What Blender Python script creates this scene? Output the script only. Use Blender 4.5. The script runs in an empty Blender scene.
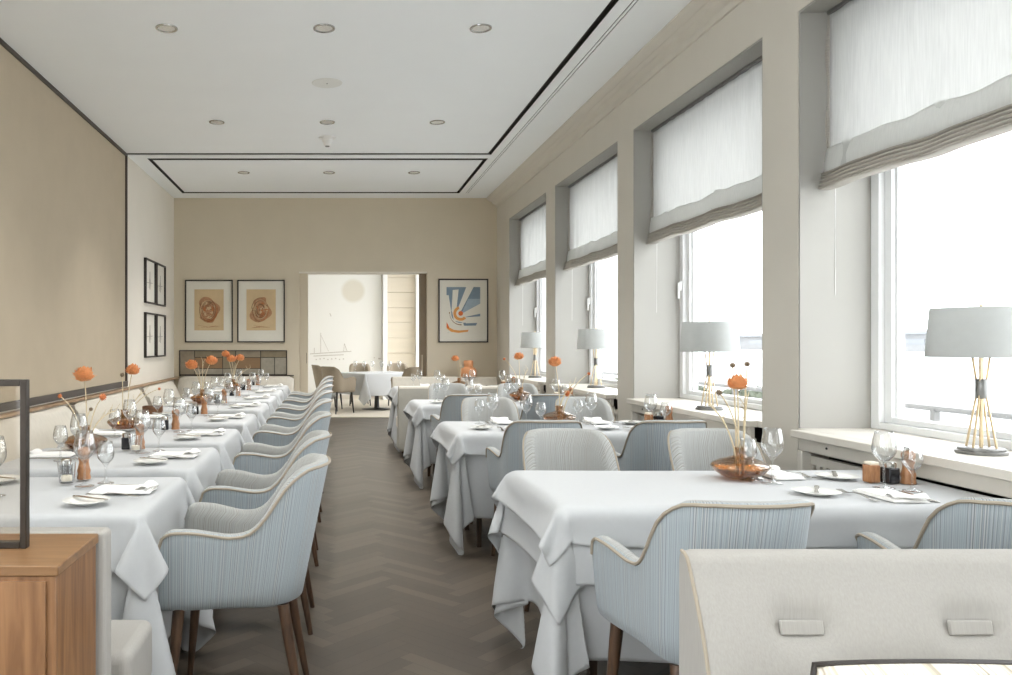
import bpy, bmesh, math, random
import numpy as np
from mathutils import Vector, Matrix
R = random.Random(11)
C = bpy.context.scene.collection
PI = math.pi

# ------------------------------------------------------------------ helpers
def lin(r, g, b):
    f = lambda c: (c/255/12.92) if c/255 <= .04045 else ((c/255+.055)/1.055)**2.4
    return (f(r), f(g), f(b), 1)

class MB:
    """collects verts / faces (with a material slot and uv) for one mesh"""
    def __init__(s): s.v = []; s.f = []; s.m = []; s.uv = []
    def add(s, V, F, m=0, uv=None):
        b = len(s.v); s.v += [tuple(p) for p in V]
        s.uv += list(uv) if uv is not None else [(p[0], p[2]) for p in V]
        for f in F: s.f.append(tuple(b+i for i in f)); s.m.append(m)
        return s
    def box(s, x0, x1, y0, y1, z0, z1, m=0):
        V = [(x0,y0,z0),(x1,y0,z0),(x1,y1,z0),(x0,y1,z0),(x0,y0,z1),(x1,y0,z1),(x1,y1,z1),(x0,y1,z1)]
        return s.add(V, [(0,3,2,1),(4,5,6,7),(0,1,5,4),(1,2,6,5),(2,3,7,6),(3,0,4,7)], m)
    def prism(s, pts, h0, h1, axis='y', m=0):
        """outline pts in the plane across axis, pushed from h0 to h1"""
        def P(a, b, h): return {'y': (a, h, b), 'x': (h, a, b), 'z': (a, b, h)}[axis]
        n = len(pts)
        V = [P(a, b, h0) for a, b in pts]+[P(a, b, h1) for a, b in pts]
        F = [tuple(range(n))[::-1], tuple(range(n, 2*n))]+[(i, (i+1) % n, n+(i+1) % n, n+i) for i in range(n)]
        return s.add(V, F, m)
    def lathe(s, prof, n=24, c=(0,0,0), m=0, sx=1, sy=1):
        V = []; F = []
        for r, z in prof:
            for k in range(n):
                a = 2*PI*k/n; V.append((c[0]+sx*r*math.cos(a), c[1]+sy*r*math.sin(a), c[2]+z))
        for i in range(len(prof)-1):
            for k in range(n):
                k2 = (k+1) % n; F.append((i*n+k, i*n+k2, (i+1)*n+k2, (i+1)*n+k))
        if prof[0][0] > 1e-6: F.append(tuple(range(n))[::-1])
        if prof[-1][0] > 1e-6: F.append(tuple((len(prof)-1)*n+k for k in range(n)))
        return s.add(V, F, m)
    def tube(s, pts, rad, n=8, m=0, cap=True):
        pts = [Vector(p) for p in pts]
        if not isinstance(rad, (list, tuple)): rad = [rad]*len(pts)
        V = []; F = []; N = len(pts); up = None
        for i, p in enumerate(pts):
            t = (pts[min(i+1, N-1)]-pts[max(i-1, 0)]).normalized()
            if up is None:
                up = Vector((0,0,1)) if abs(t.z) < .9 else Vector((1,0,0))
            a = t.cross(up).normalized(); b = a.cross(t).normalized(); up = b
            for k in range(n):
                w = 2*PI*k/n; V.append(p+rad[i]*(math.cos(w)*a+math.sin(w)*b))
        for i in range(N-1):
            for k in range(n):
                k2 = (k+1) % n; F.append((i*n+k, (i+1)*n+k, (i+1)*n+k2, i*n+k2))
        if cap: F += [tuple(range(n)), tuple((N-1)*n+k for k in range(n))[::-1]]
        return s.add(V, F, m)
    def grid(s, P, m=0, uv=None, closed_u=False):
        """P[j][i] points -> quads"""
        nj, ni = len(P), len(P[0]); V = [p for row in P for p in row]
        U = None if uv is None else [q for row in uv for q in row]
        F = [(j*ni+i, j*ni+(i+1) % ni, (j+1)*ni+(i+1) % ni, (j+1)*ni+i) for j in range(nj-1) for i in range(ni if closed_u else ni-1)]
        return s.add(V, F, m, U)
    def build(s, name, mat, parent=None, angle=40, bevel=0, seg=2, sub=0, fix=True, loc=None, rot=None):
        me = bpy.data.meshes.new(name)
        me.from_pydata(s.v, [], s.f)
        mats = mat if isinstance(mat, (list, tuple)) else [mat]
        for q in mats: me.materials.append(q)
        me.polygons.foreach_set('material_index', s.m)
        ul = me.uv_layers.new(name='UVMap')
        li = np.zeros(len(me.loops), dtype=np.int32); me.loops.foreach_get('vertex_index', li)
        ul.data.foreach_set('uv', np.array(s.uv, dtype=np.float32)[li].ravel())
        bm = bmesh.new(); bm.from_mesh(me)
        if fix: bmesh.ops.recalc_face_normals(bm, faces=bm.faces)
        ca = math.radians(angle)
        for f in bm.faces: f.smooth = angle > 0
        for e in bm.edges:
            if len(e.link_faces) == 2 and e.calc_face_angle(0) > ca: e.smooth = False
        bm.to_mesh(me); bm.free(); me.update()
        o = bpy.data.objects.new(name, me); C.objects.link(o)
        if parent is not None: o.parent = parent
        if loc is not None: o.location = loc
        if rot is not None: o.rotation_euler = rot
        if bevel:
            b = o.modifiers.new('edges', 'BEVEL'); b.width = bevel; b.segments = seg; b.limit_method = 'ANGLE'; b.harden_normals = False
        if sub:
            b = o.modifiers.new('smooth', 'SUBSURF'); b.levels = sub; b.render_levels = sub; b.boundary_smooth = 'PRESERVE_CORNERS'
        return o

def thing(name, label, cat, loc=(0,0,0), rotz=0, group=None):
    o = bpy.data.objects.new(name, None); C.objects.link(o)
    o.empty_display_size = .1
    o.location = loc; o.rotation_euler = (0, 0, rotz)
    return tag(o, label, cat, group)
def tag(o, label, cat, group=None):
    o['label'] = label; o['category'] = cat
    if group: o['group'] = group
    return o
def struct(o):
    o['kind'] = 'structure'; return o
def dup(root, loc=None, rotz=None, label=None, group=None):
    r = root.copy(); C.objects.link(r)
    if loc is not None: r.location = loc
    if rotz is not None: r.rotation_euler = (0, 0, rotz)
    if label: r['label'] = label
    if group: r['group'] = group
    for ch in KIDS(root):
        c = ch.copy(); C.objects.link(c); c.parent = r
        for g in KIDS(ch):
            d = g.copy(); C.objects.link(d); d.parent = c
    return r
_kids = {}
def KIDS(o):
    if o.name not in _kids: _kids[o.name] = [c for c in bpy.data.objects if c.parent == o]
    return _kids[o.name]
class Proto:
    """first use places the original, later uses copy it"""
    def __init__(s, make): s.make = make; s.o = None
    def put(s, loc, rotz, label, group=None):
        if s.o is None:
            s.o = s.make(); s.o.location = loc; s.o.rotation_euler = (0, 0, rotz); s.o['label'] = label
            if group: s.o['group'] = group
            return s.o
        return dup(s.o, loc, rotz, label, group)

# ------------------------------------------------------------------ materials
def mat(name, col, rough=.6, metal=0, noise=0, nscale=20, bump=0, bscale=200, spec=.5, sheen=0, stretch=(1,1,1)):
    m = bpy.data.materials.new(name); m.use_nodes = True
    nt = m.node_tree; p = nt.nodes['Principled BSDF']
    p.inputs['Base Color'].default_value = col
    p.inputs['Roughness'].default_value = rough; p.inputs['Metallic'].default_value = metal
    p.inputs['Specular IOR Level'].default_value = spec
    if sheen: p.inputs['Sheen Weight'].default_value = sheen
    tc = nt.nodes.new('ShaderNodeTexCoord'); mp = nt.nodes.new('ShaderNodeMapping'); mp.inputs['Scale'].default_value = stretch
    nt.links.new(tc.outputs['Object'], mp.inputs['Vector'])
    if noise:
        n = nt.nodes.new('ShaderNodeTexNoise'); n.inputs['Scale'].default_value = nscale; n.inputs['Detail'].default_value = 4
        nt.links.new(mp.outputs[0], n.inputs['Vector'])
        r = nt.nodes.new('ShaderNodeMapRange'); r.inputs['To Min'].default_value = 1-noise; r.inputs['To Max'].default_value = 1+noise
        r.inputs['From Min'].default_value = .25; r.inputs['From Max'].default_value = .75
        nt.links.new(n.outputs['Fac'], r.inputs['Value'])
        x = nt.nodes.new('ShaderNodeVectorMath'); x.operation = 'SCALE'; x.inputs[0].default_value = col[:3]
        nt.links.new(r.outputs[0], x.inputs['Scale']); nt.links.new(x.outputs[0], p.inputs['Base Color'])
    if bump:
        n = nt.nodes.new('ShaderNodeTexNoise'); n.inputs['Scale'].default_value = bscale; n.inputs['Detail'].default_value = 2
        nt.links.new(mp.outputs[0], n.inputs['Vector'])
        b = nt.nodes.new('ShaderNodeBump'); b.inputs['Strength'].default_value = bump; b.inputs['Distance'].default_value = .004
        nt.links.new(n.outputs['Fac'], b.inputs['Height']); nt.links.new(b.outputs[0], p.inputs['Normal'])
    return m

def stripe_mat(name, cols, freq=330, rough=.85):
    """fine irregular woven stripes that run up the cloth (u of the uv map goes round the chair)"""
    m = mat(name, cols[0], rough, sheen=.15); nt = m.node_tree; p = nt.nodes['Principled BSDF']
    uv = nt.nodes.new('ShaderNodeUVMap'); uv.uv_map = 'UVMap'
    sp = nt.nodes.new('ShaderNodeSeparateXYZ'); nt.links.new(uv.outputs[0], sp.inputs[0])
    mu = nt.nodes.new('ShaderNodeMath'); mu.operation = 'MULTIPLY'; mu.inputs[1].default_value = freq; nt.links.new(sp.outputs['X'], mu.inputs[0])
    n = nt.nodes.new('ShaderNodeTexNoise'); n.noise_dimensions = '1D'; n.inputs['Scale'].default_value = 1; n.inputs['Detail'].default_value = 3; n.inputs['Roughness'].default_value = .75
    nt.links.new(mu.outputs[0], n.inputs['W'])
    r = nt.nodes.new('ShaderNodeValToRGB'); e = r.color_ramp.elements
    pos = [.30, .42, .52, .60, .72]
    e[0].position = pos[0]; e[0].color = cols[0]; e[1].position = pos[-1]; e[1].color = cols[4]
    for k in (1, 2, 3):
        q = e.new(pos[k]); q.color = cols[k]
    nt.links.new(n.outputs['Fac'], r.inputs[0]); nt.links.new(r.outputs[0], p.inputs['Base Color'])
    return m

def glass_mat(name, tint=(1,1,1,1), ior=1.45, edge=.35, rough=.0, base=.02):
    """thin clear glass: see-through with a fresnel reflection"""
    m = bpy.data.materials.new(name); m.use_nodes = True; nt = m.node_tree
    nt.nodes.remove(nt.nodes['Principled BSDF']); out = nt.nodes['Material Output']
    t = nt.nodes.new('ShaderNodeBsdfTransparent'); t.inputs[0].default_value = tint
    g = nt.nodes.new('ShaderNodeBsdfGlossy'); g.inputs['Roughness'].default_value = rough
    l = nt.nodes.new('ShaderNodeLayerWeight'); l.inputs['Blend'].default_value = .5
    pw = nt.nodes.new('ShaderNodeMath'); pw.operation = 'POWER'; pw.inputs[1].default_value = 2.2; nt.links.new(l.outputs['Facing'], pw.inputs[0])
    ma = nt.nodes.new('ShaderNodeMath'); ma.operation = 'MULTIPLY_ADD'; ma.inputs[1].default_value = edge; ma.inputs[2].default_value = base
    nt.links.new(pw.outputs[0], ma.inputs[0])
    mx = nt.nodes.new('ShaderNodeMixShader'); nt.links.new(ma.outputs[0], mx.inputs[0]); nt.links.new(t.outputs[0], mx.inputs[1]); nt.links.new(g.outputs[0], mx.inputs[2])
    nt.links.new(mx.outputs[0], out.inputs['Surface'])
    return m

def cloth_glow(name, col, trans=.5, noise=.06, stretch=(1,1,1), nscale=30):
    """fabric that lets daylight through"""
    m = mat(name, col, .9, noise=noise, nscale=nscale, stretch=stretch); nt = m.node_tree; p = nt.nodes['Principled BSDF']; out = nt.nodes['Material Output']
    tr = nt.nodes.new('ShaderNodeBsdfTranslucent'); tr.inputs[0].default_value = col
    for l in nt.links:
        if l.to_socket == p.inputs['Base Color']: nt.links.new(l.from_socket, tr.inputs[0]); break
    mx = nt.nodes.new('ShaderNodeMixShader'); mx.inputs[0].default_value = trans
    nt.links.new(p.outputs[0], mx.inputs[1]); nt.links.new(tr.outputs[0], mx.inputs[2]); nt.links.new(mx.outputs[0], out.inputs['Surface'])
    return m

def wood_mat(name, c1, c2, rough=.45, scale=6, stretch=(1,1,12)):
    m = mat(name, c1, rough); nt = m.node_tree; p = nt.nodes['Principled BSDF']
    tc = nt.nodes.new('ShaderNodeTexCoord'); mp = nt.nodes.new('ShaderNodeMapping'); mp.inputs['Scale'].default_value = stretch
    nt.links.new(tc.outputs['Object'], mp.inputs['Vector'])
    n = nt.nodes.new('ShaderNodeTexNoise'); n.inputs['Scale'].default_value = scale; n.inputs['Detail'].default_value = 6; n.inputs['Distortion'].default_value = .6
    nt.links.new(mp.outputs[0], n.inputs['Vector'])
    r = nt.nodes.new('ShaderNodeValToRGB'); r.color_ramp.elements[0].position = .3; r.color_ramp.elements[0].color = c1
    r.color_ramp.elements[1].position = .7; r.color_ramp.elements[1].color = c2
    nt.links.new(n.outputs['Fac'], r.inputs[0]); nt.links.new(r.outputs[0], p.inputs['Base Color'])
    return m

M = {}
M['taupe'] = mat('wall_paint_taupe', lin(211,200,179), .8, noise=.02, nscale=3)
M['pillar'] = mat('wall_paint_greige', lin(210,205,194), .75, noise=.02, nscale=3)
M['offwhite'] = mat('wall_paint_offwhite', lin(232,226,214), .8, noise=.015, nscale=3)
M['ceil'] = mat('ceiling_paint', lin(241,244,245), .85, noise=.01, nscale=2)
M['dark'] = mat('shadow_gap_black', lin(44,40,36), .6, noise=.05)
M['panelcloth'] = mat('wall_panel_cloth', lin(186,172,150), .9, noise=.04, nscale=3, bump=.1, bscale=300)
M['bronze'] = mat('dark_bronze_trim', lin(66,58,50), .45, noise=.08)
M['frame'] = mat('picture_frame_black', lin(44,38,34), .4, noise=.06)
M['steel'] = mat('dark_steel_frame', lin(52,44,36), .4, metal=.4, noise=.06)
M['mount'] = mat('picture_mount_board', lin(226,222,210), .8, noise=.01)
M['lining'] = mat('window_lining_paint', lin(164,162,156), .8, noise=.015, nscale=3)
M['winwhite'] = mat('window_frame_paint', lin(232,233,233), .4, noise=.01)
M['white'] = mat('white_lacquer', lin(238,238,236), .4, noise=.01)
M['sill'] = mat('sill_lacquer', lin(220,215,205), .35, noise=.02)
M['linen'] = mat('table_linen', lin(185,187,188), .85, noise=.015, nscale=60, bump=.05, bscale=500, sheen=.1)
M['napkin'] = mat('napkin_linen', lin(242,241,238), .85, noise=.015, nscale=60)
M['porcelain'] = mat('porcelain', lin(240,240,236), .15, noise=.005)
M['silver'] = mat('silver', lin(200,198,192), .18, metal=1, noise=.03)
M['chrome'] = mat('brushed_chrome', lin(190,190,188), .25, metal=1, noise=.03)
M['brass'] = mat('brass', lin(226,206,170), .3, metal=.7, noise=.04)
M['greymetal'] = mat('grey_metal', lin(130,130,128), .4, metal=.6, noise=.03)
M['cream'] = mat('banquette_cream_cloth', lin(212,206,194), .85, noise=.05, nscale=40, bump=.12, bscale=400, stretch=(1,1,.12))
M['benchcream'] = mat('bench_cream_weave', lin(162,159,153), .85, noise=.06, nscale=260, bump=.12, bscale=400, stretch=(1,1,.06))
M['benchgrey'] = mat('bench_back_grey', lin(168,165,155), .85, noise=.03)
M['gapcloth'] = mat('banquette_gap_cloth', lin(120,110,96), .9, noise=.05)
M['piping'] = mat('piping_beige', lin(160,150,134), .8, noise=.04)
M['stripe'] = stripe_mat('chair_stripe_blue', [lin(110,108,106), lin(138,145,149), lin(160,170,175), lin(171,180,184), lin(192,189,181)])
M['stripe_shaded'] = stripe_mat('chair_stripe_shaded', [lin(116,110,101), lin(142,141,135), lin(162,164,162), lin(173,176,175), lin(190,187,181)])  # copy of the chair stripe with the inside's shade put into its colour
M['taupe_in'] = stripe_mat('chair_taupe_cloth', [lin(128,116,98), lin(140,128,110), lin(150,138,120), lin(156,145,127), lin(168,156,138)])
M['leg'] = wood_mat('walnut_leg', lin(58,42,32), lin(94,70,52), .4, 8, (6,6,1))
M['blackleg'] = mat('black_leg', lin(36,32,30), .4, noise=.05)
M['tablewood'] = wood_mat('table_wood', lin(52,40,32), lin(78,60,46), .5, 8, (6,6,1))
M['oak'] = wood_mat('cabinet_oak', lin(106,72,44), lin(152,112,76), .4, 5, (7,7,.6))
M['oaktop'] = wood_mat('cabinet_oak_top', lin(116,84,54), lin(146,110,74), .35, 5, (.8,7,7))
M['mill'] = wood_mat('mill_wood', lin(140,96,62), lin(178,128,88), .35, 20, (5,5,1))
M['darkjar'] = mat('dark_jar', lin(34,34,38), .15, noise=.05)
M['box'] = wood_mat('walnut_box', lin(84,54,32), lin(120,80,48), .45, 12, (1,5,5))
M['orange'] = mat('orange_petal', lin(222,152,98), .7, noise=.15, nscale=60)
M['orangepot'] = mat('orange_glaze', lin(214,150,104), .45, noise=.1, nscale=14)
M['stem'] = mat('dry_stem', lin(210,194,162), .8, noise=.1)
M['bud'] = mat('dry_bud', lin(120,104,84), .85, noise=.2, nscale=80)
M['budorange'] = mat('orange_bud', lin(196,116,70), .8, noise=.2, nscale=80)
M['glass'] = glass_mat('drinking_glass', (.975,.98,.98,1), edge=1.0, base=.075)
M['pane'] = glass_mat('window_glass', (.985,.99,.99,1), edge=.3, base=.01)
M['frameglass'] = glass_mat('screen_glass', (.93,.91,.88,1), edge=.3, base=.03)
M['amber'] = glass_mat('amber_glass', (.80,.64,.46,1), edge=.7, base=.10, rough=.02)
M['wax'] = mat('candle_wax', lin(236,226,206), .5, noise=.02)
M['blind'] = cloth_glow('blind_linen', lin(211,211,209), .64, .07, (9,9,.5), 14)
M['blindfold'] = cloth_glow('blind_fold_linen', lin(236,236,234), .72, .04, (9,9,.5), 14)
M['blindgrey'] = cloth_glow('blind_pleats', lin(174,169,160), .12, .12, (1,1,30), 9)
M['shade'] = cloth_glow('lamp_shade_cloth', lin(208,210,208), .36, .02)
M['concrete'] = mat('apron_concrete', lin(228,229,230), .9, noise=.08, nscale=.4)
M['outwall'] = mat('terminal_wall', lin(126,127,128), .8, noise=.05, nscale=.5)
M['outglass'] = mat('terminal_glass', lin(110,114,118), .3, noise=.05)
M['outrail'] = mat('railing_metal', lin(104,104,102), .5, noise=.05)
M['van'] = mat('van_paint', lin(120,120,120), .5, noise=.02)
M['tyre'] = mat('tyre_rubber', lin(40,40,42), .8, noise=.05)
M['hedge'] = mat('hedge_leaf', lin(92,98,84), .9, noise=.3, nscale=4)
M['carpet'] = mat('carpet_light', lin(206,198,184), .95, noise=.05, nscale=40, bump=.2)
M['mural'] = None
# draped cloth heights and offsets in millimetres, as steps from point to point
CLOTH = {
'left_under': (46,48,[
-558,16,17,21,23,24,24,23,24,23,19,7,-8,-21,-27,-28,-28,-17,11,14,17,116,120,120,121,121,122,120,15,10,12,25,30,25,7,-14,-25,-25,-25,-25,-26,-24,-18,-3,9,16,21,25,8,-13,-7,-4,-2,0,0,0,0,1,3,6,
7,5,2,-1,0,-2,-2,0,-1,1,-1,1,0,0,-1,1,0,0,-1,1,0,-3,-6,-5,-1,0,0,0,0,4,12,10,7,3,-2,-4,10,-9,-7,-7,-3,-2,0,0,0,0,1,6,7,5,3,2,-1,-2,-3,0,1,-1,0,0,
0,1,0,0,0,-1,0,1,0,-5,-7,-3,-1,1,0,-1,4,10,12,8,2,1,1,-2,21,-9,-11,-7,-7,-3,-2,1,-1,0,0,4,6,8,4,1,1,-3,-2,0,-1,0,1,0,0,-1,0,0,0,1,0,1,-2,-5,-7,-3,
2,0,-1,1,9,13,8,4,2,-1,-2,-1,24,-3,-8,-11,-9,-7,-3,-1,0,0,1,0,7,7,6,2,0,-1,-3,-1,0,0,0,0,0,1,0,0,0,0,-1,1,-2,-7,-5,-1,0,-1,1,8,12,11,5,0,0,-1,-1,-1,
22,2,-1,-9,-12,-10,-6,-3,0,-1,0,1,3,8,7,4,1,-2,-3,-1,1,-1,1,0,0,-1,1,0,0,-1,1,0,-3,-7,-5,0,1,-1,4,13,14,4,1,0,-2,-1,0,0,18,3,2,0,-7,-13,-12,-6,-2,0,-1,0,
1,7,8,5,2,-1,-3,0,-1,1,-1,1,0,0,-1,0,0,1,0,1,-5,-9,-2,1,-2,3,13,14,6,2,-1,-1,-1,0,0,-1,17,0,3,3,1,-7,-13,-13,-6,-2,0,-1,1,3,8,8,3,0,-3,-2,0,0,1,-1,
0,1,0,0,0,0,0,0,-7,-7,-1,0,1,10,16,9,0,-1,-1,0,0,0,-1,1,17,-1,0,2,4,2,-5,-15,-15,-5,-1,0,-1,2,7,8,5,1,-3,-2,0,0,0,1,0,-1,0,0,1,0,0,-1,-9,-5,1,-1,
7,18,10,1,0,-1,-1,-1,0,-1,0,-4,23,-2,-3,-2,0,5,3,-3,-16,-16,-5,-1,0,0,4,9,7,3,-2,-4,0,1,0,-1,0,1,0,0,0,0,1,-4,-9,-3,-1,5,18,13,1,-1,-1,0,0,-1,-2,-2,-5,-5,
24,1,-2,-2,-3,-2,3,4,0,-17,-19,-3,-1,-1,2,8,9,4,-1,-4,0,0,0,1,0,-1,1,0,0,0,2,-7,-9,0,1,16,17,1,0,-1,-1,-1,-2,-2,-4,-5,-6,-6,10,8,6,1,-1,-3,-4,0,4,3,-15,-23,
-2,-1,0,4,10,6,0,-3,0,1,0,-1,1,0,-1,0,0,1,1,-9,-7,-1,14,21,1,0,-1,-1,-1,-3,-3,-6,-5,-7,-6,-4,-14,9,10,10,7,3,0,-3,-3,1,4,-13,-26,0,-2,2,8,9,2,-5,1,0,0,1,
-1,0,1,0,0,0,0,-12,-3,9,25,-1,3,-2,-1,-3,-4,-5,-7,-6,-7,-5,-4,-3,-26,3,5,8,10,10,9,5,1,-3,-2,5,-11,-30,1,-3,7,10,2,-1,0,1,0,-1,1,0,-1,0,1,1,-3,-12,2,30,-2,5,
-3,-2,-4,-5,-7,-7,-7,-6,-4,-3,-2,-2,-29,0,0,2,4,7,9,11,11,8,2,-3,1,-6,-33,3,-3,13,2,1,-1,1,1,0,-1,1,0,-1,0,2,-10,-7,32,-4,8,-2,-5,-5,-8,-8,-7,-7,-4,-3,-1,0,1,2,
-30,0,1,0,0,1,2,5,7,11,13,10,6,-2,-4,-36,4,3,8,0,1,1,-1,0,1,-1,1,-1,0,-2,-10,25,-4,12,-4,-7,-8,-10,-8,-7,-4,-2,0,2,1,2,3,2,-29,0,0,0,0,0,-1,0,1,2,6,9,
14,16,7,-2,-39,4,8,4,0,0,1,0,-1,1,-1,2,-2,-9,17,-4,16,-7,-10,-12,-9,-7,-3,-1,1,3,2,3,2,2,-1,0,-29,0,0,0,0,0,1,0,0,0,-2,1,2,6,13,16,6,-31,-1,15,3,0,0,0,
1,0,0,1,3,8,-13,20,-15,-14,-12,-6,-2,2,2,4,2,1,0,-1,0,-2,0,-1,-9,-1,-2,-1,-1,0,-1,-1,0,0,1,0,0,-1,0,4,12,6,-7,1,-1,1,0,1,-1,0,1,-1,3,-7,15,-18,-3,-6,0,3,
2,2,0,-1,-1,-1,-1,-1,-1,0,0,-1,4,-2,0,-2,-1,-2,-1,0,-2,-2,-1,-1,-2,0,-1,-1,2,11,1,1,0,0,-1,0,1,-1,0,0,0,7,-10,1,-11,2,1,-1,-1,-2,0,0,0,0,1,1,0,1,0,1,
8,0,-1,0,0,-1,0,-1,0,-1,-1,0,-1,-1,-1,-1,-1,-5,8,1,-2,0,1,-1,0,0,0,1,-2,-1,2,-14,2,0,1,1,2,1,1,1,0,1,1,0,1,0,1,2,41,0,0,0,-2,0,-2,-2,-2,0,-3,-3,
-2,-3,-4,-4,-5,-5,-1,-1,1,-1,0,0,0,0,0,-1,-1,1,-7,17,5,2,2,2,1,2,1,1,2,1,2,1,1,1,2,0,20,-1,-1,-2,-1,-2,-1,-2,-1,-3,0,-2,-2,-1,-1,-1,0,0,2,1,-1,1,-1,1,
-1,1,-1,1,-1,-1,6,-2,4,5,3,2,2,2,2,1,1,2,0,1,1,2,0,0,11,-1,-2,0,0,-1,0,0,-1,1,-1,0,1,-1,0,1,-1,-5,0,1,0,0,0,0,0,0,0,0,-1,-2,-4,-1,1,1,2,3,
2,2,1,1,2,0,2,1,1,0,1,2,15,-1,1,-1,0,1,-1,0,1,-1,0,0,-2,-2,-2,-4,-4,0,2,0,0,-1,1,-1,1,0,0,1,1,-1,6,-1,-2,-3,-3,-3,-2,-2,-2,0,-2,0,-2,0,-1,-1,0,-1,
26,1,-1,-1,-1,-1,0,-1,-2,-1,-2,-2,-2,-3,-3,-3,-4,-3,1,3,0,0,0,1,0,-1,1,1,0,-8,-2,-18,-6,-5,-4,-4,-3,-2,-2,-1,-1,-2,0,-2,0,-1,-2,0,2,-2,0,1,0,-1,-2,-1,-2,-3,-2,-4,
-2,0,0,2,-1,23,-8,-2,2,1,-1,0,0,0,0,0,0,-1,-1,17,-5,-2,-4,-2,-2,-3,-1,-3,-1,-1,-1,-1,-1,1,0,-1,-3,1,-1,-1,-3,-2,-2,-2,-1,1,2,4,4,-2,-3,-5,14,0,5,-2,-3,-1,1,-1,
0,0,-1,-4,2,5,9,1,1,0,1,-1,-2,-2,-2,-2,-3,-2,-3,-1,-2,-2,-1,0,-5,-5,-3,-3,1,1,3,5,6,2,-2,-3,-7,-3,-1,8,4,5,0,-1,-2,1,-1,0,-1,1,0,0,-3,2,-2,11,8,-1,-2,0,
1,1,0,0,0,-2,-1,-3,-3,-3,-3,-4,-20,5,3,5,2,2,4,-3,-7,-7,-5,-6,-1,6,12,18,2,1,-6,0,-5,0,0,0,1,-1,0,-1,-10,7,-10,8,16,13,6,-1,-2,-2,0,1,1,2,0,1,0,0,-1,0,
2,1,2,-2,-1,-4,-10,-8,-5,-2,0,5,9,12,18,-16,15,-18,9,-5,-1,-1,0,1,-1,0,0,-1,9,-24,3,-2,3,12,14,10,4,1,-3,-3,-2,-1,2,2,2,0,2,0,2,-2,-5,-5,-7,-6,-4,0,1,4,7,9,
11,14,-24,19,-19,9,3,-5,-2,0,0,0,0,1,-1,1,2,7,-16,-13,4,0,8,12,11,7,5,1,-2,-2,-4,-2,0,1,0,1,-9,-6,-5,-5,-3,0,3,4,5,6,8,11,12,-26,13,1,-9,6,-2,-4,1,0,0,-1,
1,-1,1,0,-3,11,0,-22,-7,4,-1,5,10,11,8,7,4,0,0,-3,-3,-2,-1,0,-23,-3,-2,1,3,3,4,4,7,8,11,8,-27,7,16,-16,0,6,-4,-1,-1,-1,0,0,0,0,0,0,0,5,5,-11,-17,-1,2,-1,
2,8,10,8,8,6,3,2,-1,-1,-3,-2,-27,0,3,4,3,4,4,7,8,11,2,-24,3,19,-11,-11,8,4,-4,-2,0,-1,0,1,-1,0,0,-1,1,2,6,0,-17,-11,2,1,-2,1,5,9,9,8,7,4,3,1,1,-2,
-23,3,3,2,4,5,6,9,9,-1,-20,-2,17,1,-15,-1,9,0,-4,-1,0,0,0,-1,0,0,0,1,-1,1,7,0,-7,-15,-7,3,1,-3,1,3,7,8,8,8,6,3,3,1,-17,2,3,4,4,7,9,7,-3,-17,-4,12,
10,-15,-7,6,5,-1,-4,1,-1,-1,0,0,1,-1,0,0,0,-1,6,5,-3,-13,-11,-3,3,0,-3,0,1,6,7,7,8,7,4,4,-14,4,3,5,7,8,7,-4,-16,-6,8,15,-9,-11,-1,6,5,-4,-1,-1,0,-1,0,1,
-1,0,1,-1,0,0,4,5,1,-8,-14,-7,0,3,-1,-3,0,0,3,7,7,8,8,5,-9,4,6,7,8,5,-6,-15,-6,5,15,0,-13,-6,3,6,3,-3,-2,-1,0,0,0,-1,0,0,0,0,0,-1,2,8,0,-2,-10,-12,
-5,1,3,-2,-2,0,0,1,5,6,8,8,-3,6,7,7,4,-7,-14,-6,3,13,7,-13,-7,-1,4,5,2,-5,-1,1,-1,-1,0,0,0,1,-1,0,1,-1,1,7,0,1,-6,-12,-9,-2,2,3,-3,-3,0,1,0,3,4,8,
5,7,6,3,-8,-12,-6,1,10,11,-7,-9,-5,1,4,5,0,-4,0,-1,0,-1,0,0,0,0,0,1,-1,0,0,8,1,1,-3,-9,-11,-6,0,2,1,-1,-3,-1,1,0,1,3,14,5,1,-8,-11,-5,0,7,13,-2,-11,-6,
-2,3,5,4,-1,-4,-1,0,0,0,0,0,-1,0,0,0,-1,0,0,7,3,0,0,-5,-10,-10,-5,2,3,0,-2,-2,-1,1,0,-1,20,0,-9,-9,-5,-2,6,11,4,-9,-8,-4,1,3,5,3,-2,-3,0,0,-1,-1,0,0,
0,0,0,0,0,0,0,6,4,-2,1,-2,-7,-10,-8,-2,2,2,-1,-2,-1,-1,1,-1,20,-10,-7,-5,-2,4,8,10,-7,-9,-5,-1,1,4,4,1,-2,-3,0,0,0,-1,0,0,1,-1,1,-1,1,0,-2,5,5,0,0,0,
-5,-8,-9,-7,0,2,3,-2,-2,0,-1,-1,-7,7,0,-3,2,6,12,-3,-9,-7,-2,0,2,4,4,1,-3,-3,0,1,-1,0,0,-1,0,0,0,1,-1,0,0,3,5,1,0,0,-2,-7,-8,-8,-5,2,2,1,-3,-1,-1,-6,
-21,7,10,2,5,10,3,-8,-8,-3,-1,1,3,3,3,0,-3,-2,0,0,0,-1,0,1,-1,0,0,0,0,0,0,2,7,1,-1,0,0,-4,-8,-8,-7,-3,3,1,1,-4,-7,-1,-397,-18,-15,-9,-3,0,0,-3,-2,3,18,26,
28,20,13,6,9,24,12,0,-5,-33,-22,-14,-12,-7,8,12,8,10,11,16,2,-17,-28,-24,-7,6,10,9,3,-7,-17,-23,-20,-14,0,15,23,-3,-4,-5,-6,-2,0,1,-1,-3,-7,-3,0,4,3,1,-1,-2,1,1,1,-2,1,2,
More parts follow.
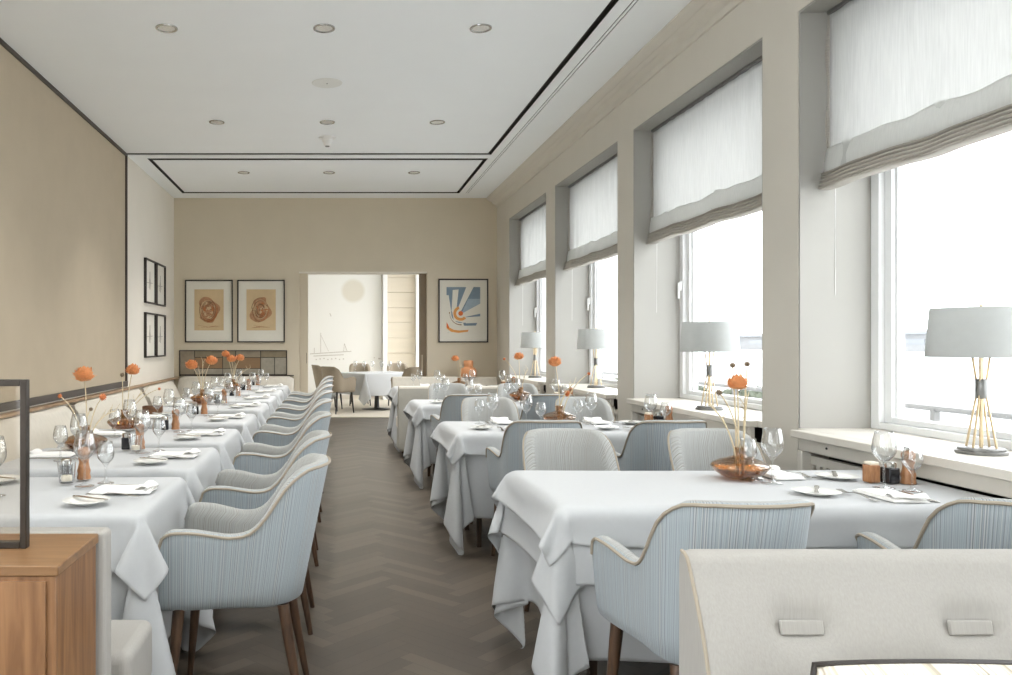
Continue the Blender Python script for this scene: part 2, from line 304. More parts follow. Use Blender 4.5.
0,1,0,0,0,0,0,-2,-3,-3,-1,5,5,2,1,-3,-6,-8,-6,2,6,6,-4,-17,20,2,-2,-5,-5,-5,-2,0,1,-2,-6,-5,-1,3,3,3,-2,-2,2,1,-1,0,1,1,1,1,0,-1,0,0,0,-1,-4,-4,2,5,
5,2,-2,-6,-9,-7,2,6,6,5,5,6,11,8,3,-2,-5,-6,-5,0,0,-1,-3,-7,-3,1,3,4,0,-3,1,1,0,0,1,1,1,0,0,-1,1,0,0,-2,-4,-3,3,6,4,0,-5,-8,-8,-1,6,7,5,5,5,4,
-1,10,9,3,-2,-5,-5,-4,-1,1,-3,-6,-6,-1,4,4,1,-2,-1,2,0,-1,2,2,0,1,-1,0,-1,1,0,-2,-5,-1,3,7,3,-3,-8,-10,-3,7,7,6,5,4,2,1,-11,8,10,11,4,-3,-5,-6,-2,-2,-1,-3,
-7,-3,2,3,4,-4,1,1,0,0,1,1,1,0,0,0,0,-1,1,-3,-5,0,7,5,0,-7,-10,-5,5,8,6,5,4,2,1,0,-16,3,7,11,11,6,-4,-5,-6,-1,-1,-3,-6,-6,0,4,4,-2,-1,2,0,0,1,2,
1,-1,1,-1,0,0,0,-4,-5,2,7,5,-5,-10,-9,4,10,7,5,4,1,0,1,-1,-19,1,3,6,11,13,6,-3,-6,-4,-2,-2,-4,-7,-4,3,4,1,-2,2,0,0,2,1,0,1,-1,1,-1,0,-1,-5,-3,5,7,0,
-10,-11,3,10,8,5,3,0,1,1,-1,1,-17,-2,0,2,6,9,16,7,-4,-6,-4,-2,-3,-6,-5,0,4,2,-2,1,0,1,2,1,1,-1,0,0,0,-1,0,-6,-1,7,7,-9,-13,-1,11,10,4,2,1,1,1,0,2,4,
-10,-4,-3,-2,1,4,9,16,11,-6,-5,-3,-3,-5,-8,-3,4,5,-4,2,0,1,2,1,0,1,-1,0,-1,1,-1,-7,1,9,-2,-13,-5,12,11,3,2,2,1,1,2,3,3,2,8,-8,-7,-6,-5,0,2,7,16,14,-6,-5,
-3,-3,-8,-6,1,5,-1,1,0,1,3,0,1,0,-1,0,0,-1,-1,-7,5,8,-12,-10,11,13,2,3,1,1,2,3,3,3,1,0,26,-6,-9,-8,-8,-8,-5,1,5,16,16,-7,-2,-5,-5,-9,-2,4,1,-1,1,2,2,1,
0,0,1,0,-1,0,-4,-5,8,-2,-15,10,17,0,2,1,3,2,4,3,1,0,0,-3,26,2,0,-5,-8,-9,-10,-9,-4,2,15,20,-9,0,-6,-8,-7,2,3,-2,2,3,1,2,0,0,-1,1,-1,0,-7,0,10,-18,6,22,
-6,4,3,3,3,4,1,0,-1,-2,-5,-3,14,5,4,4,2,-3,-7,-9,-12,-10,-4,11,23,-8,3,-11,-11,0,2,-1,2,3,3,-1,2,0,-1,2,-2,-1,-8,5,-6,-1,29,-13,8,3,4,3,3,-1,-1,-3,-5,-6,-4,-6,
2,3,4,4,5,6,4,-1,-4,-10,-13,-11,1,25,-9,8,-16,-9,2,1,1,6,1,0,1,1,-2,3,0,-6,-5,8,-12,33,-18,11,5,4,2,1,-3,-4,-6,-6,-6,-5,-6,-4,-3,0,2,2,3,4,6,6,6,3,-3,-9,
-13,-11,22,-10,11,-26,0,0,0,9,1,0,0,1,-1,3,0,-10,2,-9,38,-22,14,6,3,0,-3,-6,-6,-7,-6,-6,-5,-4,-3,-1,-2,-2,-2,0,0,1,2,5,4,7,7,6,2,-7,-17,5,-7,13,-21,-1,-2,10,-1,-1,
2,1,-2,-13,0,-3,1,39,-23,19,5,1,-5,-7,-9,-7,-8,-5,-4,-3,-2,-1,1,-1,-2,1,0,-1,0,-2,-1,-2,1,0,6,5,6,10,7,-1,-4,-16,0,-11,4,1,-2,0,0,1,3,-4,-7,8,23,-19,21,0,-6,-11,
-10,-8,-6,-5,-2,-1,0,1,1,1,1,1,13,-1,-1,-1,-1,-1,-2,-2,-2,-1,-4,-2,1,0,3,11,5,0,0,0,-1,-1,-1,-1,-1,-2,-3,-6,5,8,-13,14,-1,-9,-8,-5,-2,-1,0,1,1,1,1,1,2,1,1,1,
14,0,0,0,-1,0,0,0,-1,-1,-1,0,-2,-2,-2,-5,2,12,3,1,-2,-1,0,1,0,0,-1,0,-1,-5,4,1,-17,-4,-1,1,2,1,3,2,2,2,1,1,1,1,0,2,15,0,1,0,0,0,1,0,0,0,0,-1,
0,1,0,0,0,-2,3,0,0,-1,0,0,0,0,1,1,0,0,-1,-12,5,1,1,1,0,2,0,0,0,0,1,0,0,0,0,0,127,1,-1,1,0,1,-1,1,0,1,1,0,1,0,0,1,1,0,0,0,0,0,0,0,
0,0,0,0,1,-1,0,0,-1,0,0,0,-1,-1,0,0,0,0,-1,0,0,0,-1,-1,133,-1,1,0,0,0,1,-1,1,0,0,0,0,0,0,0,0,0,0,0,0,0,0,0,0,0,0,1,-1,1,-2,1,0,-1,0,-1,
1,-1,0,0,-1,0,0,-1,0,0,1,-1,133,1,0,-1,1,0,0,0,0,0,-1,1,0,0,0,0,0,0,0,0,0,0,0,0,0,1,-1,0,0,0,0,0,-1,1,0,0,0,0,0,0,0,0,-1,1,0,-1,0,0,
134,-1,0,1,-1,0,0,0,0,0,1,-1,0,0,1,0,-1,2,0,-1,0,0,0,0,0,0,0,0,1,-2,1,0,0,0,0,0,0,0,0,-1,1,-1,1,-1,0,0,0,0,131,1,-1,0,1,0,0,1,0,0,0,1,
0,0,0,0,1,0,1,0,-1,-1,0,0,0,0,1,-2,0,1,-1,-2,0,-2,-2,0,-2,0,-1,0,-1,0,-1,0,-1,0,-1,0,17,0,0,0,0,0,0,-1,0,-1,-2,-3,-5,-4,-5,-4,4,13,6,2,-1,0,1,0,
1,0,2,4,-3,-5,0,-10,7,2,2,0,0,0,-1,-1,-1,0,-1,0,0,0,0,0,14,-1,1,0,-1,-2,-2,-3,-5,-6,-4,-3,-1,0,3,9,12,0,-14,-1,2,4,2,1,1,1,2,-3,8,-2,-5,0,-9,0,2,3,
4,3,2,1,1,0,0,-1,-1,-1,0,-1,15,-2,-5,-5,-5,-5,-4,-3,-2,1,-1,1,3,5,9,10,1,-25,19,2,-9,-1,1,0,-1,-1,7,-3,-9,20,-1,0,-10,-7,-3,-1,2,2,4,3,4,2,3,2,2,1,0,0,
-21,-4,-2,-1,-1,0,0,0,2,2,7,9,11,13,9,-3,-37,24,3,-8,-5,3,-1,-1,0,1,2,-15,18,-10,22,5,2,-9,-12,-9,-7,-4,-1,4,1,3,3,3,2,3,3,3,-30,1,0,0,0,0,2,6,7,10,9,9,
8,3,-11,-34,20,13,-6,-6,-1,-6,4,0,1,2,1,-7,-6,4,-1,25,1,6,-2,-8,-10,-9,-7,-6,-2,0,1,2,3,2,2,2,-29,0,1,1,4,7,7,8,9,7,6,4,-1,-17,-26,8,25,-2,-9,-2,-1,-4,2,1,
0,3,-1,0,-7,7,-12,9,18,0,6,2,-3,-7,-9,-9,-7,-5,-4,-2,0,0,1,1,-27,2,4,7,8,8,8,6,4,3,2,-4,-19,-22,1,30,2,-5,-7,0,0,-5,2,0,1,3,-1,6,-10,0,-1,-5,13,10,-1,6,
5,0,-3,-7,-7,-9,-6,-6,-5,-1,-2,0,-17,7,8,7,6,5,3,3,2,0,-6,-21,-17,0,22,11,0,-8,-4,0,0,-4,0,2,1,1,0,-2,-1,-4,10,-15,6,13,6,-3,4,7,2,0,-5,-5,-7,-7,-6,-6,-4,-3,
0,6,6,4,3,3,2,1,-2,-7,-22,-14,0,12,20,0,-1,-8,-3,1,0,-4,0,2,1,2,-1,-3,1,-5,4,-4,-6,11,11,4,-5,3,7,4,2,-2,-5,-4,-6,-7,-6,-5,13,4,2,2,2,1,1,-3,-9,-22,-11,1,
4,23,5,-1,-2,-8,-1,0,0,-4,1,0,2,1,-1,0,0,-4,0,2,-10,3,12,8,2,-6,1,7,6,3,1,-3,-4,-4,-6,-5,19,2,1,2,1,-1,-4,-11,-21,-9,2,0,20,12,-1,1,-5,-7,0,0,0,-3,0,2,
1,1,-1,-1,0,-3,-2,11,-12,-7,7,12,7,0,-6,-1,5,7,4,2,-1,-2,-3,-5,21,2,1,0,-1,-5,-12,-19,-7,1,-2,14,18,2,-1,0,-5,-6,0,0,0,-3,-1,2,2,0,-1,1,-1,-2,-4,7,-3,-9,-1,10,
11,5,-1,-6,-2,3,7,5,4,0,-1,-2,24,0,1,-2,-7,-13,-18,-5,1,-1,8,19,6,-2,2,-2,-6,-5,1,0,0,-3,0,1,1,2,-2,0,1,-3,-3,5,2,-9,-6,4,10,10,3,-1,-6,-2,1,5,6,5,3,-1,
25,-1,-3,-7,-14,-15,-5,0,-1,4,17,13,0,-1,0,-2,-6,-3,0,0,0,-2,-1,1,2,0,-1,1,-1,0,-4,1,8,-8,-8,-2,7,11,8,1,-2,-5,-2,1,2,5,5,5,23,-3,-8,-15,-12,-5,0,0,1,13,17,2,
-1,1,0,-4,-6,-2,0,0,0,-2,0,1,1,0,-1,0,0,0,-4,1,5,-1,-8,-6,2,8,10,7,1,-3,-5,-2,1,1,3,4,19,-9,-15,-11,-5,1,1,-1,9,18,6,0,-2,1,0,-4,-6,-1,0,0,0,-3,1,1,
1,0,-1,0,0,-1,-1,-3,5,2,-5,-7,-3,4,10,8,5,0,-3,-4,-2,0,2,0,7,-13,-10,-4,0,0,-1,5,18,10,1,-2,1,1,-2,-5,-4,-1,0,1,-1,-2,0,1,1,-1,0,1,-1,0,-2,-3,5,4,-4,-7,
-6,1,6,10,7,3,0,-4,-2,-1,-1,-1,-7,-11,-3,1,0,0,2,14,14,3,0,-1,1,0,-2,-5,-5,0,0,0,0,-2,0,1,0,1,-1,0,0,1,-1,-5,4,2,0,-4,-7,-4,3,8,10,6,1,-1,-4,0,-2,-3,
-22,1,1,0,0,0,10,17,5,1,-1,0,1,-1,-3,-5,-2,-1,1,-1,0,-2,1,0,1,0,-1,0,1,-1,-1,-4,2,4,1,-3,-6,-5,-1,5,8,9,4,1,-3,-2,-3,-14,-21,1,0,-1,1,5,17,9,2,-1,0,1,
-1,1,-5,-4,-3,0,0,0,0,-2,0,1,0,0,0,1,-1,0,0,-5,2,4,1,-2,-4,-6,-3,0,7,10,8,1,1,-7,-15,-2,-734,17,20,19,18,19,18,18,18,18,15,12,9,7,6,5,6,6,1,0,-1,-5,-3,-2,
-3,-2,-3,-2,-1,0,0,0,-1,-3,-7,-12,-14,-15,-14,-14,-14,-16,-16,-19,-20,-21,-22,-2,17,5,0,1,1,-1,0,0,1,0,2,1,1,1,0,1,0,-1,1,0,0,0,0,-1,1,0,0,0,0,0,0,0,0,-1,-2,-1,
0,1,0,-1,-1,0,-2,-1,-1,-1,0,-20,20,0,2,0,1,1,0,0,-1,1,0,2,2,1,0,0,0,1,-1,0,1,0,0,0,0,0,0,0,0,0,0,0,-1,-1,-1,0,-1,0,0,0,-1,-1,-2,-1,-1,0,-1,0,
19,1,0,2,0,1,1,0,0,-1,1,2,1,1,1,0,0,0,1,0,0,-1,0,1,0,0,0,-1,1,0,0,-1,0,-1,-1,-1,0,0,0,0,-2,-2,-1,-1,0,-1,0,-1,18,1,1,1,1,0,1,0,1,0,0,0,
3,1,1,1,-1,0,1,0,-1,1,0,0,0,0,0,0,0,0,0,0,-1,-1,-2,0,1,-1,0,-2,-1,-2,-1,0,-1,0,0,0,17,0,1,1,2,1,0,2,-1,1,0,1,0,2,2,0,1,0,-1,1,0,0,0,0,
0,-1,1,0,0,0,0,0,-1,-2,0,-1,0,0,-2,-1,-2,-1,0,-1,0,0,0,0,16,1,1,0,1,2,1,0,2,-1,0,1,1,2,1,1,0,0,1,-1,1,0,0,0,0,0,0,0,0,0,-1,0,-1,-1,-1,1,
-1,0,-2,-3,0,-1,-1,0,0,0,0,0,17,0,0,0,1,1,2,1,0,2,0,-1,1,2,2,1,0,0,0,1,0,-1,1,0,0,0,0,0,0,0,0,0,-2,-2,0,0,0,-2,-2,-1,-2,0,0,0,0,0,0,0,
17,-1,0,1,0,0,2,2,2,0,0,1,0,0,2,2,2,-1,0,1,-1,1,0,0,-1,1,0,0,0,-1,1,-1,-1,-1,-1,0,-2,-2,-2,-1,0,0,0,0,0,0,0,-1,17,0,0,0,-1,1,0,2,1,2,2,-1,
1,1,1,2,1,1,0,0,0,0,0,-1,1,0,0,0,-1,1,0,-1,-2,-1,1,-2,-2,-3,-1,1,0,-1,0,0,0,-1,-1,0,15,2,0,-1,1,0,0,0,1,2,2,2,-1,1,1,2,1,1,0,0,0,1,-1,1,
0,0,-1,1,0,0,0,-2,-2,0,-1,-2,-3,0,0,-1,-1,1,0,-1,-1,0,-1,-2,11,2,2,1,1,0,-1,0,1,1,2,2,2,-1,2,1,2,1,0,1,0,-1,1,0,0,0,0,0,0,0,-1,-1,-1,-1,-2,-3,
-1,-1,0,0,0,0,-1,-1,-1,-2,-1,-1,7,1,2,3,1,1,2,0,0,0,1,2,3,1,-1,2,3,1,0,0,0,1,0,0,0,0,0,-1,1,0,0,-3,-1,-1,-4,-3,1,0,0,-1,0,-1,-2,0,-2,-1,-1,-1,
5,0,1,1,2,2,2,2,1,0,0,1,2,4,0,1,2,2,1,0,1,0,0,0,0,0,0,0,0,0,-2,-2,0,-5,-3,2,-1,-1,-1,0,-1,-2,-1,-2,-1,-1,-2,-1,4,1,-1,1,0,2,1,2,2,2,2,0,
0,2,6,-1,2,3,0,0,1,1,0,0,0,0,0,0,0,-1,-1,-2,-5,-4,3,-1,-1,0,-2,-2,-2,-1,-2,-1,-1,-1,-1,0,5,0,0,0,0,0,0,0,2,2,2,3,2,1,1,7,-3,5,2,0,-1,2,0,0,
0,0,0,0,-1,0,-2,-4,-6,4,-2,-2,-1,-3,-1,-2,-1,-2,0,-2,0,-1,0,0,5,0,0,0,0,0,0,0,0,0,1,1,2,3,2,1,10,-2,6,0,-1,1,1,0,0,0,0,-3,2,-5,1,-8,5,-4,-2,-2,
-3,-1,-2,-2,-1,-1,0,0,0,0,0,0,5,0,0,0,0,0,0,1,-1,0,0,0,0,1,2,3,2,12,3,5,-1,-1,-1,0,0,0,0,0,-2,-1,-9,4,-7,-2,-4,-1,-2,-1,-1,1,-1,0,0,0,0,0,0,0,
2,-1,1,0,0,0,1,-1,1,0,0,0,0,0,0,0,2,-1,3,0,0,2,2,1,1,1,2,4,-1,-9,3,-7,0,-2,-1,-1,0,0,0,0,0,1,-1,0,0,0,1,-1,0,1,-1,0,1,0,-1,1,0,1,-1,1,
1,-1,1,0,0,-1,0,-3,-1,0,-1,1,1,1,2,3,1,7,-9,0,-2,0,1,-1,1,-1,0,0,0,-1,1,0,-1,1,-1,0,0,-1,1,0,0,0,0,0,0,0,0,0,0,1,-1,1,-1,3,-4,0,2,-1,0,0,
0,0,0,-1,1,-2,3,1,0,0,-1,0,0,0,0,-1,1,0,-1,0,1,-1,0,0,-1,1,0,0,0,0,0,0,0,0,1,0,0,0,1,-1,1,0,0,0,-2,-1,1,0,0,0,-1,1,0,3,0,-3,-1,-1,1,0,
-1,0,0,0,-1,1,0,0,-1,0,0,1,2,-1,0,0,0,0,1,0,0,0,-1,0,0,0,0,1,0,0,-1,-4,2,1,0,0,0,0,0,0,-1,-2,1,0,1,0,-1,0,0,0,0,0,0,-1,1,0,0,0,0,-1,
1,1,0,0,0,0,-1,0,0,0,1,0,0,0,0,0,0,0,-1,-2,1,0,0,0,0,0,0,3,-3,-2,0,0,-1,1,0,0,0,0,0,1,0,0,-1,0,0,0,0,0,2,0,-1,0,0,0,1,0,0,0,0,0,
-1,0,0,0,-1,2,-1,-1,0,0,0,0,0,0,0,2,-3,0,0,0,0,-1,0,0,0,1,0,-1,0,0,0,0,0,0,0,1,1,0,1,0,0,0,0,0,-1,0,0,0,0,0,-1,0,0,0,0,2,0,1,-1,0,
-1,1,0,-5,1,-6,-1,5,1,1,0,0,1,-1,0,0,1,0,0,0,0,0,1,-1,0,0,0,0,0,0,0,-1,1,0,-1,-1,0,-1,-1,-1,0,-11,6,4,1,0,1,0,2,1,0,0,-1,0,1,-3,2,0,1,0,
0,0,1,0,0,0,0,0,0,1,-1,0,0,0,0,0,0,-1,0,0,-1,-1,0,0,0,0,0,-1,-5,0,-7,-1,1,1,1,2,0,0,1,-4,6,3,4,0,-2,0,0,1,0,1,0,1,0,0,1,0,0,0,0,0,
1,-1,-1,-1,-1,0,-1,0,0,1,-1,0,-1,-1,-1,-2,0,-3,-3,1,-2,0,0,-1,1,-1,0,-3,1,9,0,4,2,1,0,0,0,0,0,0,-1,1,0,1,1,0,0,1,-7,0,0,0,1,0,0,0,-1,-1,0,-2,
-1,-2,-2,-4,-4,-4,0,-2,-1,0,0,1,-1,0,1,2,-1,-1,8,2,5,3,2,1,1,0,0,0,1,0,-1,0,0,0,1,0,-6,0,0,0,-1,0,-1,-1,0,-2,-1,-1,-2,-2,-4,-1,-4,-1,-2,-1,1,-1,0,0,
0,0,0,2,2,2,-2,6,0,3,4,2,2,1,1,0,0,0,1,0,-1,0,0,0,-7,0,0,0,-1,-1,-1,-1,-2,-1,-1,-2,-1,-3,-1,-2,-2,-1,-2,-1,0,1,-1,0,0,0,0,0,0,2,1,4,2,0,2,3,
2,3,1,2,0,1,0,0,1,0,-1,0,-7,-1,-1,-1,-1,-1,-1,-1,-1,-1,-1,-1,-4,0,0,-4,-1,-1,-1,-1,0,0,1,-1,0,1,-1,1,0,1,0,2,4,2,-1,2,2,2,2,2,2,0,1,1,0,0,1,0,
-9,-1,-1,-1,-1,-1,-1,-1,0,-1,-2,-3,1,-1,-3,-2,0,-2,-1,0,0,0,0,0,0,0,0,0,0,1,1,1,4,2,0,0,0,2,2,2,2,2,1,1,1,1,0,0,-12,-1,-1,-1,0,-1,0,-1,-1,-2,-2,0,
0,-2,-2,-1,0,-2,-1,0,0,1,-1,0,0,0,0,1,-1,1,0,1,2,3,2,0,0,0,1,1,3,2,2,1,1,1,1,1,-14,0,0,-1,-1,0,-1,-1,-2,-2,0,0,-1,-2,-2,0,-1,-2,0,1,-1,0,0,0,
1,-1,0,0,0,0,2,-1,1,3,3,1,0,0,0,1,0,2,2,2,2,1,1,1,-15,0,-1,0,-1,-1,-1,-1,-2,0,0,0,-3,-2,0,0,-1,-1,-1,0,0,0,0,0,0,0,0,0,0,0,1,1,0,2,3,2,
1,-1,0,0,1,0,1,2,1,2,1,1,-15,-1,0,-1,0,-2,-2,-1,0,0,0,-2,-2,-1,0,0,-2,-1,0,0,0,0,1,0,-1,0,0,0,0,0,0,2,0,0,3,2,1,1,1,-1,0,0,1,0,2,2,2,1,
-16,-1,-1,0,-2,-1,-1,0,0,1,-2,-2,-2,0,0,0,-1,-2,1,-1,1,-1,0,0,0,0,0,0,0,0,1,0,0,1,1,3,2,1,0,0,0,0,0,1,0,1,1,2,-17,0,-1,-2,-1,-1,0,0,0,-1,-2,-2,
0,0,-1,0,-1,0,-1,0,0,0,0,0,0,0,0,0,0,0,0,2,0,0,0,2,3,2,0,0,0,0,0,0,0,0,1,2,-18,-1,-1,-2,0,0,0,0,0,-2,-2,-1,0,0,0,-1,-1,-1,0,0,0,0,0,0,
0,0,0,0,0,0,0,1,1,-1,1,1,3,1,2,0,0,0,0,0,0,0,1,-1,-19,-1,-2,0,0,0,1,-1,-1,-2,-2,0,0,0,0,-1,-2,0,0,0,0,1,-1,0,0,0,0,1,0,0,0,0,0,1,0,0,
1,3,2,2,-1,1,-1,0,0,0,0,0,-20,-2,0,0,0,0,0,0,-2,-2,-1,0,0,0,0,-2,0,-1,0,1,-1,0,0,0,0,1,-1,0,0,0,0,1,1,0,-1,1,1,2,2,1,1,0,0,0,0,0,0,0,
-22,0,0,1,-1,0,0,-2,-2,-1,0,0,0,0,-1,0,-2,0,0,0,0,0,1,-1,0,0,0,0,0,0,0,1,0,0,1,0,0,2,1,3,1,0,0,0,1,-1,0,1,-19,-3,0,0,0,1,-2,-3,-1,0,0,0,
0,-1,0,-1,0,-1,1,-1,0,0,0,0,1,-1,1,-1,0,0,0,1,1,0,0,-1,1,0,3,1,2,1,1,-1,0,0,0,11,0,-17,-4,-1,0,-1,-2,-1,-1,0,0,0,0,0,-1,-1,-1,1,-1,0,0,0,0,1,
-1,0,0,0,0,0,0,0,1,0,0,1,0,1,0,2,2,2,0,0,0,1,10,10,
]),
'left_over': (26,28,[
-478,18,16,13,7,13,19,3,-14,-12,0,120,122,121,122,121,121,119,-16,-14,-13,7,19,15,13,13,13,14,-14,0,1,3,2,-4,1,5,1,0,5,0,0,0,-1,1,0,1,1,1,5,7,-1,-1,0,-2,1,2,-15,0,2,0,
5,-2,-3,7,0,3,2,1,-1,1,0,0,0,1,4,0,6,4,-1,-1,-3,2,1,1,-15,0,0,2,2,2,-4,5,7,-1,2,0,0,0,0,0,0,0,1,6,7,1,-2,-3,1,1,3,0,-8,-5,-2,0,3,5,-4,0,
9,0,2,0,0,0,0,0,0,0,12,-2,5,-2,-4,1,1,5,-1,-2,12,-15,-9,-2,-1,4,2,-3,7,2,3,0,0,0,0,-1,1,0,7,5,2,-5,0,1,6,-2,-2,-3,24,-4,-14,-15,-3,-2,7,-5,4,6,2,0,
0,0,0,0,0,0,5,8,-3,0,-2,6,-1,-5,-7,-7,22,1,1,-6,-22,0,-10,4,-1,10,0,1,0,0,0,0,0,0,3,1,3,-1,9,-4,-13,-10,-7,-3,9,4,2,0,1,-22,8,-7,0,4,1,0,0,0,0,0,
0,1,0,5,-6,9,-11,-13,0,1,4,1,-13,3,4,7,6,6,-22,7,0,2,0,-1,1,-1,1,0,0,0,0,3,5,-19,-2,3,-3,0,2,4,-17,0,1,-1,2,2,19,-7,0,0,1,0,0,0,0,0,0,-1,1,0,
-9,1,-4,-1,3,2,-1,-2,-3,0,0,2,2,4,-7,1,1,0,-1,0,0,0,0,0,0,0,-1,-1,5,-3,-3,-3,-3,-3,-3,-2,10,2,3,1,-1,-3,-6,-6,-1,0,0,0,0,0,0,0,0,0,0,0,1,6,3,0,
-1,-1,-3,-2,8,-1,-3,-4,-5,-3,2,5,0,0,0,0,0,0,0,0,0,0,0,0,-1,1,1,1,-1,0,0,0,6,1,0,1,-1,-5,-3,2,-2,0,0,0,0,0,0,0,0,0,0,0,2,-1,-1,-1,1,-1,1,2,
1,-2,1,1,6,2,-8,-3,1,0,0,0,0,0,-1,1,-1,1,0,2,0,-9,0,4,4,6,4,3,-16,2,-1,1,-2,7,11,-6,3,0,0,1,-1,1,0,0,0,0,0,0,1,10,-4,2,2,1,2,1,-13,-1,0,0,
1,0,1,14,-2,0,0,0,0,0,0,0,0,0,0,-1,3,-3,14,-1,-2,-1,1,-3,-12,-1,-1,-2,3,5,15,-5,-1,-1,0,0,0,0,0,-1,1,-1,-2,-1,-1,14,0,5,2,-2,-6,-1,-23,3,6,9,7,8,-8,9,
-6,0,-5,0,0,-1,1,0,-1,1,1,-11,-3,0,7,4,8,7,7,3,-5,5,5,3,2,-2,7,-3,-7,-2,-3,-1,1,0,0,0,0,-1,1,-9,2,-5,-3,5,1,3,5,8,9,0,0,1,3,-2,2,-21,12,-2,-1,-1,
0,0,-1,1,0,0,-1,-4,-9,6,-3,-4,3,1,0,0,7,1,3,4,-6,6,-20,5,4,-4,0,0,-1,1,0,0,0,0,-1,2,-15,1,3,-2,-3,3,0,-1,8,5,3,-9,6,-12,1,0,0,-2,0,0,0,0,0,-1,
1,0,-1,-4,-1,-8,2,1,-1,-3,3,0,14,2,-5,0,-8,-5,-5,12,-4,-1,0,0,0,-1,1,0,0,0,-3,1,-1,-12,2,1,-1,0,-1,2,14,-4,-7,6,-11,-2,2,7,-6,1,1,-2,1,0,0,0,0,-1,-1,-1,
0,-9,-3,1,2,-1,-1,0,-409,-4,-7,-11,-15,-12,11,23,6,6,16,16,2,-1,-1,-2,-3,-24,-3,-1,-7,-23,-7,7,9,10,9,9,6,2,2,4,1,-2,-10,0,1,1,0,-2,-1,-1,0,0,5,6,-2,-4,-6,5,6,1,
1,1,0,-4,4,2,4,1,4,-1,-7,-5,0,4,-1,-2,-2,-1,0,1,2,7,-7,0,-3,7,4,1,3,-1,-2,-2,5,-3,1,8,3,1,-5,-9,7,-2,-1,-3,-4,1,2,-1,0,9,-1,-6,1,6,4,3,-2,-1,-8,3,
16,-7,-5,-4,11,4,-3,-9,2,0,-1,-5,-2,1,1,1,0,4,-4,2,3,6,5,-1,-1,-12,6,1,18,1,-7,-5,-8,15,1,-7,-4,2,-3,-7,1,3,1,-1,1,1,3,-4,6,10,-2,1,-16,8,4,3,3,9,9,-5,
-4,-12,16,-5,-8,2,-4,-6,6,0,-1,1,-2,0,6,-1,12,-1,2,-18,11,6,3,2,-6,-1,3,19,5,0,-13,6,-6,-2,-11,9,2,-2,-1,3,-5,-5,5,21,-3,0,-18,14,7,-2,-4,-5,12,-4,-4,-9,4,11,4,-4,
1,-12,7,3,-1,0,-1,-2,3,1,4,-4,4,-12,14,-12,-8,-1,-6,-1,4,6,3,1,-3,-8,1,9,0,1,-1,-2,0,0,1,1,0,1,-1,-2,-4,2,-5,7,-8,-9,-1,-4,3,-1,2,1,2,4,5,0,1,0,0,0,
0,0,0,0,0,1,0,-1,-3,1,-3,-3,5,1,-1,-1,134,0,0,0,0,0,0,0,0,0,0,0,0,0,0,0,0,0,0,0,0,0,0,0,-1,0,0,0,134,0,-1,0,0,0,0,1,0,0,0,0,0,0,0,0,
0,0,0,0,0,-1,0,1,0,0,0,0,134,0,0,0,0,0,0,0,0,1,-1,0,0,0,0,0,0,0,0,0,0,0,0,0,0,0,0,0,133,0,0,0,1,0,0,0,1,-1,0,0,0,0,0,0,0,0,0,0,
0,0,0,0,0,0,0,0,134,0,0,0,-1,1,0,0,0,0,0,0,-1,1,0,0,0,0,0,0,0,0,0,-1,1,0,0,-1,7,2,0,0,-2,7,3,0,0,0,0,0,1,-1,0,0,0,1,0,0,-1,-5,3,0,
-3,-1,-2,-2,-5,3,4,-3,5,-2,4,6,2,1,-1,0,0,0,0,0,1,-2,1,-1,1,-1,-14,-6,-1,-2,2,-4,-10,1,1,11,7,4,-3,3,0,1,0,-2,-1,0,-1,1,-1,-3,5,1,-3,2,0,-5,-8,-6,-7,0,
7,5,7,2,-1,-5,6,-11,7,-3,-11,-3,3,2,0,-3,4,5,-11,14,-3,-3,10,2,1,-2,-5,-6,22,-1,-2,-1,-1,1,-18,11,3,-7,-2,-6,1,0,1,-1,3,-8,8,-3,17,-4,-7,8,1,2,3,1,16,1,0,-2,
-4,-19,12,9,-4,-2,-1,-5,-2,1,-1,2,0,1,3,-4,5,10,-3,-8,7,0,0,1,18,-1,-3,-6,-19,10,15,1,-6,-3,0,-3,-3,-1,1,2,-2,4,2,3,-8,10,4,-2,-6,5,0,-1,18,-5,-8,-18,7,21,0,0,
-9,0,1,-3,-2,-1,0,1,-1,4,2,-7,-3,11,4,1,-1,-4,3,1,11,-10,-12,0,25,1,-1,-3,-5,0,0,-2,-1,-1,0,0,-1,4,3,1,-11,4,8,3,-2,0,-2,3,-4,-7,-4,28,2,0,0,-6,-3,0,0,-1,
-1,-1,0,0,-1,4,1,-6,0,-3,9,2,3,-1,0,-1,-251,16,16,17,18,17,9,-2,-4,-4,-4,-3,-1,-1,1,1,2,9,2,2,5,-3,-13,-18,-18,-18,-17,-18,18,-1,1,-1,-1,1,4,2,0,0,1,0,0,0,0,0,
0,-4,2,2,-1,-4,-3,0,0,0,-1,2,18,1,-2,0,0,-1,3,4,0,0,0,1,0,0,0,0,-1,-1,1,0,-2,-4,-1,0,0,0,1,0,19,-1,0,-1,0,0,1,5,0,0,1,-1,0,1,0,0,0,-1,0,0,
-4,-3,0,0,0,0,1,0,16,2,1,0,-2,0,0,4,2,1,-1,1,0,0,0,0,0,-1,-2,1,-3,-2,-2,0,0,3,0,-1,8,6,3,1,1,-2,0,2,4,0,1,0,0,0,0,0,0,0,-2,-2,-3,-2,1,0,
3,-1,-1,0,6,0,4,5,2,1,-2,2,5,0,1,0,0,0,0,0,0,0,-1,-3,-5,1,-1,4,-2,-2,-2,-3,5,0,1,1,5,1,5,0,2,3,0,0,1,0,0,-1,2,-1,1,-13,4,-2,5,-3,-4,-4,-4,-3,
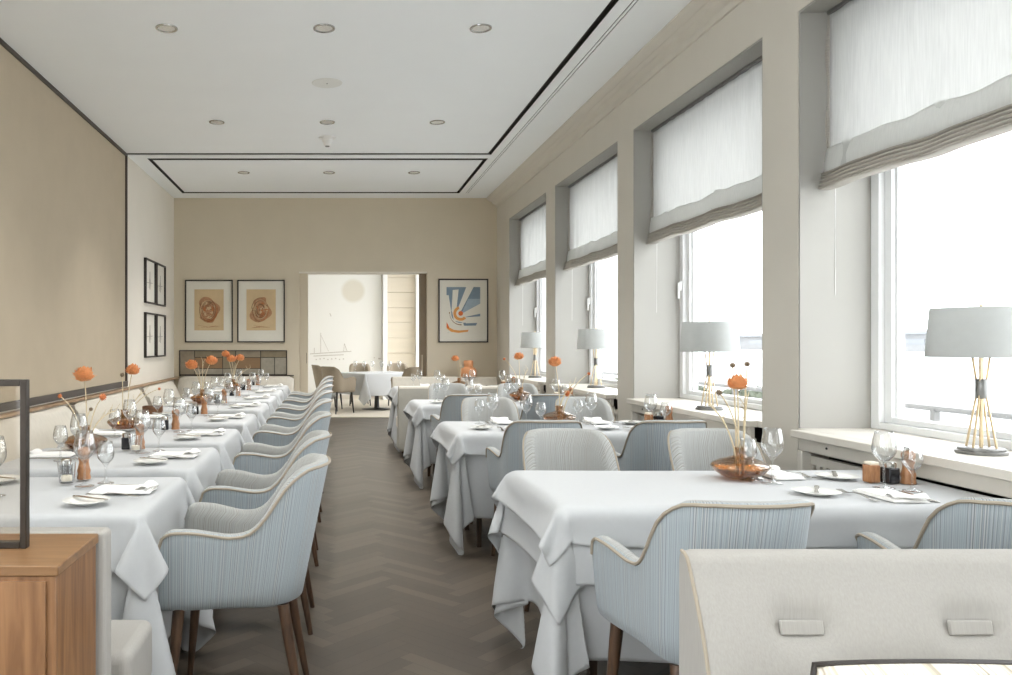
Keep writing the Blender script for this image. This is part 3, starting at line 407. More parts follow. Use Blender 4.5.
3,1,-1,1,1,5,-3,4,0,7,-3,-1,0,0,0,2,-2,0,-5,3,-4,5,-8,-6,-3,0,0,0,0,0,1,1,0,1,6,-2,0,-3,-1,6,-1,0,-1,-2,-1,0,1,4,1,-10,-2,0,0,-2,0,0,1,0,0,0,
0,1,-3,4,0,0,1,-2,0,-2,-1,0,0,-1,5,1,-5,0,0,-1,0,1,0,-1,-3,0,0,0,0,-1,3,-1,-1,-1,2,-3,1,2,1,0,0,1,-2,-2,3,0,0,0,0,-1,-1,1,-3,0,-1,0,0,1,1,1,
1,-1,0,1,0,0,0,0,0,1,0,-1,0,1,0,0,0,0,0,-1,-1,0,1,0,0,0,0,-1,1,-2,1,1,0,0,0,0,0,3,-3,1,0,0,0,0,0,0,0,0,0,0,0,0,0,-1,0,0,2,0,-1,0,
0,0,0,0,1,1,0,0,0,0,0,0,0,0,0,0,1,0,0,0,0,1,-2,1,-1,0,2,0,0,0,-1,1,-1,-4,1,3,1,0,0,0,0,1,1,0,2,0,0,0,-1,-2,2,1,-1,-2,1,1,0,-1,0,0,
0,1,0,-1,0,1,0,1,1,0,0,1,2,0,-1,0,1,1,-2,-6,1,5,-1,0,-1,0,1,-1,1,-3,1,-3,4,-2,7,0,-1,0,1,0,3,0,0,-1,-3,-3,-6,2,-2,2,2,-3,-1,-1,-1,0,-1,-2,6,0,
-1,8,-2,5,3,1,-1,0,1,-3,-3,-4,-3,-3,3,-7,2,-1,-6,0,0,1,0,0,0,2,-4,9,-2,0,4,1,3,5,4,2,-10,-2,-2,0,0,0,-4,1,-2,-4,0,-1,0,0,0,0,0,1,-1,2,7,-2,-2,2,
1,0,3,4,-15,0,1,-1,-2,-2,-1,1,-2,-2,0,-1,0,0,0,0,0,0,1,-1,5,3,0,-2,1,0,0,0,-14,0,-2,-2,-1,0,0,0,-3,-2,1,-1,0,0,0,0,0,0,1,1,2,3,0,0,-1,1,0,0,
-14,-2,-1,-1,-1,0,0,0,-4,0,-1,0,0,0,0,0,0,1,0,-1,1,6,1,0,0,-1,-1,1,-16,-2,-1,0,0,0,2,-3,-4,1,0,0,-1,0,0,0,1,-1,1,1,-1,4,2,0,0,0,0,0,-19,0,1,-1,
1,0,-1,-3,-1,0,0,-1,1,-1,0,0,0,1,0,-1,0,4,3,0,0,0,0,-1,
]),
'right_under': (46,53,[
-807,5,-9,-18,-17,-9,12,26,20,14,9,9,16,25,24,2,-19,-27,-14,-6,3,127,127,127,127,128,127,128,127,128,127,125,125,17,8,-2,-21,-29,-28,-24,-12,2,14,23,23,18,18,19,23,23,24,25,30,30,-10,-4,0,-1,-7,-16,
-8,5,4,1,-1,-3,-2,3,7,2,0,1,-1,0,0,0,0,0,0,0,0,0,0,0,0,0,0,0,-2,-1,0,1,3,5,6,5,1,-2,-1,0,3,0,0,0,-2,-16,6,2,5,3,0,-2,-10,-16,-2,5,4,0,-3,-3,
1,6,4,1,-1,-1,1,0,0,0,0,0,0,0,0,0,0,0,1,-1,-1,0,-2,0,1,4,6,6,4,-1,-2,0,2,1,0,1,-2,-5,-6,-13,13,8,6,3,0,-4,-14,-14,2,6,2,-2,-4,-1,6,6,0,0,0,0,
0,0,0,0,0,0,0,0,0,0,0,0,1,-1,-2,-1,0,2,6,7,5,1,-2,-2,2,2,0,0,-1,-4,-7,-2,-22,8,12,11,6,2,-1,-5,-17,-9,5,5,-1,-3,-3,4,8,1,0,-1,0,0,0,0,0,0,0,0,
0,0,0,1,-1,0,-1,-2,-1,1,4,6,7,3,0,-3,1,2,1,0,0,-5,-7,-5,-4,-23,0,7,12,13,6,3,-2,-9,-18,-3,7,3,-4,-3,2,7,4,-1,-1,0,0,0,0,0,0,0,0,0,0,0,0,1,-1,-1,
-1,-2,2,5,8,5,2,-3,0,1,2,0,0,-5,-6,-6,-5,-4,-16,-5,-2,4,12,16,7,2,-2,-14,-17,3,7,-1,-5,0,7,5,-1,0,0,0,0,0,0,0,0,0,0,0,0,0,0,0,-1,-2,0,2,7,7,5,-1,
-2,0,3,0,0,-5,-6,-8,-5,-4,-5,-9,-5,-6,-3,3,11,17,8,2,-3,-18,-12,7,4,-5,-2,6,5,1,-1,0,0,0,0,0,0,0,0,0,0,0,0,1,0,-3,-1,0,4,8,7,1,-2,-1,3,1,0,-5,-7,-8,
-4,-5,-5,-4,-6,-2,-4,-6,-5,1,10,20,8,2,-6,-22,-3,8,-2,-5,5,7,1,-1,0,0,0,0,0,0,0,0,0,0,0,1,-1,0,-2,-1,1,6,8,5,0,-3,3,1,0,-5,-7,-8,-6,-5,-5,-4,-4,-5,-1,-1,
-3,-6,-5,-2,8,22,10,1,-10,-22,5,5,-6,1,9,0,0,0,0,0,0,1,-1,1,-1,0,0,0,0,0,0,-2,-2,3,9,8,2,-3,1,1,1,-5,-8,-9,-5,-5,-6,-4,-2,2,-8,1,0,0,-2,-5,-5,-4,5,23,
12,1,-17,-17,10,-3,-2,10,1,0,0,0,0,0,0,0,0,0,1,-1,0,0,1,-2,-2,0,5,9,6,-1,-1,3,-1,-4,-9,-9,-6,-6,-6,-3,0,4,6,-10,0,1,1,0,-1,-3,-5,-5,1,24,15,-1,-23,-6,6,-5,
8,3,0,0,0,0,0,0,0,0,0,0,0,1,-1,0,0,-2,0,7,10,2,-2,2,-1,-3,-11,-8,-7,-6,-6,-1,3,6,6,6,-2,-3,-2,-2,1,0,-1,-2,-4,-5,-3,22,20,-5,-27,8,-6,5,6,0,0,0,0,0,
0,0,0,0,0,0,0,1,-1,-1,-1,0,11,8,-1,0,-1,-3,-11,-8,-9,-6,-4,2,6,7,7,4,1,14,-6,-5,-4,-4,-2,-1,-1,-1,-3,-5,-5,17,26,-11,-24,8,-3,8,1,1,0,0,0,0,0,0,0,0,0,0,
0,1,-1,-3,4,14,2,-1,-2,-2,-12,-9,-10,-6,-1,6,10,7,5,1,-1,-2,28,-2,-5,-6,-5,-6,-5,-3,-3,-2,-2,-4,-7,10,32,-20,-6,-8,10,2,2,-1,1,0,0,0,0,0,0,0,0,0,0,-1,0,8,10,-1,
-4,1,-16,-10,-10,-3,5,11,9,3,0,-3,-4,-3,-4,27,1,1,0,-3,-5,-6,-7,-6,-5,-3,-3,-3,-5,0,37,-31,8,-9,10,2,0,0,0,0,0,0,0,0,0,0,0,0,-1,2,14,1,-5,1,-20,-9,-9,4,9,13,
1,-4,-6,-5,-4,-4,-4,-2,15,3,2,4,3,2,1,-3,-4,-8,-8,-8,-4,-4,-3,-9,35,-27,4,11,-3,2,-1,0,0,0,0,0,0,0,0,0,1,-6,22,-2,-7,3,-25,-9,-2,16,5,0,-10,-6,-5,-3,-1,0,4,4,
5,7,0,1,0,2,5,3,5,4,3,-2,-4,-10,-11,-6,1,-15,17,-7,2,5,0,0,0,0,0,0,0,0,0,0,0,-1,13,-2,-5,1,-32,-2,15,2,-10,-5,-3,1,3,6,6,6,5,4,4,3,9,0,-1,-1,-1,-3,
0,-1,0,2,4,4,3,-1,-8,-10,6,-6,-3,3,4,-1,0,1,-1,1,0,0,0,1,0,0,3,1,-6,9,-23,9,5,-14,0,3,6,6,4,3,2,1,1,0,0,0,-1,14,0,0,0,-1,0,-1,0,-1,-2,-1,-1,0,
3,2,-3,-15,3,0,-3,5,0,1,0,0,0,0,0,0,0,0,1,-2,1,7,-15,11,-12,-3,5,10,5,2,0,1,0,0,0,0,0,0,-1,1,2,0,3,1,2,1,0,1,1,1,1,1,1,0,2,0,-3,-14,0,-1,
0,1,0,0,0,0,0,0,0,0,0,-1,0,1,1,0,-14,5,5,4,-2,2,3,1,1,1,1,1,-1,1,0,1,0,22,-1,-3,-1,-3,-1,-1,-2,-1,-1,-2,-2,-2,-1,-3,-1,2,-2,5,1,-3,0,0,-1,1,0,-1,
1,0,-1,0,1,-1,-2,-1,0,16,10,2,0,-1,-3,-3,1,-1,0,-1,0,1,0,0,-1,0,-7,-1,0,-1,0,-1,1,0,-1,0,1,0,1,1,2,2,3,3,-2,-1,1,-1,0,0,0,0,0,0,-1,1,0,-1,1,-1,
1,5,-6,1,0,-1,0,0,-1,-1,0,0,-1,0,-1,-1,-1,0,-1,9,0,-1,-1,0,0,-2,0,0,-1,-2,0,-1,-2,-1,-1,0,2,1,0,-1,1,0,0,0,-1,1,0,0,0,0,0,0,0,-1,-4,-3,-1,-1,1,0,
0,1,0,-1,-1,0,-1,-1,-1,0,-1,-1,23,-1,0,0,-1,-1,0,-1,-1,0,-1,-1,-1,-1,-2,-4,-4,-2,-3,1,0,0,-1,1,0,0,0,-1,1,0,-1,1,0,0,0,0,1,-1,-1,-3,-2,-3,-2,-3,-2,-1,-2,-1,
0,0,-2,0,1,-10,1,0,1,1,1,0,1,1,0,2,0,1,1,1,3,-4,-9,8,-1,2,-1,1,0,-1,1,0,0,0,0,0,0,-1,3,0,7,-9,-6,-5,-4,-4,-1,-1,-1,1,-1,0,0,-1,0,1,0,-1,-16,-1,
0,0,0,0,1,-1,0,0,0,0,0,0,0,0,4,20,-8,1,0,0,0,0,0,0,0,0,0,-1,1,0,-1,-2,4,-8,5,-3,0,2,0,1,-1,2,-1,0,1,0,0,0,0,-1,0,-11,1,1,0,0,0,0,1,-1,
0,0,-1,0,-2,-1,3,15,-6,0,1,0,1,-1,0,0,0,-1,1,0,0,0,-1,1,-2,2,0,13,-2,2,0,1,-1,0,-1,-1,0,-1,-1,0,-1,-1,0,-1,-9,0,0,0,0,0,-1,0,-1,-1,-2,-1,-1,2,6,5,
-4,10,3,-3,-2,-1,0,0,0,0,0,0,-1,1,-1,1,0,-3,-4,15,-12,19,-6,-5,-3,0,2,5,3,1,2,1,0,0,1,0,0,-19,0,-2,-1,-1,-2,-1,-3,0,0,2,5,6,9,6,6,13,-23,11,-4,-2,0,1,
-1,1,-1,1,-1,1,-1,0,-1,0,-4,-1,-8,26,-8,19,5,-2,-7,-7,-9,-4,-1,0,3,6,3,2,3,2,-25,-1,-1,-2,-1,0,1,3,4,5,6,7,7,5,6,9,-37,26,-3,-11,2,1,-1,0,0,0,0,0,0,0,
1,-1,0,7,-16,-6,-1,24,-6,10,9,6,1,-4,-5,-7,-7,-6,-5,-1,1,0,2,-29,-1,1,2,2,3,4,6,5,6,5,4,5,6,4,-40,15,11,-6,-1,-1,-1,0,0,0,0,0,0,0,0,0,0,0,-2,11,-12,-12,
-3,20,0,6,6,6,5,2,0,-2,-6,-8,-6,-6,-2,-2,-27,2,2,4,5,6,6,3,5,3,3,5,5,-2,-37,5,19,-1,-5,0,0,-1,0,0,0,0,0,0,0,0,0,1,-1,0,6,0,-21,-1,-2,16,4,5,4,4,
3,5,3,2,-1,-4,-6,-7,-5,-20,5,6,5,5,3,2,3,2,3,6,3,-6,-32,-1,14,12,-6,-3,1,-2,0,0,0,0,0,0,0,0,0,0,0,0,1,0,9,-14,-15,2,-1,12,6,6,4,3,1,2,3,5,2,2,
-2,-6,-4,5,3,2,2,1,2,2,3,6,1,-9,-27,-5,8,17,1,-5,-1,0,-1,-1,0,0,0,0,0,0,0,0,0,0,0,0,-1,9,-1,-20,-6,1,0,9,7,7,5,2,0,0,1,4,3,3,4,9,1,0,1,-1,
1,3,5,4,-1,-10,-23,-7,3,13,10,-2,-4,0,-1,0,-1,0,0,0,0,0,0,0,0,0,0,0,0,-2,7,5,-12,-16,0,0,0,5,8,8,7,4,0,-3,-1,0,3,1,10,-1,0,0,3,4,5,2,-2,-11,-20,-8,
0,9,15,3,-4,-3,-2,1,0,-1,0,0,0,0,0,0,0,0,0,0,0,0,-1,3,7,-1,-18,-9,0,0,1,4,7,8,7,6,2,-3,-2,-1,0,7,0,2,4,4,5,1,-4,-11,-16,-9,-1,4,13,9,0,-4,-2,0,
-1,0,-1,0,0,0,0,0,0,0,0,0,0,0,0,0,1,8,0,-9,-16,-3,1,0,0,2,6,9,8,7,4,-1,-3,-1,8,3,4,5,3,0,-6,-10,-14,-10,-2,2,10,12,4,-4,-1,-3,0,0,0,-1,0,1,-1,0,
0,0,0,0,0,0,0,0,0,0,8,1,-3,-13,-11,-1,1,-1,1,2,4,8,10,7,4,1,-1,12,5,5,1,-1,-6,-10,-11,-11,-2,0,6,11,9,1,-3,-2,-3,-1,1,0,0,-1,0,0,1,-1,1,-1,0,0,0,1,
-2,1,-1,8,2,1,-10,-13,-6,0,1,-1,0,2,4,6,11,9,4,2,19,3,1,-2,-7,-9,-10,-11,-2,-1,4,9,11,4,-2,-2,-2,-3,1,0,0,-1,0,0,0,0,0,0,0,1,-1,0,0,1,-1,-1,7,3,0,-2,
-13,-11,-2,1,1,-2,0,1,3,6,10,10,5,23,0,-4,-6,-8,-9,-10,-4,0,1,6,10,8,2,-3,-2,-1,-2,-1,0,1,-1,0,0,0,0,0,0,0,0,0,0,0,0,0,0,4,5,-1,0,-6,-12,-9,0,0,1,-1,
-1,1,2,5,10,11,22,-3,-7,-8,-8,-9,-4,-1,0,4,8,11,4,-1,-3,0,-3,-2,1,0,0,-1,0,0,0,0,0,0,0,0,0,0,0,0,0,0,4,4,1,0,-4,-9,-10,-6,1,1,0,-1,0,0,2,4,9,18,
-8,-7,-7,-8,-5,-2,1,1,7,10,7,2,-3,-1,-1,-2,-1,0,0,0,0,-1,0,0,0,0,0,0,0,0,1,-1,0,0,-1,3,7,0,0,-1,-6,-11,-8,-2,1,0,0,-1,0,0,1,2,5,-2,-6,-8,-5,-2,0,0,
5,8,9,4,0,-2,-2,0,-3,0,0,-1,1,-1,0,0,0,0,0,0,0,0,0,0,0,0,0,0,2,5,2,0,0,-4,-8,-10,-6,-1,2,0,-1,-1,0,0,-1,-24,14,1,-6,-2,-1,0,2,6,10,7,2,-1,-3,0,
-2,-1,-2,1,0,0,-1,0,0,0,0,0,0,0,0,0,0,0,0,1,0,0,7,1,0,0,-1,-6,-8,-10,-3,0,1,0,-1,-1,-2,-4,-456,30,21,13,14,19,20,-1,-16,-23,-26,-25,-21,-8,15,30,23,13,8,12,17,6,
-12,-12,-8,-5,-5,-2,-2,0,9,25,24,-1,-12,-15,-21,-8,-10,-18,-26,-29,-22,-10,6,14,15,11,6,1,-1,-5,0,-1,-8,-4,1,-3,-4,2,16,9,3,1,0,-2,-6,-6,-2,2,0,0,1,-1,-1,-1,1,0,1,1,-1,1,
0,0,-1,-1,-1,0,0,2,0,-1,-3,-3,3,4,8,5,1,-2,-2,-3,-3,1,11,15,-19,1,3,2,1,-3,-5,7,16,7,3,-1,-2,-3,-8,-3,3,0,0,-1,1,-1,0,-1,1,0,1,1,-1,0,-1,0,-1,-1,0,0,
2,0,-3,-3,0,3,8,6,2,0,-1,-4,-2,1,5,8,4,-16,-5,2,4,4,0,-5,-3,12,14,4,1,0,-4,-6,-5,1,1,0,-1,0,0,-1,0,1,0,1,0,0,1,-1,-1,-1,0,-1,1,1,0,-3,-3,1,5,7,
6,1,-1,-4,-4,-1,6,8,4,1,-6,-9,-5,2,4,3,-1,-6,0,16,12,3,-1,-3,-6,-7,1,4,-2,0,-1,0,-1,1,0,1,1,0,0,-1,-1,0,-1,-1,0,0,2,-1,-4,-2,4,7,7,3,1,-4,-5,-1,4,8,
6,1,0,9,-11,-11,-7,2,5,3,-2,-7,5,17,8,2,-2,-6,-7,-2,4,-1,-1,0,-1,-1,1,2,0,0,0,1,-1,0,-2,0,0,-1,1,3,-4,-4,1,4,8,6,1,-2,-6,-1,4,9,5,0,1,0,19,-7,-11,-12,
-9,1,6,3,-3,-7,11,17,4,1,-5,-9,-3,3,0,-1,1,-2,0,1,0,1,0,1,0,-1,-1,0,-1,-1,0,1,2,-5,-3,3,8,7,3,0,-6,-2,2,9,5,2,1,-2,-2,25,-4,-6,-10,-13,-10,0,6,2,-4,-5,
17,13,1,-2,-8,-6,3,0,0,-1,-1,0,1,1,1,0,0,-1,1,-1,-2,-1,0,0,2,-1,-4,-1,5,8,6,1,-5,-3,2,9,5,2,0,-2,-2,-5,25,-1,-2,-5,-8,-14,-12,-2,7,2,-6,0,21,8,-2,-7,-8,2,
1,-1,0,-1,0,1,1,0,0,1,0,0,-1,-1,-1,-1,0,3,-3,-4,2,7,8,4,-3,-5,1,9,5,2,0,-3,-3,-5,-7,26,0,-1,-1,-4,-7,-13,-15,-4,8,1,-8,8,19,4,-5,-11,0,1,0,0,-2,1,2,0,
1,0,0,0,-1,0,-2,0,-1,1,2,-5,-3,6,9,6,-2,-5,2,8,6,2,-1,-4,-3,-7,-9,-9,24,1,1,-1,-1,-3,-6,-10,-16,-8,9,0,-10,19,13,-2,-10,-5,3,0,0,-2,1,1,2,-1,1,-1,1,0,-1,-1,
-2,-1,1,1,-5,1,8,8,2,-4,1,7,6,1,-2,-3,-6,-9,-10,-8,-7,25,-1,0,1,0,0,-2,-5,-9,-16,-13,10,-1,-7,25,5,-9,-8,3,-1,1,-2,1,2,0,1,-1,1,1,-1,-1,-2,0,-2,1,0,-4,5,9,
5,-2,0,7,6,0,-2,-5,-9,-10,-11,-7,-4,-1,26,0,-1,-1,0,0,0,0,-3,-8,-14,-18,11,-6,4,23,-4,-14,2,1,-1,-2,3,2,0,-1,1,0,-1,2,-2,-2,-1,-1,1,-2,-2,10,8,1,0,5,5,0,-2,-8,
-11,-12,-9,-4,-2,-1,0,23,3,0,1,-1,-1,0,-1,0,-1,-6,-12,-24,13,-12,19,9,-14,0,1,0,-2,3,1,0,1,0,0,0,0,0,-3,-1,-1,3,-6,4,11,4,1,3,7,-1,-5,-12,-13,-10,-6,-2,-1,0,0,0,
8,5,7,3,3,1,0,-1,-1,-1,0,-4,-8,-28,10,-13,34,-10,-10,1,0,-1,5,0,0,0,-1,0,1,0,0,-3,-1,-1,0,-3,11,6,6,1,6,-2,-8,-16,-13,-8,-3,0,0,0,1,1,1,-13,6,6,7,6,7,4,
3,1,-1,-1,0,-2,-5,-28,3,-5,25,-19,3,-2,0,5,-1,1,-1,1,0,0,1,0,-4,-1,-1,-3,6,9,10,-2,7,-4,-15,-20,-8,-3,0,0,1,3,3,4,4,7,-26,2,2,4,6,6,8,8,7,7,3,-1,0,-2,
-1,-23,-14,21,2,-17,2,3,3,0,-1,1,0,0,0,0,0,-3,-4,-1,12,-3,18,-3,3,-7,-23,-16,0,-1,3,5,7,7,6,8,7,6,4,-29,0,0,0,1,2,3,4,7,8,10,11,7,4,-1,0,-11,-31,24,4,-25,
15,-3,0,0,0,0,0,0,0,1,2,-10,15,-8,20,-1,-12,-4,-27,-2,8,7,11,9,8,5,5,2,1,-1,0,-1,-12,-2,0,0,-1,-1,0,0,0,0,2,4,6,9,9,0,1,-3,-19,3,7,-1,-3,0,0,0,0,0,
0,0,0,-1,0,0,14,-7,-6,15,-28,9,8,7,5,1,0,-2,0,-2,1,-1,0,0,0,-1,-1,-1,0,-1,-1,-2,0,-2,-1,-1,-1,0,2,4,15,2,2,0,-3,3,-2,0,0,0,0,0,0,0,0,0,0,1,-1,-7,
4,4,-21,15,6,2,-2,-2,-1,0,0,-1,1,-1,1,0,0,1,17,0,0,-2,0,0,-1,-1,0,-1,-1,-1,-1,-3,-1,-4,7,8,5,0,-3,-1,0,0,0,0,0,0,0,0,0,1,1,0,-1,-1,-11,9,2,0,0,0,
0,0,-1,0,0,-1,0,-1,0,0,-1,140,1,-1,1,0,0,1,0,-1,1,0,0,0,0,0,0,0,-1,1,0,1,-1,0,0,0,0,0,0,0,0,0,0,1,1,0,-3,1,-2,0,0,0,0,0,0,1,0,0,0,0,
0,0,0,0,142,-1,1,0,0,0,-1,0,1,0,0,0,-1,1,0,0,0,0,0,0,1,-1,0,0,0,0,0,0,0,0,0,0,0,0,0,0,0,0,0,0,0,0,0,0,0,0,0,0,0,0,0,0,0,141,1,0,
0,0,-1,1,0,0,0,0,0,0,0,0,0,0,-1,1,0,0,0,0,0,0,0,0,0,0,0,0,0,1,0,0,-1,0,0,0,0,0,0,0,0,-1,0,0,0,0,0,0,0,0,140,0,0,0,0,1,0,0,0,0,
0,0,1,0,0,0,0,0,1,-1,0,0,0,0,0,0,0,0,0,0,0,1,-1,0,0,-1,1,0,0,0,0,0,0,0,-1,0,0,0,0,0,0,-1,0,142,0,0,0,0,0,0,0,0,0,0,0,0,0,0,0,-1,
1,0,1,0,-1,0,0,0,0,0,0,0,0,0,0,1,0,-1,0,0,-1,0,0,0,-1,0,0,1,-1,0,0,0,0,0,1,0,5,-1,0,-1,0,-1,0,-1,0,0,0,0,0,0,0,-2,9,6,5,0,-1,-1,0,0,
0,0,0,0,0,0,0,0,2,1,-1,-4,1,1,-1,1,-1,1,0,0,0,0,0,0,0,0,0,0,-1,-10,1,-1,0,-1,0,-1,1,0,0,0,1,1,2,4,12,3,2,0,0,0,0,0,0,0,0,0,0,0,0,0,
-1,-2,1,2,-3,-15,-5,4,1,3,3,3,1,1,2,1,0,1,0,0,1,1,-13,-1,1,0,0,0,1,0,0,2,2,2,6,6,7,2,-1,0,-17,4,-1,5,-1,0,0,0,0,0,0,1,-1,3,2,-9,-2,13,0,-12,
-11,-3,0,-1,0,3,1,2,1,3,1,1,2,0,1,-23,1,0,2,2,3,2,5,5,6,7,8,5,4,1,-2,-9,-31,16,6,-5,0,-5,3,-1,0,0,0,0,0,-1,10,-19,19,8,-16,21,2,-10,-15,-13,-8,-5,-3,1,
-1,1,-1,1,1,1,1,1,-16,2,3,3,4,5,6,5,6,4,4,1,0,-2,-4,-16,-15,3,5,3,8,-8,-3,2,0,0,0,0,0,0,1,1,-2,-17,7,26,-12,19,1,-2,-7,-9,-11,-10,-8,-4,-3,0,0,1,-1,1,
0,-3,4,4,4,5,4,4,3,2,0,-1,-1,-3,-6,-19,-4,-10,16,5,0,4,-7,-1,1,-1,0,0,0,1,0,1,-1,-1,-3,-2,-7,28,-10,17,0,0,-2,-4,-7,-9,-9,-8,-7,-4,-2,0,-1,1,10,3,5,4,2,2,
1,0,-1,-1,-2,-4,-8,-19,0,-7,3,15,1,0,3,-6,-1,0,0,0,0,1,-1,0,1,-1,0,-1,-7,0,2,20,-6,15,1,-1,-1,-1,-3,-4,-7,-8,-9,-9,-6,-3,-2,20,4,2,1,0,0,-1,-2,-1,-2,-5,-10,-18,
1,1,-7,13,9,-1,1,1,-5,0,-1,0,0,0,0,0,0,2,-1,0,1,-8,8,-13,12,10,-2,12,2,0,-1,0,-2,-1,-3,-5,-6,-8,-10,-8,27,0,-1,-1,0,-1,0,-1,-4,-6,-12,-16,0,9,-9,2,13,4,1,-1,
1,-4,-1,-1,1,0,0,0,0,1,1,-2,1,0,-4,-1,-3,-2,15,4,-1,10,4,0,-1,0,0,0,-1,-2,-3,-4,-8,25,-1,0,0,0,0,-3,-4,-8,-13,-13,1,11,-7,-5,11,8,3,-1,1,0,-4,0,-1,0,0,0,
0,0,0,1,-1,0,0,-2,-4,11,-17,8,11,3,0,7,5,1,-1,-2,1,1,1,-1,-1,0,24,1,-1,1,-1,-4,-6,-10,-11,-11,1,11,-1,-9,3,11,6,1,0,-1,1,-3,-1,-1,0,0,1,-1,1,0,1,-2,0,0,
-1,-5,5,-6,-5,13,7,1,1,6,5,2,0,-3,0,1,1,1,-1,25,0,0,-3,-5,-7,-9,-11,-9,1,10,3,-8,-3,7,9,4,1,-1,1,-1,-2,-2,0,0,0,-1,1,0,1,0,-2,1,-1,0,-4,3,0,-10,4,12,
5,0,0,5,6,3,0,-3,-2,1,1,2,25,-1,-3,-6,-8,-9,-11,-6,0,10,5,-6,-7,3,10,7,1,0,1,-1,1,-3,-1,-1,1,-1,1,-1,1,0,0,-1,-1,0,0,-3,0,8,-12,-5,9,10,4,-1,0,3,6,4,
1,-2,-3,0,0,23,-4,-7,-8,-9,-10,-5,1,9,5,-2,-7,-2,6,9,4,1,1,-1,1,-1,-3,0,-1,0,0,0,1,-1,0,0,0,0,-1,1,-3,-2,6,-4,-9,2,10,7,3,-2,0,3,6,4,2,-2,-3,-1,17,-8,
-9,-8,-8,-4,1,6,7,1,-6,-6,2,9,7,3,1,-1,1,-1,0,-1,-2,-1,0,0,0,0,0,1,-1,-1,1,0,0,-3,-2,4,1,-8,-5,6,10,5,2,-2,-1,2,6,5,4,-2,-3,6,-8,-8,-7,-3,1,6,7,2,
-4,-7,-2,7,8,5,0,1,1,-1,1,-1,-2,-1,-1,0,1,-1,0,1,0,0,-1,0,0,-1,0,-5,5,3,-6,-8,1,8,9,4,0,-3,0,1,5,5,5,0,-5,-7,-5,-3,1,4,7,4,-2,-7,-4,3,7,7,3,1,
1,-1,1,-1,1,-3,-1,-1,0,0,1,0,0,-1,0,-1,0,1,0,-1,-4,2,4,-3,-6,-5,3,10,7,3,0,-3,-1,1,4,5,6,-12,-6,-2,1,3,6,5,0,-6,-5,-1,6,7,5,3,0,1,-1,0,1,-1,-2,-1,
0,-1,0,0,0,0,0,-1,1,0,-1,1,-1,-5,3,3,0,-5,-7,0,6,9,6,2,-2,-2,-1,1,3,4,-19,-1,1,2,6,6,0,-3,-5,-4,2,7,7,4,0,1,0,1,0,-1,0,-2,0,-2,1,0,0,0,0,0,
-1,-1,1,0,0,0,-5,0,4,2,-4,-6,-4,2,8,9,3,1,-1,-2,-1,-1,-4,-17,0,-1,5,5,2,0,-5,-5,-1,6,6,6,2,1,0,1,-1,0,1,-1,-1,-2,0,-1,0,0,0,0,0,0,-1,1,-1,0,1,-5,
0,4,1,-1,-4,-6,-2,5,8,8,2,-1,-1,-3,-5,-14,-734,0,19,20,21,20,19,16,14,13,13,14,13,13,9,4,1,0,1,0,1,0,-1,-2,0,-1,0,0,0,0,0,2,1,-1,-1,-2,-4,-4,-3,-4,-6,-9,-13,-16,
-19,-19,-19,-19,-19,-19,-18,-15,0,0,20,2,0,0,0,1,2,1,1,0,-1,1,0,1,1,0,1,0,0,0,0,-1,1,0,0,0,0,0,0,0,-1,0,1,-1,0,0,1,-1,0,-1,-2,-1,-2,0,0,0,0,0,1,0,
-3,-21,23,-1,0,0,-1,1,0,2,2,0,1,0,-1,1,1,2,0,0,0,0,0,0,0,0,-1,1,0,0,0,0,0,0,0,0,0,0,0,0,0,-1,-2,-1,-2,-1,0,0,0,0,1,-1,-1,-2,0,21,1,0,0,0,
0,0,1,2,2,-1,1,0,0,1,1,1,0,-1,1,0,0,0,0,0,0,0,0,0,0,0,0,0,-1,1,-1,1,-1,0,-1,-1,-2,-2,0,0,0,0,0,0,0,-1,-1,-1,19,3,0,0,0,0,0,-1,2,2,2,-1,
1,-1,1,1,2,0,0,0,0,0,0,-1,1,0,0,0,0,0,0,0,0,0,-1,1,-1,1,-1,-1,-2,-2,-1,0,0,0,0,1,-1,-1,-1,-1,0,18,1,2,1,0,-1,1,0,0,2,2,1,0,0,0,2,1,0,0,
0,0,-1,0,1,0,0,0,0,0,0,0,0,-1,1,0,0,0,-1,0,-2,-2,-2,0,0,0,0,1,-1,-1,-1,-1,0,-1,16,1,1,2,2,0,0,0,0,0,3,2,-1,1,0,1,1,0,1,0,0,0,0,0,0,0,
0,0,0,0,0,-1,1,-1,0,0,1,0,-2,-2,-2,0,0,-1,0,1,-1,-1,-1,-1,0,-1,0,15,1,1,2,1,2,0,0,0,0,0,3,2,-1,1,0,2,1,0,-1,0,1,0,0,0,-1,0,0,0,0,1,0,0,
0,0,0,-1,0,-2,-2,-1,-1,0,1,0,-1,-1,-1,-1,0,-1,-1,-2,14,0,1,1,2,2,1,1,0,0,0,2,2,1,-1,1,2,1,0,0,0,0,0,0,0,0,0,0,0,0,-1,1,-1,1,0,0,0,-2,-1,-3,
-1,0,0,0,0,-1,-1,-1,-1,-1,-1,-1,0,15,0,0,0,1,1,2,2,1,0,0,0,3,2,0,0,2,1,0,0,0,-1,0,1,-1,1,0,0,0,0,0,0,0,-1,0,0,0,-1,-3,-1,-1,0,0,0,-1,-1,-1,
-1,-1,-1,-1,-2,-1,14,0,0,0,0,1,2,2,1,2,0,0,0,3,2,0,0,3,-1,1,0,0,0,0,0,0,0,0,0,0,0,0,0,0,0,0,-1,-2,-2,-2,0,0,0,-1,-1,-1,-1,-2,0,-2,-2,0,-2,15,
0,0,0,0,0,0,1,2,2,3,-2,1,2,2,1,1,1,1,0,0,0,0,-1,1,0,0,0,0,0,0,0,0,-1,0,1,-1,-4,-2,0,0,0,0,-2,-1,-2,-2,0,-3,-1,0,-1,0,15,0,0,0,0,0,0,0,
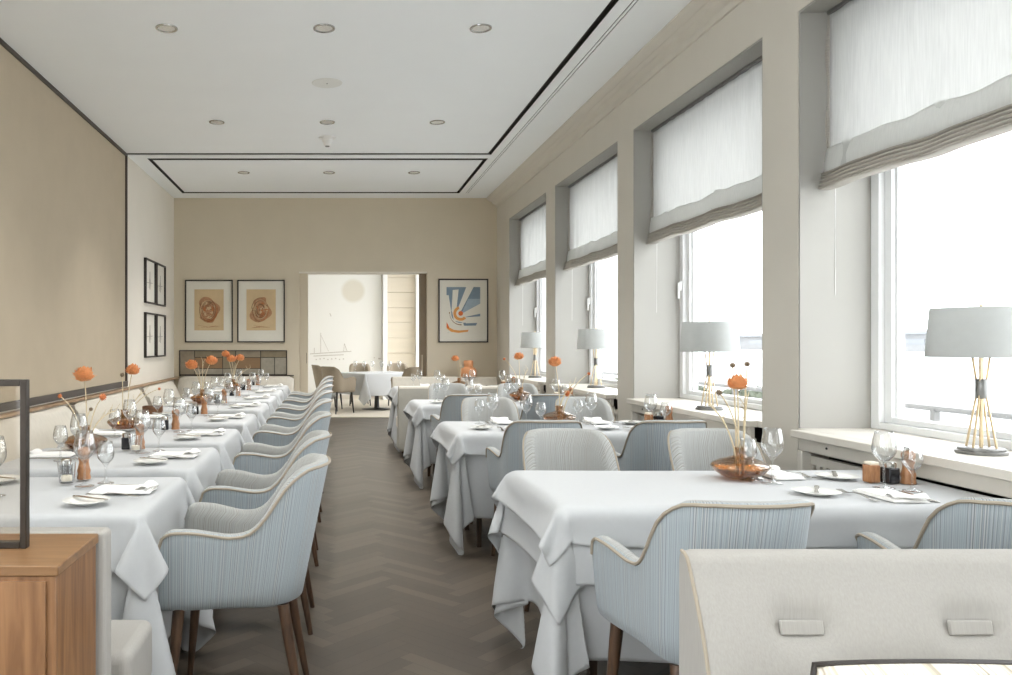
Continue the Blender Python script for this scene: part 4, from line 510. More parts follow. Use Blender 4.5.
1,1,2,4,-1,-1,4,2,-1,3,1,-1,1,-1,1,0,0,0,0,0,0,0,0,-1,0,1,0,-1,-2,-2,-1,0,-1,0,-3,-1,-2,-1,-1,-2,-1,-1,0,0,0,11,1,1,1,0,0,0,1,-1,1,1,2,4,0,0,
3,2,1,2,0,0,0,-1,1,0,0,0,0,0,0,0,0,0,-1,1,-1,-3,-2,-1,0,0,-3,-1,-2,-2,-2,-1,-1,0,0,-1,1,0,7,2,1,1,2,1,0,0,1,0,0,1,2,4,-1,2,3,0,3,0,1,-1,
1,0,0,0,0,0,0,0,0,0,0,0,-1,-1,-4,-1,0,-1,-2,-2,-3,-1,-2,-1,0,0,0,0,0,0,0,3,0,2,1,1,2,2,1,1,1,0,1,0,2,5,0,3,2,0,3,-1,1,0,0,0,0,0,0,0,
0,0,0,-1,0,0,-3,-2,-1,-1,-3,-3,-2,-2,-1,0,0,-1,1,0,0,-1,-1,-1,1,1,0,1,1,0,2,1,2,2,2,0,1,0,1,6,2,3,0,3,1,-1,1,0,0,0,0,0,0,0,0,-1,0,0,-5,2,
-4,1,-5,-4,-2,-1,0,-1,0,0,-1,-1,-1,-2,0,-2,-1,2,-1,0,0,0,1,0,1,0,1,2,2,2,2,2,-1,5,8,2,-2,2,2,0,0,0,0,0,0,0,0,0,0,-1,-2,1,-8,2,-10,-2,2,-1,-2,-1,
-1,-1,-2,-1,-2,0,0,-1,0,0,1,0,0,0,0,0,0,-1,1,0,0,1,0,2,1,2,-1,3,10,-2,0,-1,0,0,0,0,0,0,0,1,0,1,2,-1,-9,4,-10,1,3,-4,-1,0,-1,-1,-1,0,0,0,-1,1,
0,0,0,0,1,0,0,0,0,-1,1,0,0,0,0,0,0,1,2,2,-1,1,5,-5,3,1,-1,0,0,0,0,0,-1,0,1,-1,2,5,-10,1,2,-6,-1,0,-1,0,0,0,0,0,0,0,-1,1,0,0,1,0,-1,0,
0,0,1,0,0,0,0,-1,1,0,0,0,1,3,-2,-1,-2,2,-3,0,-1,0,0,0,0,0,0,0,1,4,1,0,-1,-3,0,0,-1,1,0,0,0,0,0,0,0,0,0,0,0,2,0,1,0,-1,0,0,0,0,-1,0,
1,0,-1,0,0,1,-1,-2,1,-1,-2,1,1,1,0,0,0,0,0,0,-1,1,0,1,2,0,-2,0,0,0,-1,0,0,0,0,1,0,0,0,-1,0,0,0,0,0,-1,1,0,0,0,-1,1,0,0,-1,1,0,0,0,1,
0,-1,1,-2,1,0,0,0,0,0,0,0,0,0,0,0,0,1,-1,0,0,0,0,0,0,0,0,1,-1,0,0,0,0,0,0,2,-1,0,1,0,-1,0,0,0,0,0,-1,1,0,0,-1,0,0,0,-1,1,0,0,0,0,
0,0,0,0,0,0,0,0,0,0,0,0,0,0,0,0,0,0,1,0,-1,0,0,0,0,0,1,0,3,1,-1,0,0,0,0,0,0,0,0,0,0,-1,0,0,-1,0,1,-2,1,-1,0,0,0,0,0,0,0,0,0,2,
-2,2,-2,0,0,0,0,0,0,1,0,-1,0,1,0,0,0,0,1,-1,0,-1,0,1,-1,0,1,0,-1,1,0,0,0,0,1,-1,1,0,-3,-1,2,-1,4,-1,-1,0,0,0,0,0,1,1,0,-2,-3,1,0,1,1,1,
0,1,-1,1,0,0,-1,0,1,0,0,-1,0,1,-1,-1,0,1,-1,0,0,1,-1,0,0,0,0,0,0,0,-1,0,4,1,-1,-1,1,1,0,0,0,0,0,-1,0,-2,6,-4,3,-3,0,0,0,0,-1,1,-1,0,0,0,
1,-1,0,0,0,0,0,-2,1,0,0,0,0,0,0,0,0,-1,1,0,-1,0,-2,-1,1,0,-2,2,1,-1,0,0,0,0,0,0,-1,0,-1,-3,2,1,0,3,1,0,0,0,0,0,1,0,0,0,0,0,0,1,0,-1,
-1,0,0,-1,1,0,0,-1,1,-1,1,-1,-1,-1,-1,0,0,-3,-10,-2,1,2,1,0,0,0,0,0,0,1,-1,1,0,-4,0,10,-1,5,2,1,1,0,0,-1,1,0,-1,0,1,0,-1,0,1,-2,-1,0,1,-1,0,-1,
0,-1,0,-2,-1,-2,-1,-1,-2,-3,-9,-4,2,-2,0,0,0,0,0,0,0,0,0,0,1,1,0,4,-2,11,-3,5,3,3,2,2,0,0,0,1,0,-1,0,1,0,-1,-3,0,-1,0,0,-2,0,-1,-1,-2,-1,-1,-1,-1,
-1,-3,-6,-2,-2,-2,2,-2,0,0,0,0,0,0,0,0,0,1,-1,6,-3,6,-4,8,-2,3,2,2,2,3,2,2,0,0,1,0,-1,0,1,-5,0,0,-2,-1,0,-2,-1,-1,-1,0,-1,-1,-1,-4,-4,-1,-4,-1,0,1,
-1,0,0,0,0,0,0,0,0,0,0,0,0,2,1,6,-2,5,0,1,1,1,2,2,2,2,3,0,1,1,0,-1,-7,0,-2,0,-1,-2,0,-1,-1,0,-1,-1,-1,-3,-3,0,-3,-3,0,0,0,-1,0,0,0,0,0,0,
0,0,0,0,0,0,2,-1,5,3,-2,3,1,1,1,1,0,1,2,2,3,2,1,2,1,-9,-2,0,-2,-1,1,-1,0,0,-1,-1,-2,-3,-2,0,-2,-3,-1,-1,0,0,0,0,0,0,0,0,0,0,0,1,-1,0,0,0,
2,0,4,3,-1,2,1,1,1,0,1,0,0,1,2,3,2,3,-12,-1,-1,0,0,-1,0,0,-1,-1,-2,-2,-2,-1,0,-2,-3,0,0,0,0,-1,0,0,0,0,0,0,0,0,0,0,0,0,1,1,0,3,2,1,0,2,
1,1,1,0,0,1,0,0,0,2,1,-15,0,1,0,0,0,-1,-1,-2,-1,-3,-1,0,0,-2,-3,-1,-1,0,0,0,0,0,0,0,0,0,0,0,0,0,0,0,1,-1,0,2,1,3,2,0,0,1,1,2,1,1,-1,0,
0,1,-1,0,-14,0,-1,0,0,-1,-1,-1,-2,-2,0,-1,0,0,-3,-3,-1,1,0,0,0,0,-1,0,0,0,0,0,0,1,-1,0,1,-1,0,1,1,0,2,3,1,0,0,1,1,1,1,2,0,0,-1,0,0,-14,0,0,
-1,-1,-1,-1,-3,0,-1,-1,0,0,-2,-2,-2,0,-1,0,0,0,0,0,0,0,0,0,0,0,0,0,0,0,0,0,1,0,0,2,3,2,0,0,0,1,1,1,1,1,1,0,0,0,-15,0,-1,0,-2,-1,-2,-1,-1,0,
0,0,-1,-2,-2,-1,0,0,0,0,0,-1,0,0,0,0,0,0,0,0,0,0,0,0,0,0,2,0,0,2,2,2,1,-1,0,0,2,0,2,1,1,0,0,-15,-1,-1,-2,0,-2,-1,0,-1,-1,1,0,-2,-2,-2,0,-1,
0,0,0,0,0,1,-1,0,0,0,0,1,-1,0,0,0,0,0,0,1,1,0,0,3,2,1,0,0,0,0,1,1,2,1,0,1,-16,-1,-1,-2,-2,0,0,-1,0,0,0,-1,-2,-2,-1,0,0,-1,0,0,0,0,0,1,
-1,0,0,1,-1,0,0,0,0,0,0,0,1,0,0,1,2,2,1,2,-1,1,-1,1,0,0,2,2,0,-17,-2,-2,0,-1,-1,0,0,0,0,-1,-1,-1,-3,0,-1,1,0,0,0,0,-1,0,0,1,0,0,-1,0,0,1,
-1,0,0,0,1,0,1,0,0,0,3,2,0,1,0,0,0,0,1,0,2,2,-20,-1,0,-1,0,0,-1,0,0,1,-1,-3,-2,-1,-1,1,-1,0,0,0,0,0,0,0,0,0,0,0,0,0,0,0,0,0,0,0,1,0,
0,0,1,1,3,2,0,0,0,0,0,0,0,1,1,-21,0,-1,0,0,-1,0,0,0,-1,-1,-2,-1,-1,0,0,0,0,0,0,-1,1,-1,0,0,0,0,0,0,0,0,0,0,0,1,-1,1,1,0,0,0,0,2,2,2,
0,1,-1,1,-1,1,-1,1,-22,0,0,0,-1,0,0,0,1,-2,-2,-1,-2,0,0,-1,0,0,0,0,1,-1,0,0,0,0,0,0,0,0,0,1,-1,1,-1,0,0,1,0,0,0,1,1,2,2,1,0,0,0,0,0,0,
0,-6,-16,0,-1,0,0,0,1,-2,0,-3,-1,-1,0,-1,1,0,0,0,0,-1,0,0,0,0,0,0,0,0,1,-1,0,1,-1,0,0,1,0,1,0,0,0,1,1,2,2,0,1,-1,1,-1,1,18,
]),
'right_mid': (32,39,[
-818,15,14,12,12,15,18,14,6,-14,-25,-12,-14,5,126,127,128,127,128,127,128,128,127,128,127,119,8,-6,15,23,17,24,-11,-14,2,18,13,4,1,-13,-2,1,1,-1,-2,0,2,5,6,0,0,1,2,0,1,-1,0,0,1,-1,
0,0,0,0,1,-19,20,1,2,-1,-4,-3,6,13,-4,-8,-3,1,-10,-3,-1,2,0,-2,-3,2,3,8,1,1,-1,3,0,0,0,1,-1,0,0,0,0,0,0,1,3,-1,0,-4,7,-8,0,13,2,-9,-4,-1,2,-7,-2,-4,
-2,4,-1,-3,-2,4,7,4,-1,1,2,0,0,0,0,0,0,0,0,0,0,0,2,1,0,-2,3,1,-14,11,13,-11,-6,-1,4,7,-6,0,-3,-4,-2,4,-1,-4,0,7,7,-1,2,1,0,0,0,0,0,0,0,0,0,0,
0,1,1,1,0,-1,-2,-5,20,-12,-7,0,5,10,2,-7,1,1,-2,-5,-2,3,-1,-5,5,11,-2,1,2,1,-1,0,0,0,0,0,0,0,0,0,1,2,0,1,1,-7,12,-7,-7,-2,9,9,0,-1,-11,1,3,2,-1,-4,
-4,3,-2,-3,16,-1,0,1,0,0,1,-1,1,-1,1,-1,1,-1,0,1,3,-1,-1,-2,-8,14,-10,-3,13,7,-1,-2,-2,-10,-1,-1,3,4,0,-2,-5,3,-6,4,13,-3,1,0,0,0,0,0,0,0,0,0,0,0,1,3,
-1,1,-10,16,-13,-5,17,4,-1,-2,-1,0,-4,-3,-3,-3,0,6,3,0,-7,3,-7,13,2,0,0,0,0,0,0,0,0,0,0,0,0,1,4,-1,-4,10,-9,-9,18,2,-1,-3,-1,-2,-3,18,-7,-7,-6,-6,-5,0,6,4,
-6,3,-6,12,0,0,1,-1,0,0,0,0,0,0,0,1,-1,5,2,1,-2,-13,15,4,-2,-3,-3,-5,-6,-6,22,2,1,-4,-6,-10,-8,-9,1,8,-3,-5,9,1,1,-1,1,0,0,1,-1,1,-1,1,-1,0,6,1,1,-8,
6,7,-7,-5,-6,-8,-6,-5,-1,-6,2,-2,10,6,5,0,-5,-12,-9,1,7,2,1,0,0,0,1,-1,0,0,0,0,0,1,1,0,0,-1,-2,11,-10,-5,-8,-3,1,3,6,6,-7,1,6,-4,1,2,3,5,6,-7,-8,4,
-1,-2,1,0,0,0,0,0,0,0,1,-1,0,0,0,1,3,4,-14,-7,1,2,2,9,4,1,-2,14,2,0,1,-1,-1,-1,-1,-1,3,-5,-11,2,0,-1,0,0,0,0,0,0,0,0,0,0,0,0,-1,1,-13,-4,2,-1,
3,4,-2,3,2,5,37,-3,-2,-3,-2,-4,-4,-6,-8,-8,-1,6,-1,0,0,0,0,-1,1,0,0,0,-1,1,-1,0,0,0,-3,10,-1,-4,-7,-5,-6,-7,-6,-3,-5,2,0,0,-1,-3,-3,-4,-2,0,6,5,2,-1,0,0,
0,0,0,0,-1,1,-1,1,-1,1,-1,0,0,-1,-2,4,1,2,-1,-2,-2,-3,-3,0,-3,0,0,-1,-1,-1,-1,0,1,4,3,-1,1,0,-1,1,-1,1,-1,1,0,0,0,0,0,0,0,0,-1,-3,-1,-2,-1,0,0,0,
1,1,0,-8,1,1,1,3,4,3,1,-2,-9,4,0,1,0,1,-1,1,0,0,0,-1,1,-1,1,-1,1,0,0,-1,-6,-3,1,0,0,1,3,3,2,0,-34,5,0,4,2,3,6,5,6,13,-17,7,0,1,-1,1,0,-1,
1,-1,1,0,0,0,0,0,0,0,2,8,-5,1,4,5,8,5,4,3,4,-14,1,-3,0,2,2,2,2,4,-9,12,0,1,0,0,0,0,0,0,1,-1,0,0,0,1,0,0,0,1,-8,15,4,2,-2,3,0,-1,1,-1,
-9,-2,15,-1,2,-2,-4,-4,-7,14,-1,0,0,-1,1,-1,0,0,0,0,0,0,0,0,-1,0,0,1,1,0,-7,1,6,9,-15,-4,-2,-2,0,14,0,-9,-3,-10,-5,-3,1,9,-2,16,-6,-1,0,-1,1,-1,1,-1,0,0,
0,0,0,0,-1,-1,-1,0,15,2,-7,-10,-8,19,1,-4,-7,-2,-10,-9,-6,4,0,4,9,11,9,-4,-4,5,0,-8,0,-1,0,0,0,0,0,0,0,0,0,0,-4,0,-9,5,16,14,2,-3,-22,6,-5,4,-2,-23,3,2,
-2,12,11,7,5,-8,2,4,0,-20,7,0,0,1,-1,0,0,0,0,0,0,0,0,-5,-3,0,-1,-3,8,16,9,1,-15,-1,-8,-7,-14,5,6,10,6,2,1,-8,-2,5,1,-10,-3,1,0,0,0,0,1,-1,1,-1,1,-1,
0,0,7,-19,9,-9,4,-5,2,12,23,-2,2,0,0,0,6,6,3,0,-1,-6,-2,3,3,-3,-15,7,-1,0,0,0,0,0,0,0,0,0,0,0,1,-2,-4,-7,8,-9,5,-4,0,4,26,5,-3,-2,12,2,2,-1,-2,-4,
-2,0,3,4,-15,-2,4,0,-1,1,-1,0,0,0,0,0,0,0,1,-1,-2,-1,-9,4,0,-4,4,-5,0,2,17,16,2,15,0,-2,-3,-3,1,-1,3,3,-3,-11,-1,2,0,1,-1,0,1,-1,1,-1,1,-1,0,0,0,-2,
-1,-6,-1,4,-5,-2,5,-4,-1,2,11,15,13,-1,-3,-1,1,-2,2,2,4,-10,-7,0,3,-1,0,0,0,0,0,0,0,0,0,1,-1,0,-3,0,-4,-6,4,-2,-1,-2,4,-2,0,2,7,10,-1,0,1,-1,-1,2,4,0,
-19,3,1,1,0,0,0,0,0,0,0,0,0,0,0,0,-1,-3,1,-2,-7,1,6,-7,0,-2,3,-2,0,3,10,-1,1,-1,-1,3,2,2,-6,-2,-8,-1,2,0,0,0,1,-1,1,-1,1,-1,1,-1,0,0,-3,0,-2,-7,
0,1,4,-6,0,0,1,-1,0,9,2,-1,0,1,0,2,1,-8,-5,-2,0,1,0,0,0,0,0,0,0,0,0,0,0,1,-1,-3,-1,0,-7,-1,1,0,1,-2,-2,1,1,-1,-456,-7,-7,-10,-10,-5,9,17,22,21,-4,-10,
-4,16,19,5,3,2,1,1,1,1,2,1,-1,-47,-10,-12,2,8,18,-2,-21,-20,-23,-10,9,13,14,14,-1,0,2,-1,-4,-9,-5,-2,3,5,-1,3,-1,0,0,-1,-1,0,-1,0,0,-1,1,2,4,-3,11,-1,-9,0,-11,1,
-2,7,17,4,1,0,17,-3,-1,1,1,-2,-6,-8,-4,1,6,0,3,-1,-2,-1,0,0,-1,1,-1,-1,0,1,2,4,-1,-3,-1,11,-10,-8,0,0,20,6,1,-1,0,19,-1,-4,-2,3,1,-5,-7,-7,-3,8,0,3,-1,-2,
0,-1,-1,0,0,0,0,-1,0,2,5,-1,-2,7,-8,-4,-3,-4,20,9,1,-1,1,-3,19,0,-1,-3,-3,4,-1,-6,-9,-5,6,2,2,-2,-1,-2,0,1,0,-1,0,-1,1,-1,2,4,-1,2,0,3,-15,1,10,15,1,-1,
1,-5,-2,19,0,0,-1,-2,-4,5,-2,-8,-11,3,4,2,-2,-3,0,1,-1,0,0,0,0,-1,0,1,5,0,2,-3,-1,-8,0,26,0,-1,0,-6,0,2,16,1,2,1,-1,-2,-4,3,-3,-11,-6,9,0,-3,-2,0,0,1,
-1,0,0,0,-1,-1,0,8,-1,3,3,-16,-4,28,1,0,-1,-5,1,2,1,17,-1,-1,3,2,0,-2,-3,3,-6,-15,11,-4,-5,1,1,0,-1,0,0,0,0,0,-2,0,6,1,5,-8,-9,20,8,-1,-3,-4,2,2,0,0,
20,-2,-1,-3,1,3,3,-1,-4,2,-13,-5,4,3,-9,2,0,0,0,0,0,0,0,-1,-2,7,1,1,-10,11,13,-1,-2,-3,2,1,1,1,1,15,5,2,-1,-3,-3,-1,5,2,-3,1,-17,4,-4,0,-1,-1,0,1,-1,0,
1,0,-1,-2,5,2,-2,0,15,2,-2,-4,3,2,1,1,0,-2,-10,6,7,9,6,3,-1,-5,0,5,0,-2,-16,0,3,-3,-1,0,-1,1,0,0,1,2,-5,-4,11,-5,14,5,0,-6,5,2,0,-2,-5,-7,-7,-14,-2,1,
0,4,6,8,8,3,-7,1,4,3,-1,-3,-1,-1,0,0,0,-1,0,-1,1,0,1,2,0,2,1,-9,8,1,-5,-6,-8,-7,-2,-2,-12,0,-2,0,0,0,1,1,6,19,0,2,-1,0,0,-1,0,0,0,0,0,-1,1,-1,
1,0,0,0,-4,-4,7,-6,-13,-1,-3,-3,1,0,0,-9,4,4,4,2,2,2,2,0,-5,8,3,0,1,-1,0,1,-1,0,0,0,1,-1,0,0,1,0,-1,0,-7,-10,-6,0,-6,-2,2,-2,-2,-1,137,1,1,-1,1,1,
1,1,0,0,0,0,0,0,0,0,0,0,0,0,0,0,0,0,0,0,0,1,-1,0,0,0,0,0,-1,-2,0,-1,-1,142,0,0,0,0,0,-1,0,1,0,0,0,1,-1,0,0,0,0,0,0,0,0,0,0,0,0,0,
0,0,0,0,0,0,0,0,0,0,0,0,142,0,0,0,0,0,0,0,0,0,0,0,0,1,-1,0,0,0,0,0,0,0,0,0,0,0,0,0,0,0,0,-1,1,0,0,0,0,0,0,142,0,0,0,0,0,0,0,-1,
1,0,0,0,0,0,0,0,0,0,0,0,0,0,0,0,1,-1,0,0,0,-1,1,0,0,-1,1,0,0,0,137,2,-1,2,0,0,1,0,1,-1,1,0,0,0,0,0,0,0,0,0,0,0,0,0,0,0,1,0,-1,-1,
1,0,-1,0,-1,-1,-1,-1,-1,-7,-2,12,3,3,3,2,1,1,-7,8,1,0,-1,0,0,0,0,0,0,0,0,0,0,0,0,0,0,0,-1,-1,-4,-3,2,-7,0,2,1,1,-10,2,-5,-1,1,-1,0,2,5,20,0,0,
0,1,-1,1,-1,1,1,-1,0,0,0,0,-1,1,0,1,0,-1,-2,0,2,-5,4,-2,-4,-1,-1,-6,-1,-8,-1,2,5,6,9,7,-1,-6,7,0,-2,-2,-3,1,0,1,1,1,0,1,1,3,-1,-3,3,0,-4,-4,8,1,
-5,3,0,3,0,-1,-22,6,14,14,-1,5,5,-1,-7,2,5,-18,3,-13,12,-5,4,-1,-1,0,0,0,1,3,3,-5,14,-5,-10,16,5,-12,-5,7,12,-1,0,0,1,9,5,1,-2,8,-1,-5,-7,8,1,-8,2,-14,10,-9,
0,3,0,-1,0,0,1,0,1,0,-4,5,10,-1,-17,16,9,1,-9,0,12,0,1,-2,18,2,1,-4,-4,-5,-1,10,1,-5,-5,-8,1,7,-7,-1,-1,1,1,0,0,-1,0,0,1,1,-5,2,19,-8,-17,13,8,8,-18,-13,
8,2,4,19,-2,-5,-2,-3,3,6,1,-1,-5,-11,7,-3,0,-3,1,-3,1,0,1,0,0,0,0,-1,5,1,-4,7,8,-11,-14,10,6,8,-2,-22,-6,-1,12,-2,-2,0,4,4,1,0,-3,-7,-9,6,-1,3,-4,0,-1,-1,
1,-1,0,1,0,0,0,4,1,-3,2,10,-1,-9,-14,10,5,6,8,-11,-12,9,-1,3,3,3,0,0,-2,-3,-13,2,2,0,2,1,-2,-4,1,0,0,0,0,0,1,-2,6,1,-4,-2,10,5,-6,-4,-15,9,6,5,8,-2,
12,1,3,1,-1,0,0,-2,-7,-8,3,1,1,0,3,-2,-2,-1,-1,1,0,-1,1,-2,0,6,1,-2,-4,7,5,0,-5,-4,-12,8,5,7,6,14,2,-1,0,1,1,-2,-4,-8,0,-2,2,1,0,1,1,-2,-1,0,-2,1,
0,0,0,0,5,1,-2,-4,4,5,4,-5,-3,-6,-7,6,3,9,16,0,-1,0,1,-2,-1,-5,-12,2,7,-3,2,1,1,0,-1,-1,-2,1,-1,1,0,-1,3,1,0,0,-3,1,6,2,2,-6,-2,-8,-2,3,2,15,-1,1,
1,-2,0,-3,-10,-4,4,4,-2,1,0,1,1,0,-2,0,-1,0,0,0,2,0,2,0,1,-6,0,7,2,0,1,-4,-4,-7,0,1,-368,19,19,19,19,19,15,12,8,1,-4,-1,-1,-2,-3,-2,-2,-1,0,-1,0,-1,0,1,
1,4,11,-4,-3,-6,-6,-4,-7,-6,-8,-15,-19,-21,-20,15,0,0,0,1,0,2,2,2,2,0,1,0,-1,0,0,1,0,0,0,-1,1,0,-1,0,0,-7,3,1,3,0,-1,1,0,-5,-4,-1,0,0,15,1,0,0,-1,1,
1,3,2,2,1,0,-1,1,0,0,0,0,-1,1,0,0,0,0,0,-1,0,0,0,-2,2,0,0,-3,-5,-2,0,0,0,15,0,0,1,-1,0,1,2,2,4,1,-1,0,0,1,0,0,0,0,0,0,0,0,0,0,0,-1,
1,-2,1,0,-1,0,-7,-2,0,-1,1,1,14,0,1,0,1,-1,1,0,3,3,2,1,-1,1,-1,1,-1,1,0,-1,1,0,-1,1,0,-1,0,0,0,-1,1,0,-6,-4,-1,0,1,2,0,15,0,0,0,1,0,-1,1,2,
3,4,-1,1,0,0,-1,1,-1,1,0,0,-1,1,-1,0,0,1,-2,1,0,0,-2,-8,-1,0,2,1,0,0,15,0,-1,0,0,1,1,-1,0,4,6,-1,0,0,1,0,0,0,0,0,0,0,0,0,0,-1,0,-1,-1,2,
-2,-7,-1,0,1,1,0,-1,0,16,-1,1,-1,0,-1,1,1,-1,1,6,2,0,1,0,0,0,0,-1,1,-1,1,0,0,0,0,-1,-1,1,-1,-5,-5,0,2,2,-1,0,0,-1,14,1,0,1,-1,0,-2,0,3,-1,4,6,
0,-1,1,0,0,0,0,0,0,0,0,0,0,-1,0,0,1,-3,-8,-1,2,1,-1,0,0,-1,0,7,3,2,1,2,1,0,-1,-2,2,-1,7,3,1,-1,1,0,0,0,0,0,0,-1,1,-1,1,-2,0,0,-7,-3,2,2,
-1,-1,-1,-1,-1,-3,-3,2,2,4,3,3,2,2,0,-2,1,2,10,0,-1,-1,1,0,0,0,0,0,0,-1,1,0,-1,1,-7,-4,0,3,-3,-1,-1,-3,-4,-3,-1,-2,-1,1,-2,0,1,3,4,5,1,0,0,-3,2,3,
1,0,0,1,-1,1,-1,1,0,0,0,-1,-1,-2,-2,4,-4,-1,-4,-3,-2,0,-1,0,-1,0,-1,0,0,0,0,-1,0,4,4,-2,1,0,0,1,0,1,-1,1,0,1,0,0,-1,-1,-1,3,3,0,-6,-4,-3,0,0,2,
0,1,0,-5,0,1,1,0,0,1,0,0,1,1,3,-2,-1,0,-1,-1,0,0,0,0,0,0,0,0,1,2,2,2,-5,-2,-1,0,0,0,-1,1,0,1,-4,1,-1,1,1,1,-1,1,1,-1,0,-1,1,2,-4,0,1,0,
1,0,0,0,0,0,0,0,1,-1,-4,3,0,0,-1,-1,0,-1,-2,0,-2,1,-1,1,0,-1,0,1,-1,0,1,-1,0,0,-1,0,1,0,0,0,0,0,0,0,0,0,0,1,-2,0,-2,1,0,0,0,-1,1,0,-1,1,
1,1,0,-1,1,0,-1,1,0,-1,0,0,-1,-1,1,0,0,0,0,0,0,0,0,0,0,0,1,-1,-1,0,-1,0,1,0,0,-1,0,1,-1,3,0,0,0,0,0,1,-1,0,0,-1,0,-2,-1,1,0,0,0,0,0,0,
0,0,0,3,-2,0,0,-1,-1,1,0,-1,0,0,1,0,0,0,8,-2,-1,0,0,-1,-1,1,0,-1,1,-4,1,-2,3,-1,0,0,0,0,0,0,0,1,-1,-1,-2,1,0,2,-1,1,0,0,2,0,2,0,2,6,-1,-2,
0,-1,0,0,-1,-1,1,0,-2,-1,4,-2,1,-1,0,0,1,0,0,0,1,-2,5,-4,-1,2,-3,2,0,1,0,3,0,0,0,-1,4,1,-4,0,-1,1,0,1,0,-7,0,1,-2,0,2,-1,1,1,0,-1,1,0,1,-2,
-1,2,0,0,2,-1,-1,0,2,3,-4,0,-2,0,0,-5,1,5,1,1,-1,-1,-3,-4,2,-10,3,2,-3,-2,0,0,-1,1,1,0,1,0,1,3,-1,-3,4,-1,8,1,-1,-3,-1,5,-1,0,0,0,4,0,-1,-7,0,-3,
-3,-4,-3,-1,3,-9,0,0,0,-1,0,0,0,0,0,0,0,1,1,-2,7,-4,-1,8,9,5,2,-2,-3,3,1,-1,-1,-4,-2,-1,2,-6,-4,-2,-1,1,0,-2,1,-6,0,-1,0,0,1,-1,0,0,0,0,0,0,1,0,
4,1,-3,3,6,8,4,1,-1,-1,1,1,-9,-3,-2,-3,-1,1,-1,1,0,0,-3,-5,1,1,-2,1,-1,0,0,0,0,0,0,0,0,0,1,2,4,-2,-3,3,2,7,5,0,2,-1,0,-15,-1,-2,0,0,0,1,0,0,
-1,-5,0,-2,0,1,-1,1,-1,1,-1,0,0,0,1,0,-1,1,0,5,1,-2,-2,1,1,3,8,3,1,0,-17,-1,0,0,1,0,0,0,0,-3,-5,1,-1,1,-1,0,0,0,0,1,-1,0,1,-1,0,1,0,0,2,4,
-1,-2,-1,1,0,2,5,6,2,-18,0,0,1,0,0,0,1,-1,-6,-2,0,1,0,0,0,-1,0,0,0,1,0,-1,0,0,1,1,-2,2,3,2,-1,-1,-2,1,0,2,3,5,-18,0,1,0,0,0,1,-2,-1,-5,-1,0,
0,1,0,-1,0,1,-1,0,0,0,0,0,0,1,0,0,0,4,1,0,-1,0,-2,1,0,2,2,-17,1,-1,0,0,0,-1,1,-3,-4,0,0,0,-1,1,0,0,-1,0,0,0,0,0,1,-1,1,1,-1,0,4,1,0,-1,
0,0,-1,0,0,2,-17,0,0,0,0,0,0,-2,-4,-1,-1,0,0,1,0,0,0,-1,1,0,-1,0,1,-1,1,0,0,1,-1,2,2,1,0,-1,-1,-1,1,0,0,-17,0,0,0,0,0,0,-3,-4,-1,1,0,0,-1,0,
1,0,0,-1,0,1,0,-1,1,0,0,0,0,-1,3,3,0,0,0,-1,0,-1,0,0,
]),
'right_over': (24,31,[
-841,10,10,14,13,9,11,13,-8,11,124,128,127,128,127,128,127,128,127,128,127,127,17,7,-8,16,20,13,4,2,3,-11,8,-2,-3,0,2,0,2,10,-8,2,0,0,0,0,0,0,0,0,0,0,0,0,2,4,2,-2,-5,-3,
1,4,-9,-3,11,-4,-3,2,0,0,-1,7,0,0,0,0,0,0,0,0,0,0,0,-1,0,2,5,2,-5,-5,-1,5,5,-7,1,-7,12,-4,-2,1,-1,3,3,1,0,0,0,0,0,0,0,0,-1,1,1,-1,-5,13,-3,-8,
-3,11,5,1,-13,1,5,-5,12,-6,0,0,3,3,0,0,0,0,0,0,0,-1,1,0,0,0,-2,8,0,-12,2,17,1,0,-2,4,-11,-6,1,0,12,-6,0,6,0,0,0,0,0,0,0,0,1,-1,0,0,0,2,0,-7,
6,11,-7,2,3,-24,21,-2,-8,-11,-11,-3,11,0,2,1,0,0,0,-1,1,0,0,0,0,1,-1,1,1,-2,3,7,-7,6,1,-27,14,15,0,1,0,-4,-12,0,0,-1,0,1,-1,1,0,0,-1,1,0,0,0,0,0,0,
2,3,-2,3,-3,-15,22,2,-10,1,1,2,4,6,-5,1,0,0,0,0,0,0,0,0,0,0,0,0,0,0,0,0,2,-5,-4,-5,11,1,-11,-3,1,2,4,4,1,-9,0,0,0,0,0,0,0,0,0,0,-1,1,0,0,
0,0,0,-2,-10,-3,1,1,0,21,17,1,1,-3,-8,-10,4,-2,0,0,-1,1,0,0,0,0,0,0,0,-1,1,-1,0,0,-2,9,-7,-10,-9,-5,-4,5,0,-2,-4,-2,3,0,0,0,0,0,0,-1,1,-1,1,-1,1,-1,
1,0,0,0,-1,0,-2,3,2,-3,-4,-2,-1,0,-2,-3,1,3,2,0,0,0,0,0,0,0,0,0,0,0,0,0,-1,1,0,0,-1,-2,-2,0,2,1,0,-5,1,3,2,-4,2,0,0,0,0,1,-1,1,-1,1,-1,1,
-1,1,-1,1,-1,0,1,0,-3,0,1,3,1,0,-23,2,4,6,10,-8,7,2,0,0,-1,1,0,0,0,0,0,0,0,0,0,1,-1,0,3,4,2,1,0,2,1,-15,1,-2,1,1,11,3,0,-1,1,0,0,-1,1,0,
0,0,0,0,0,0,-1,1,0,1,-3,1,3,0,0,0,-10,-3,1,4,5,5,-2,0,1,-1,1,-1,1,-1,0,0,0,0,0,0,-1,1,0,-1,0,13,1,0,1,-3,-2,-7,7,8,-2,0,2,-5,-2,0,0,-1,0,0,
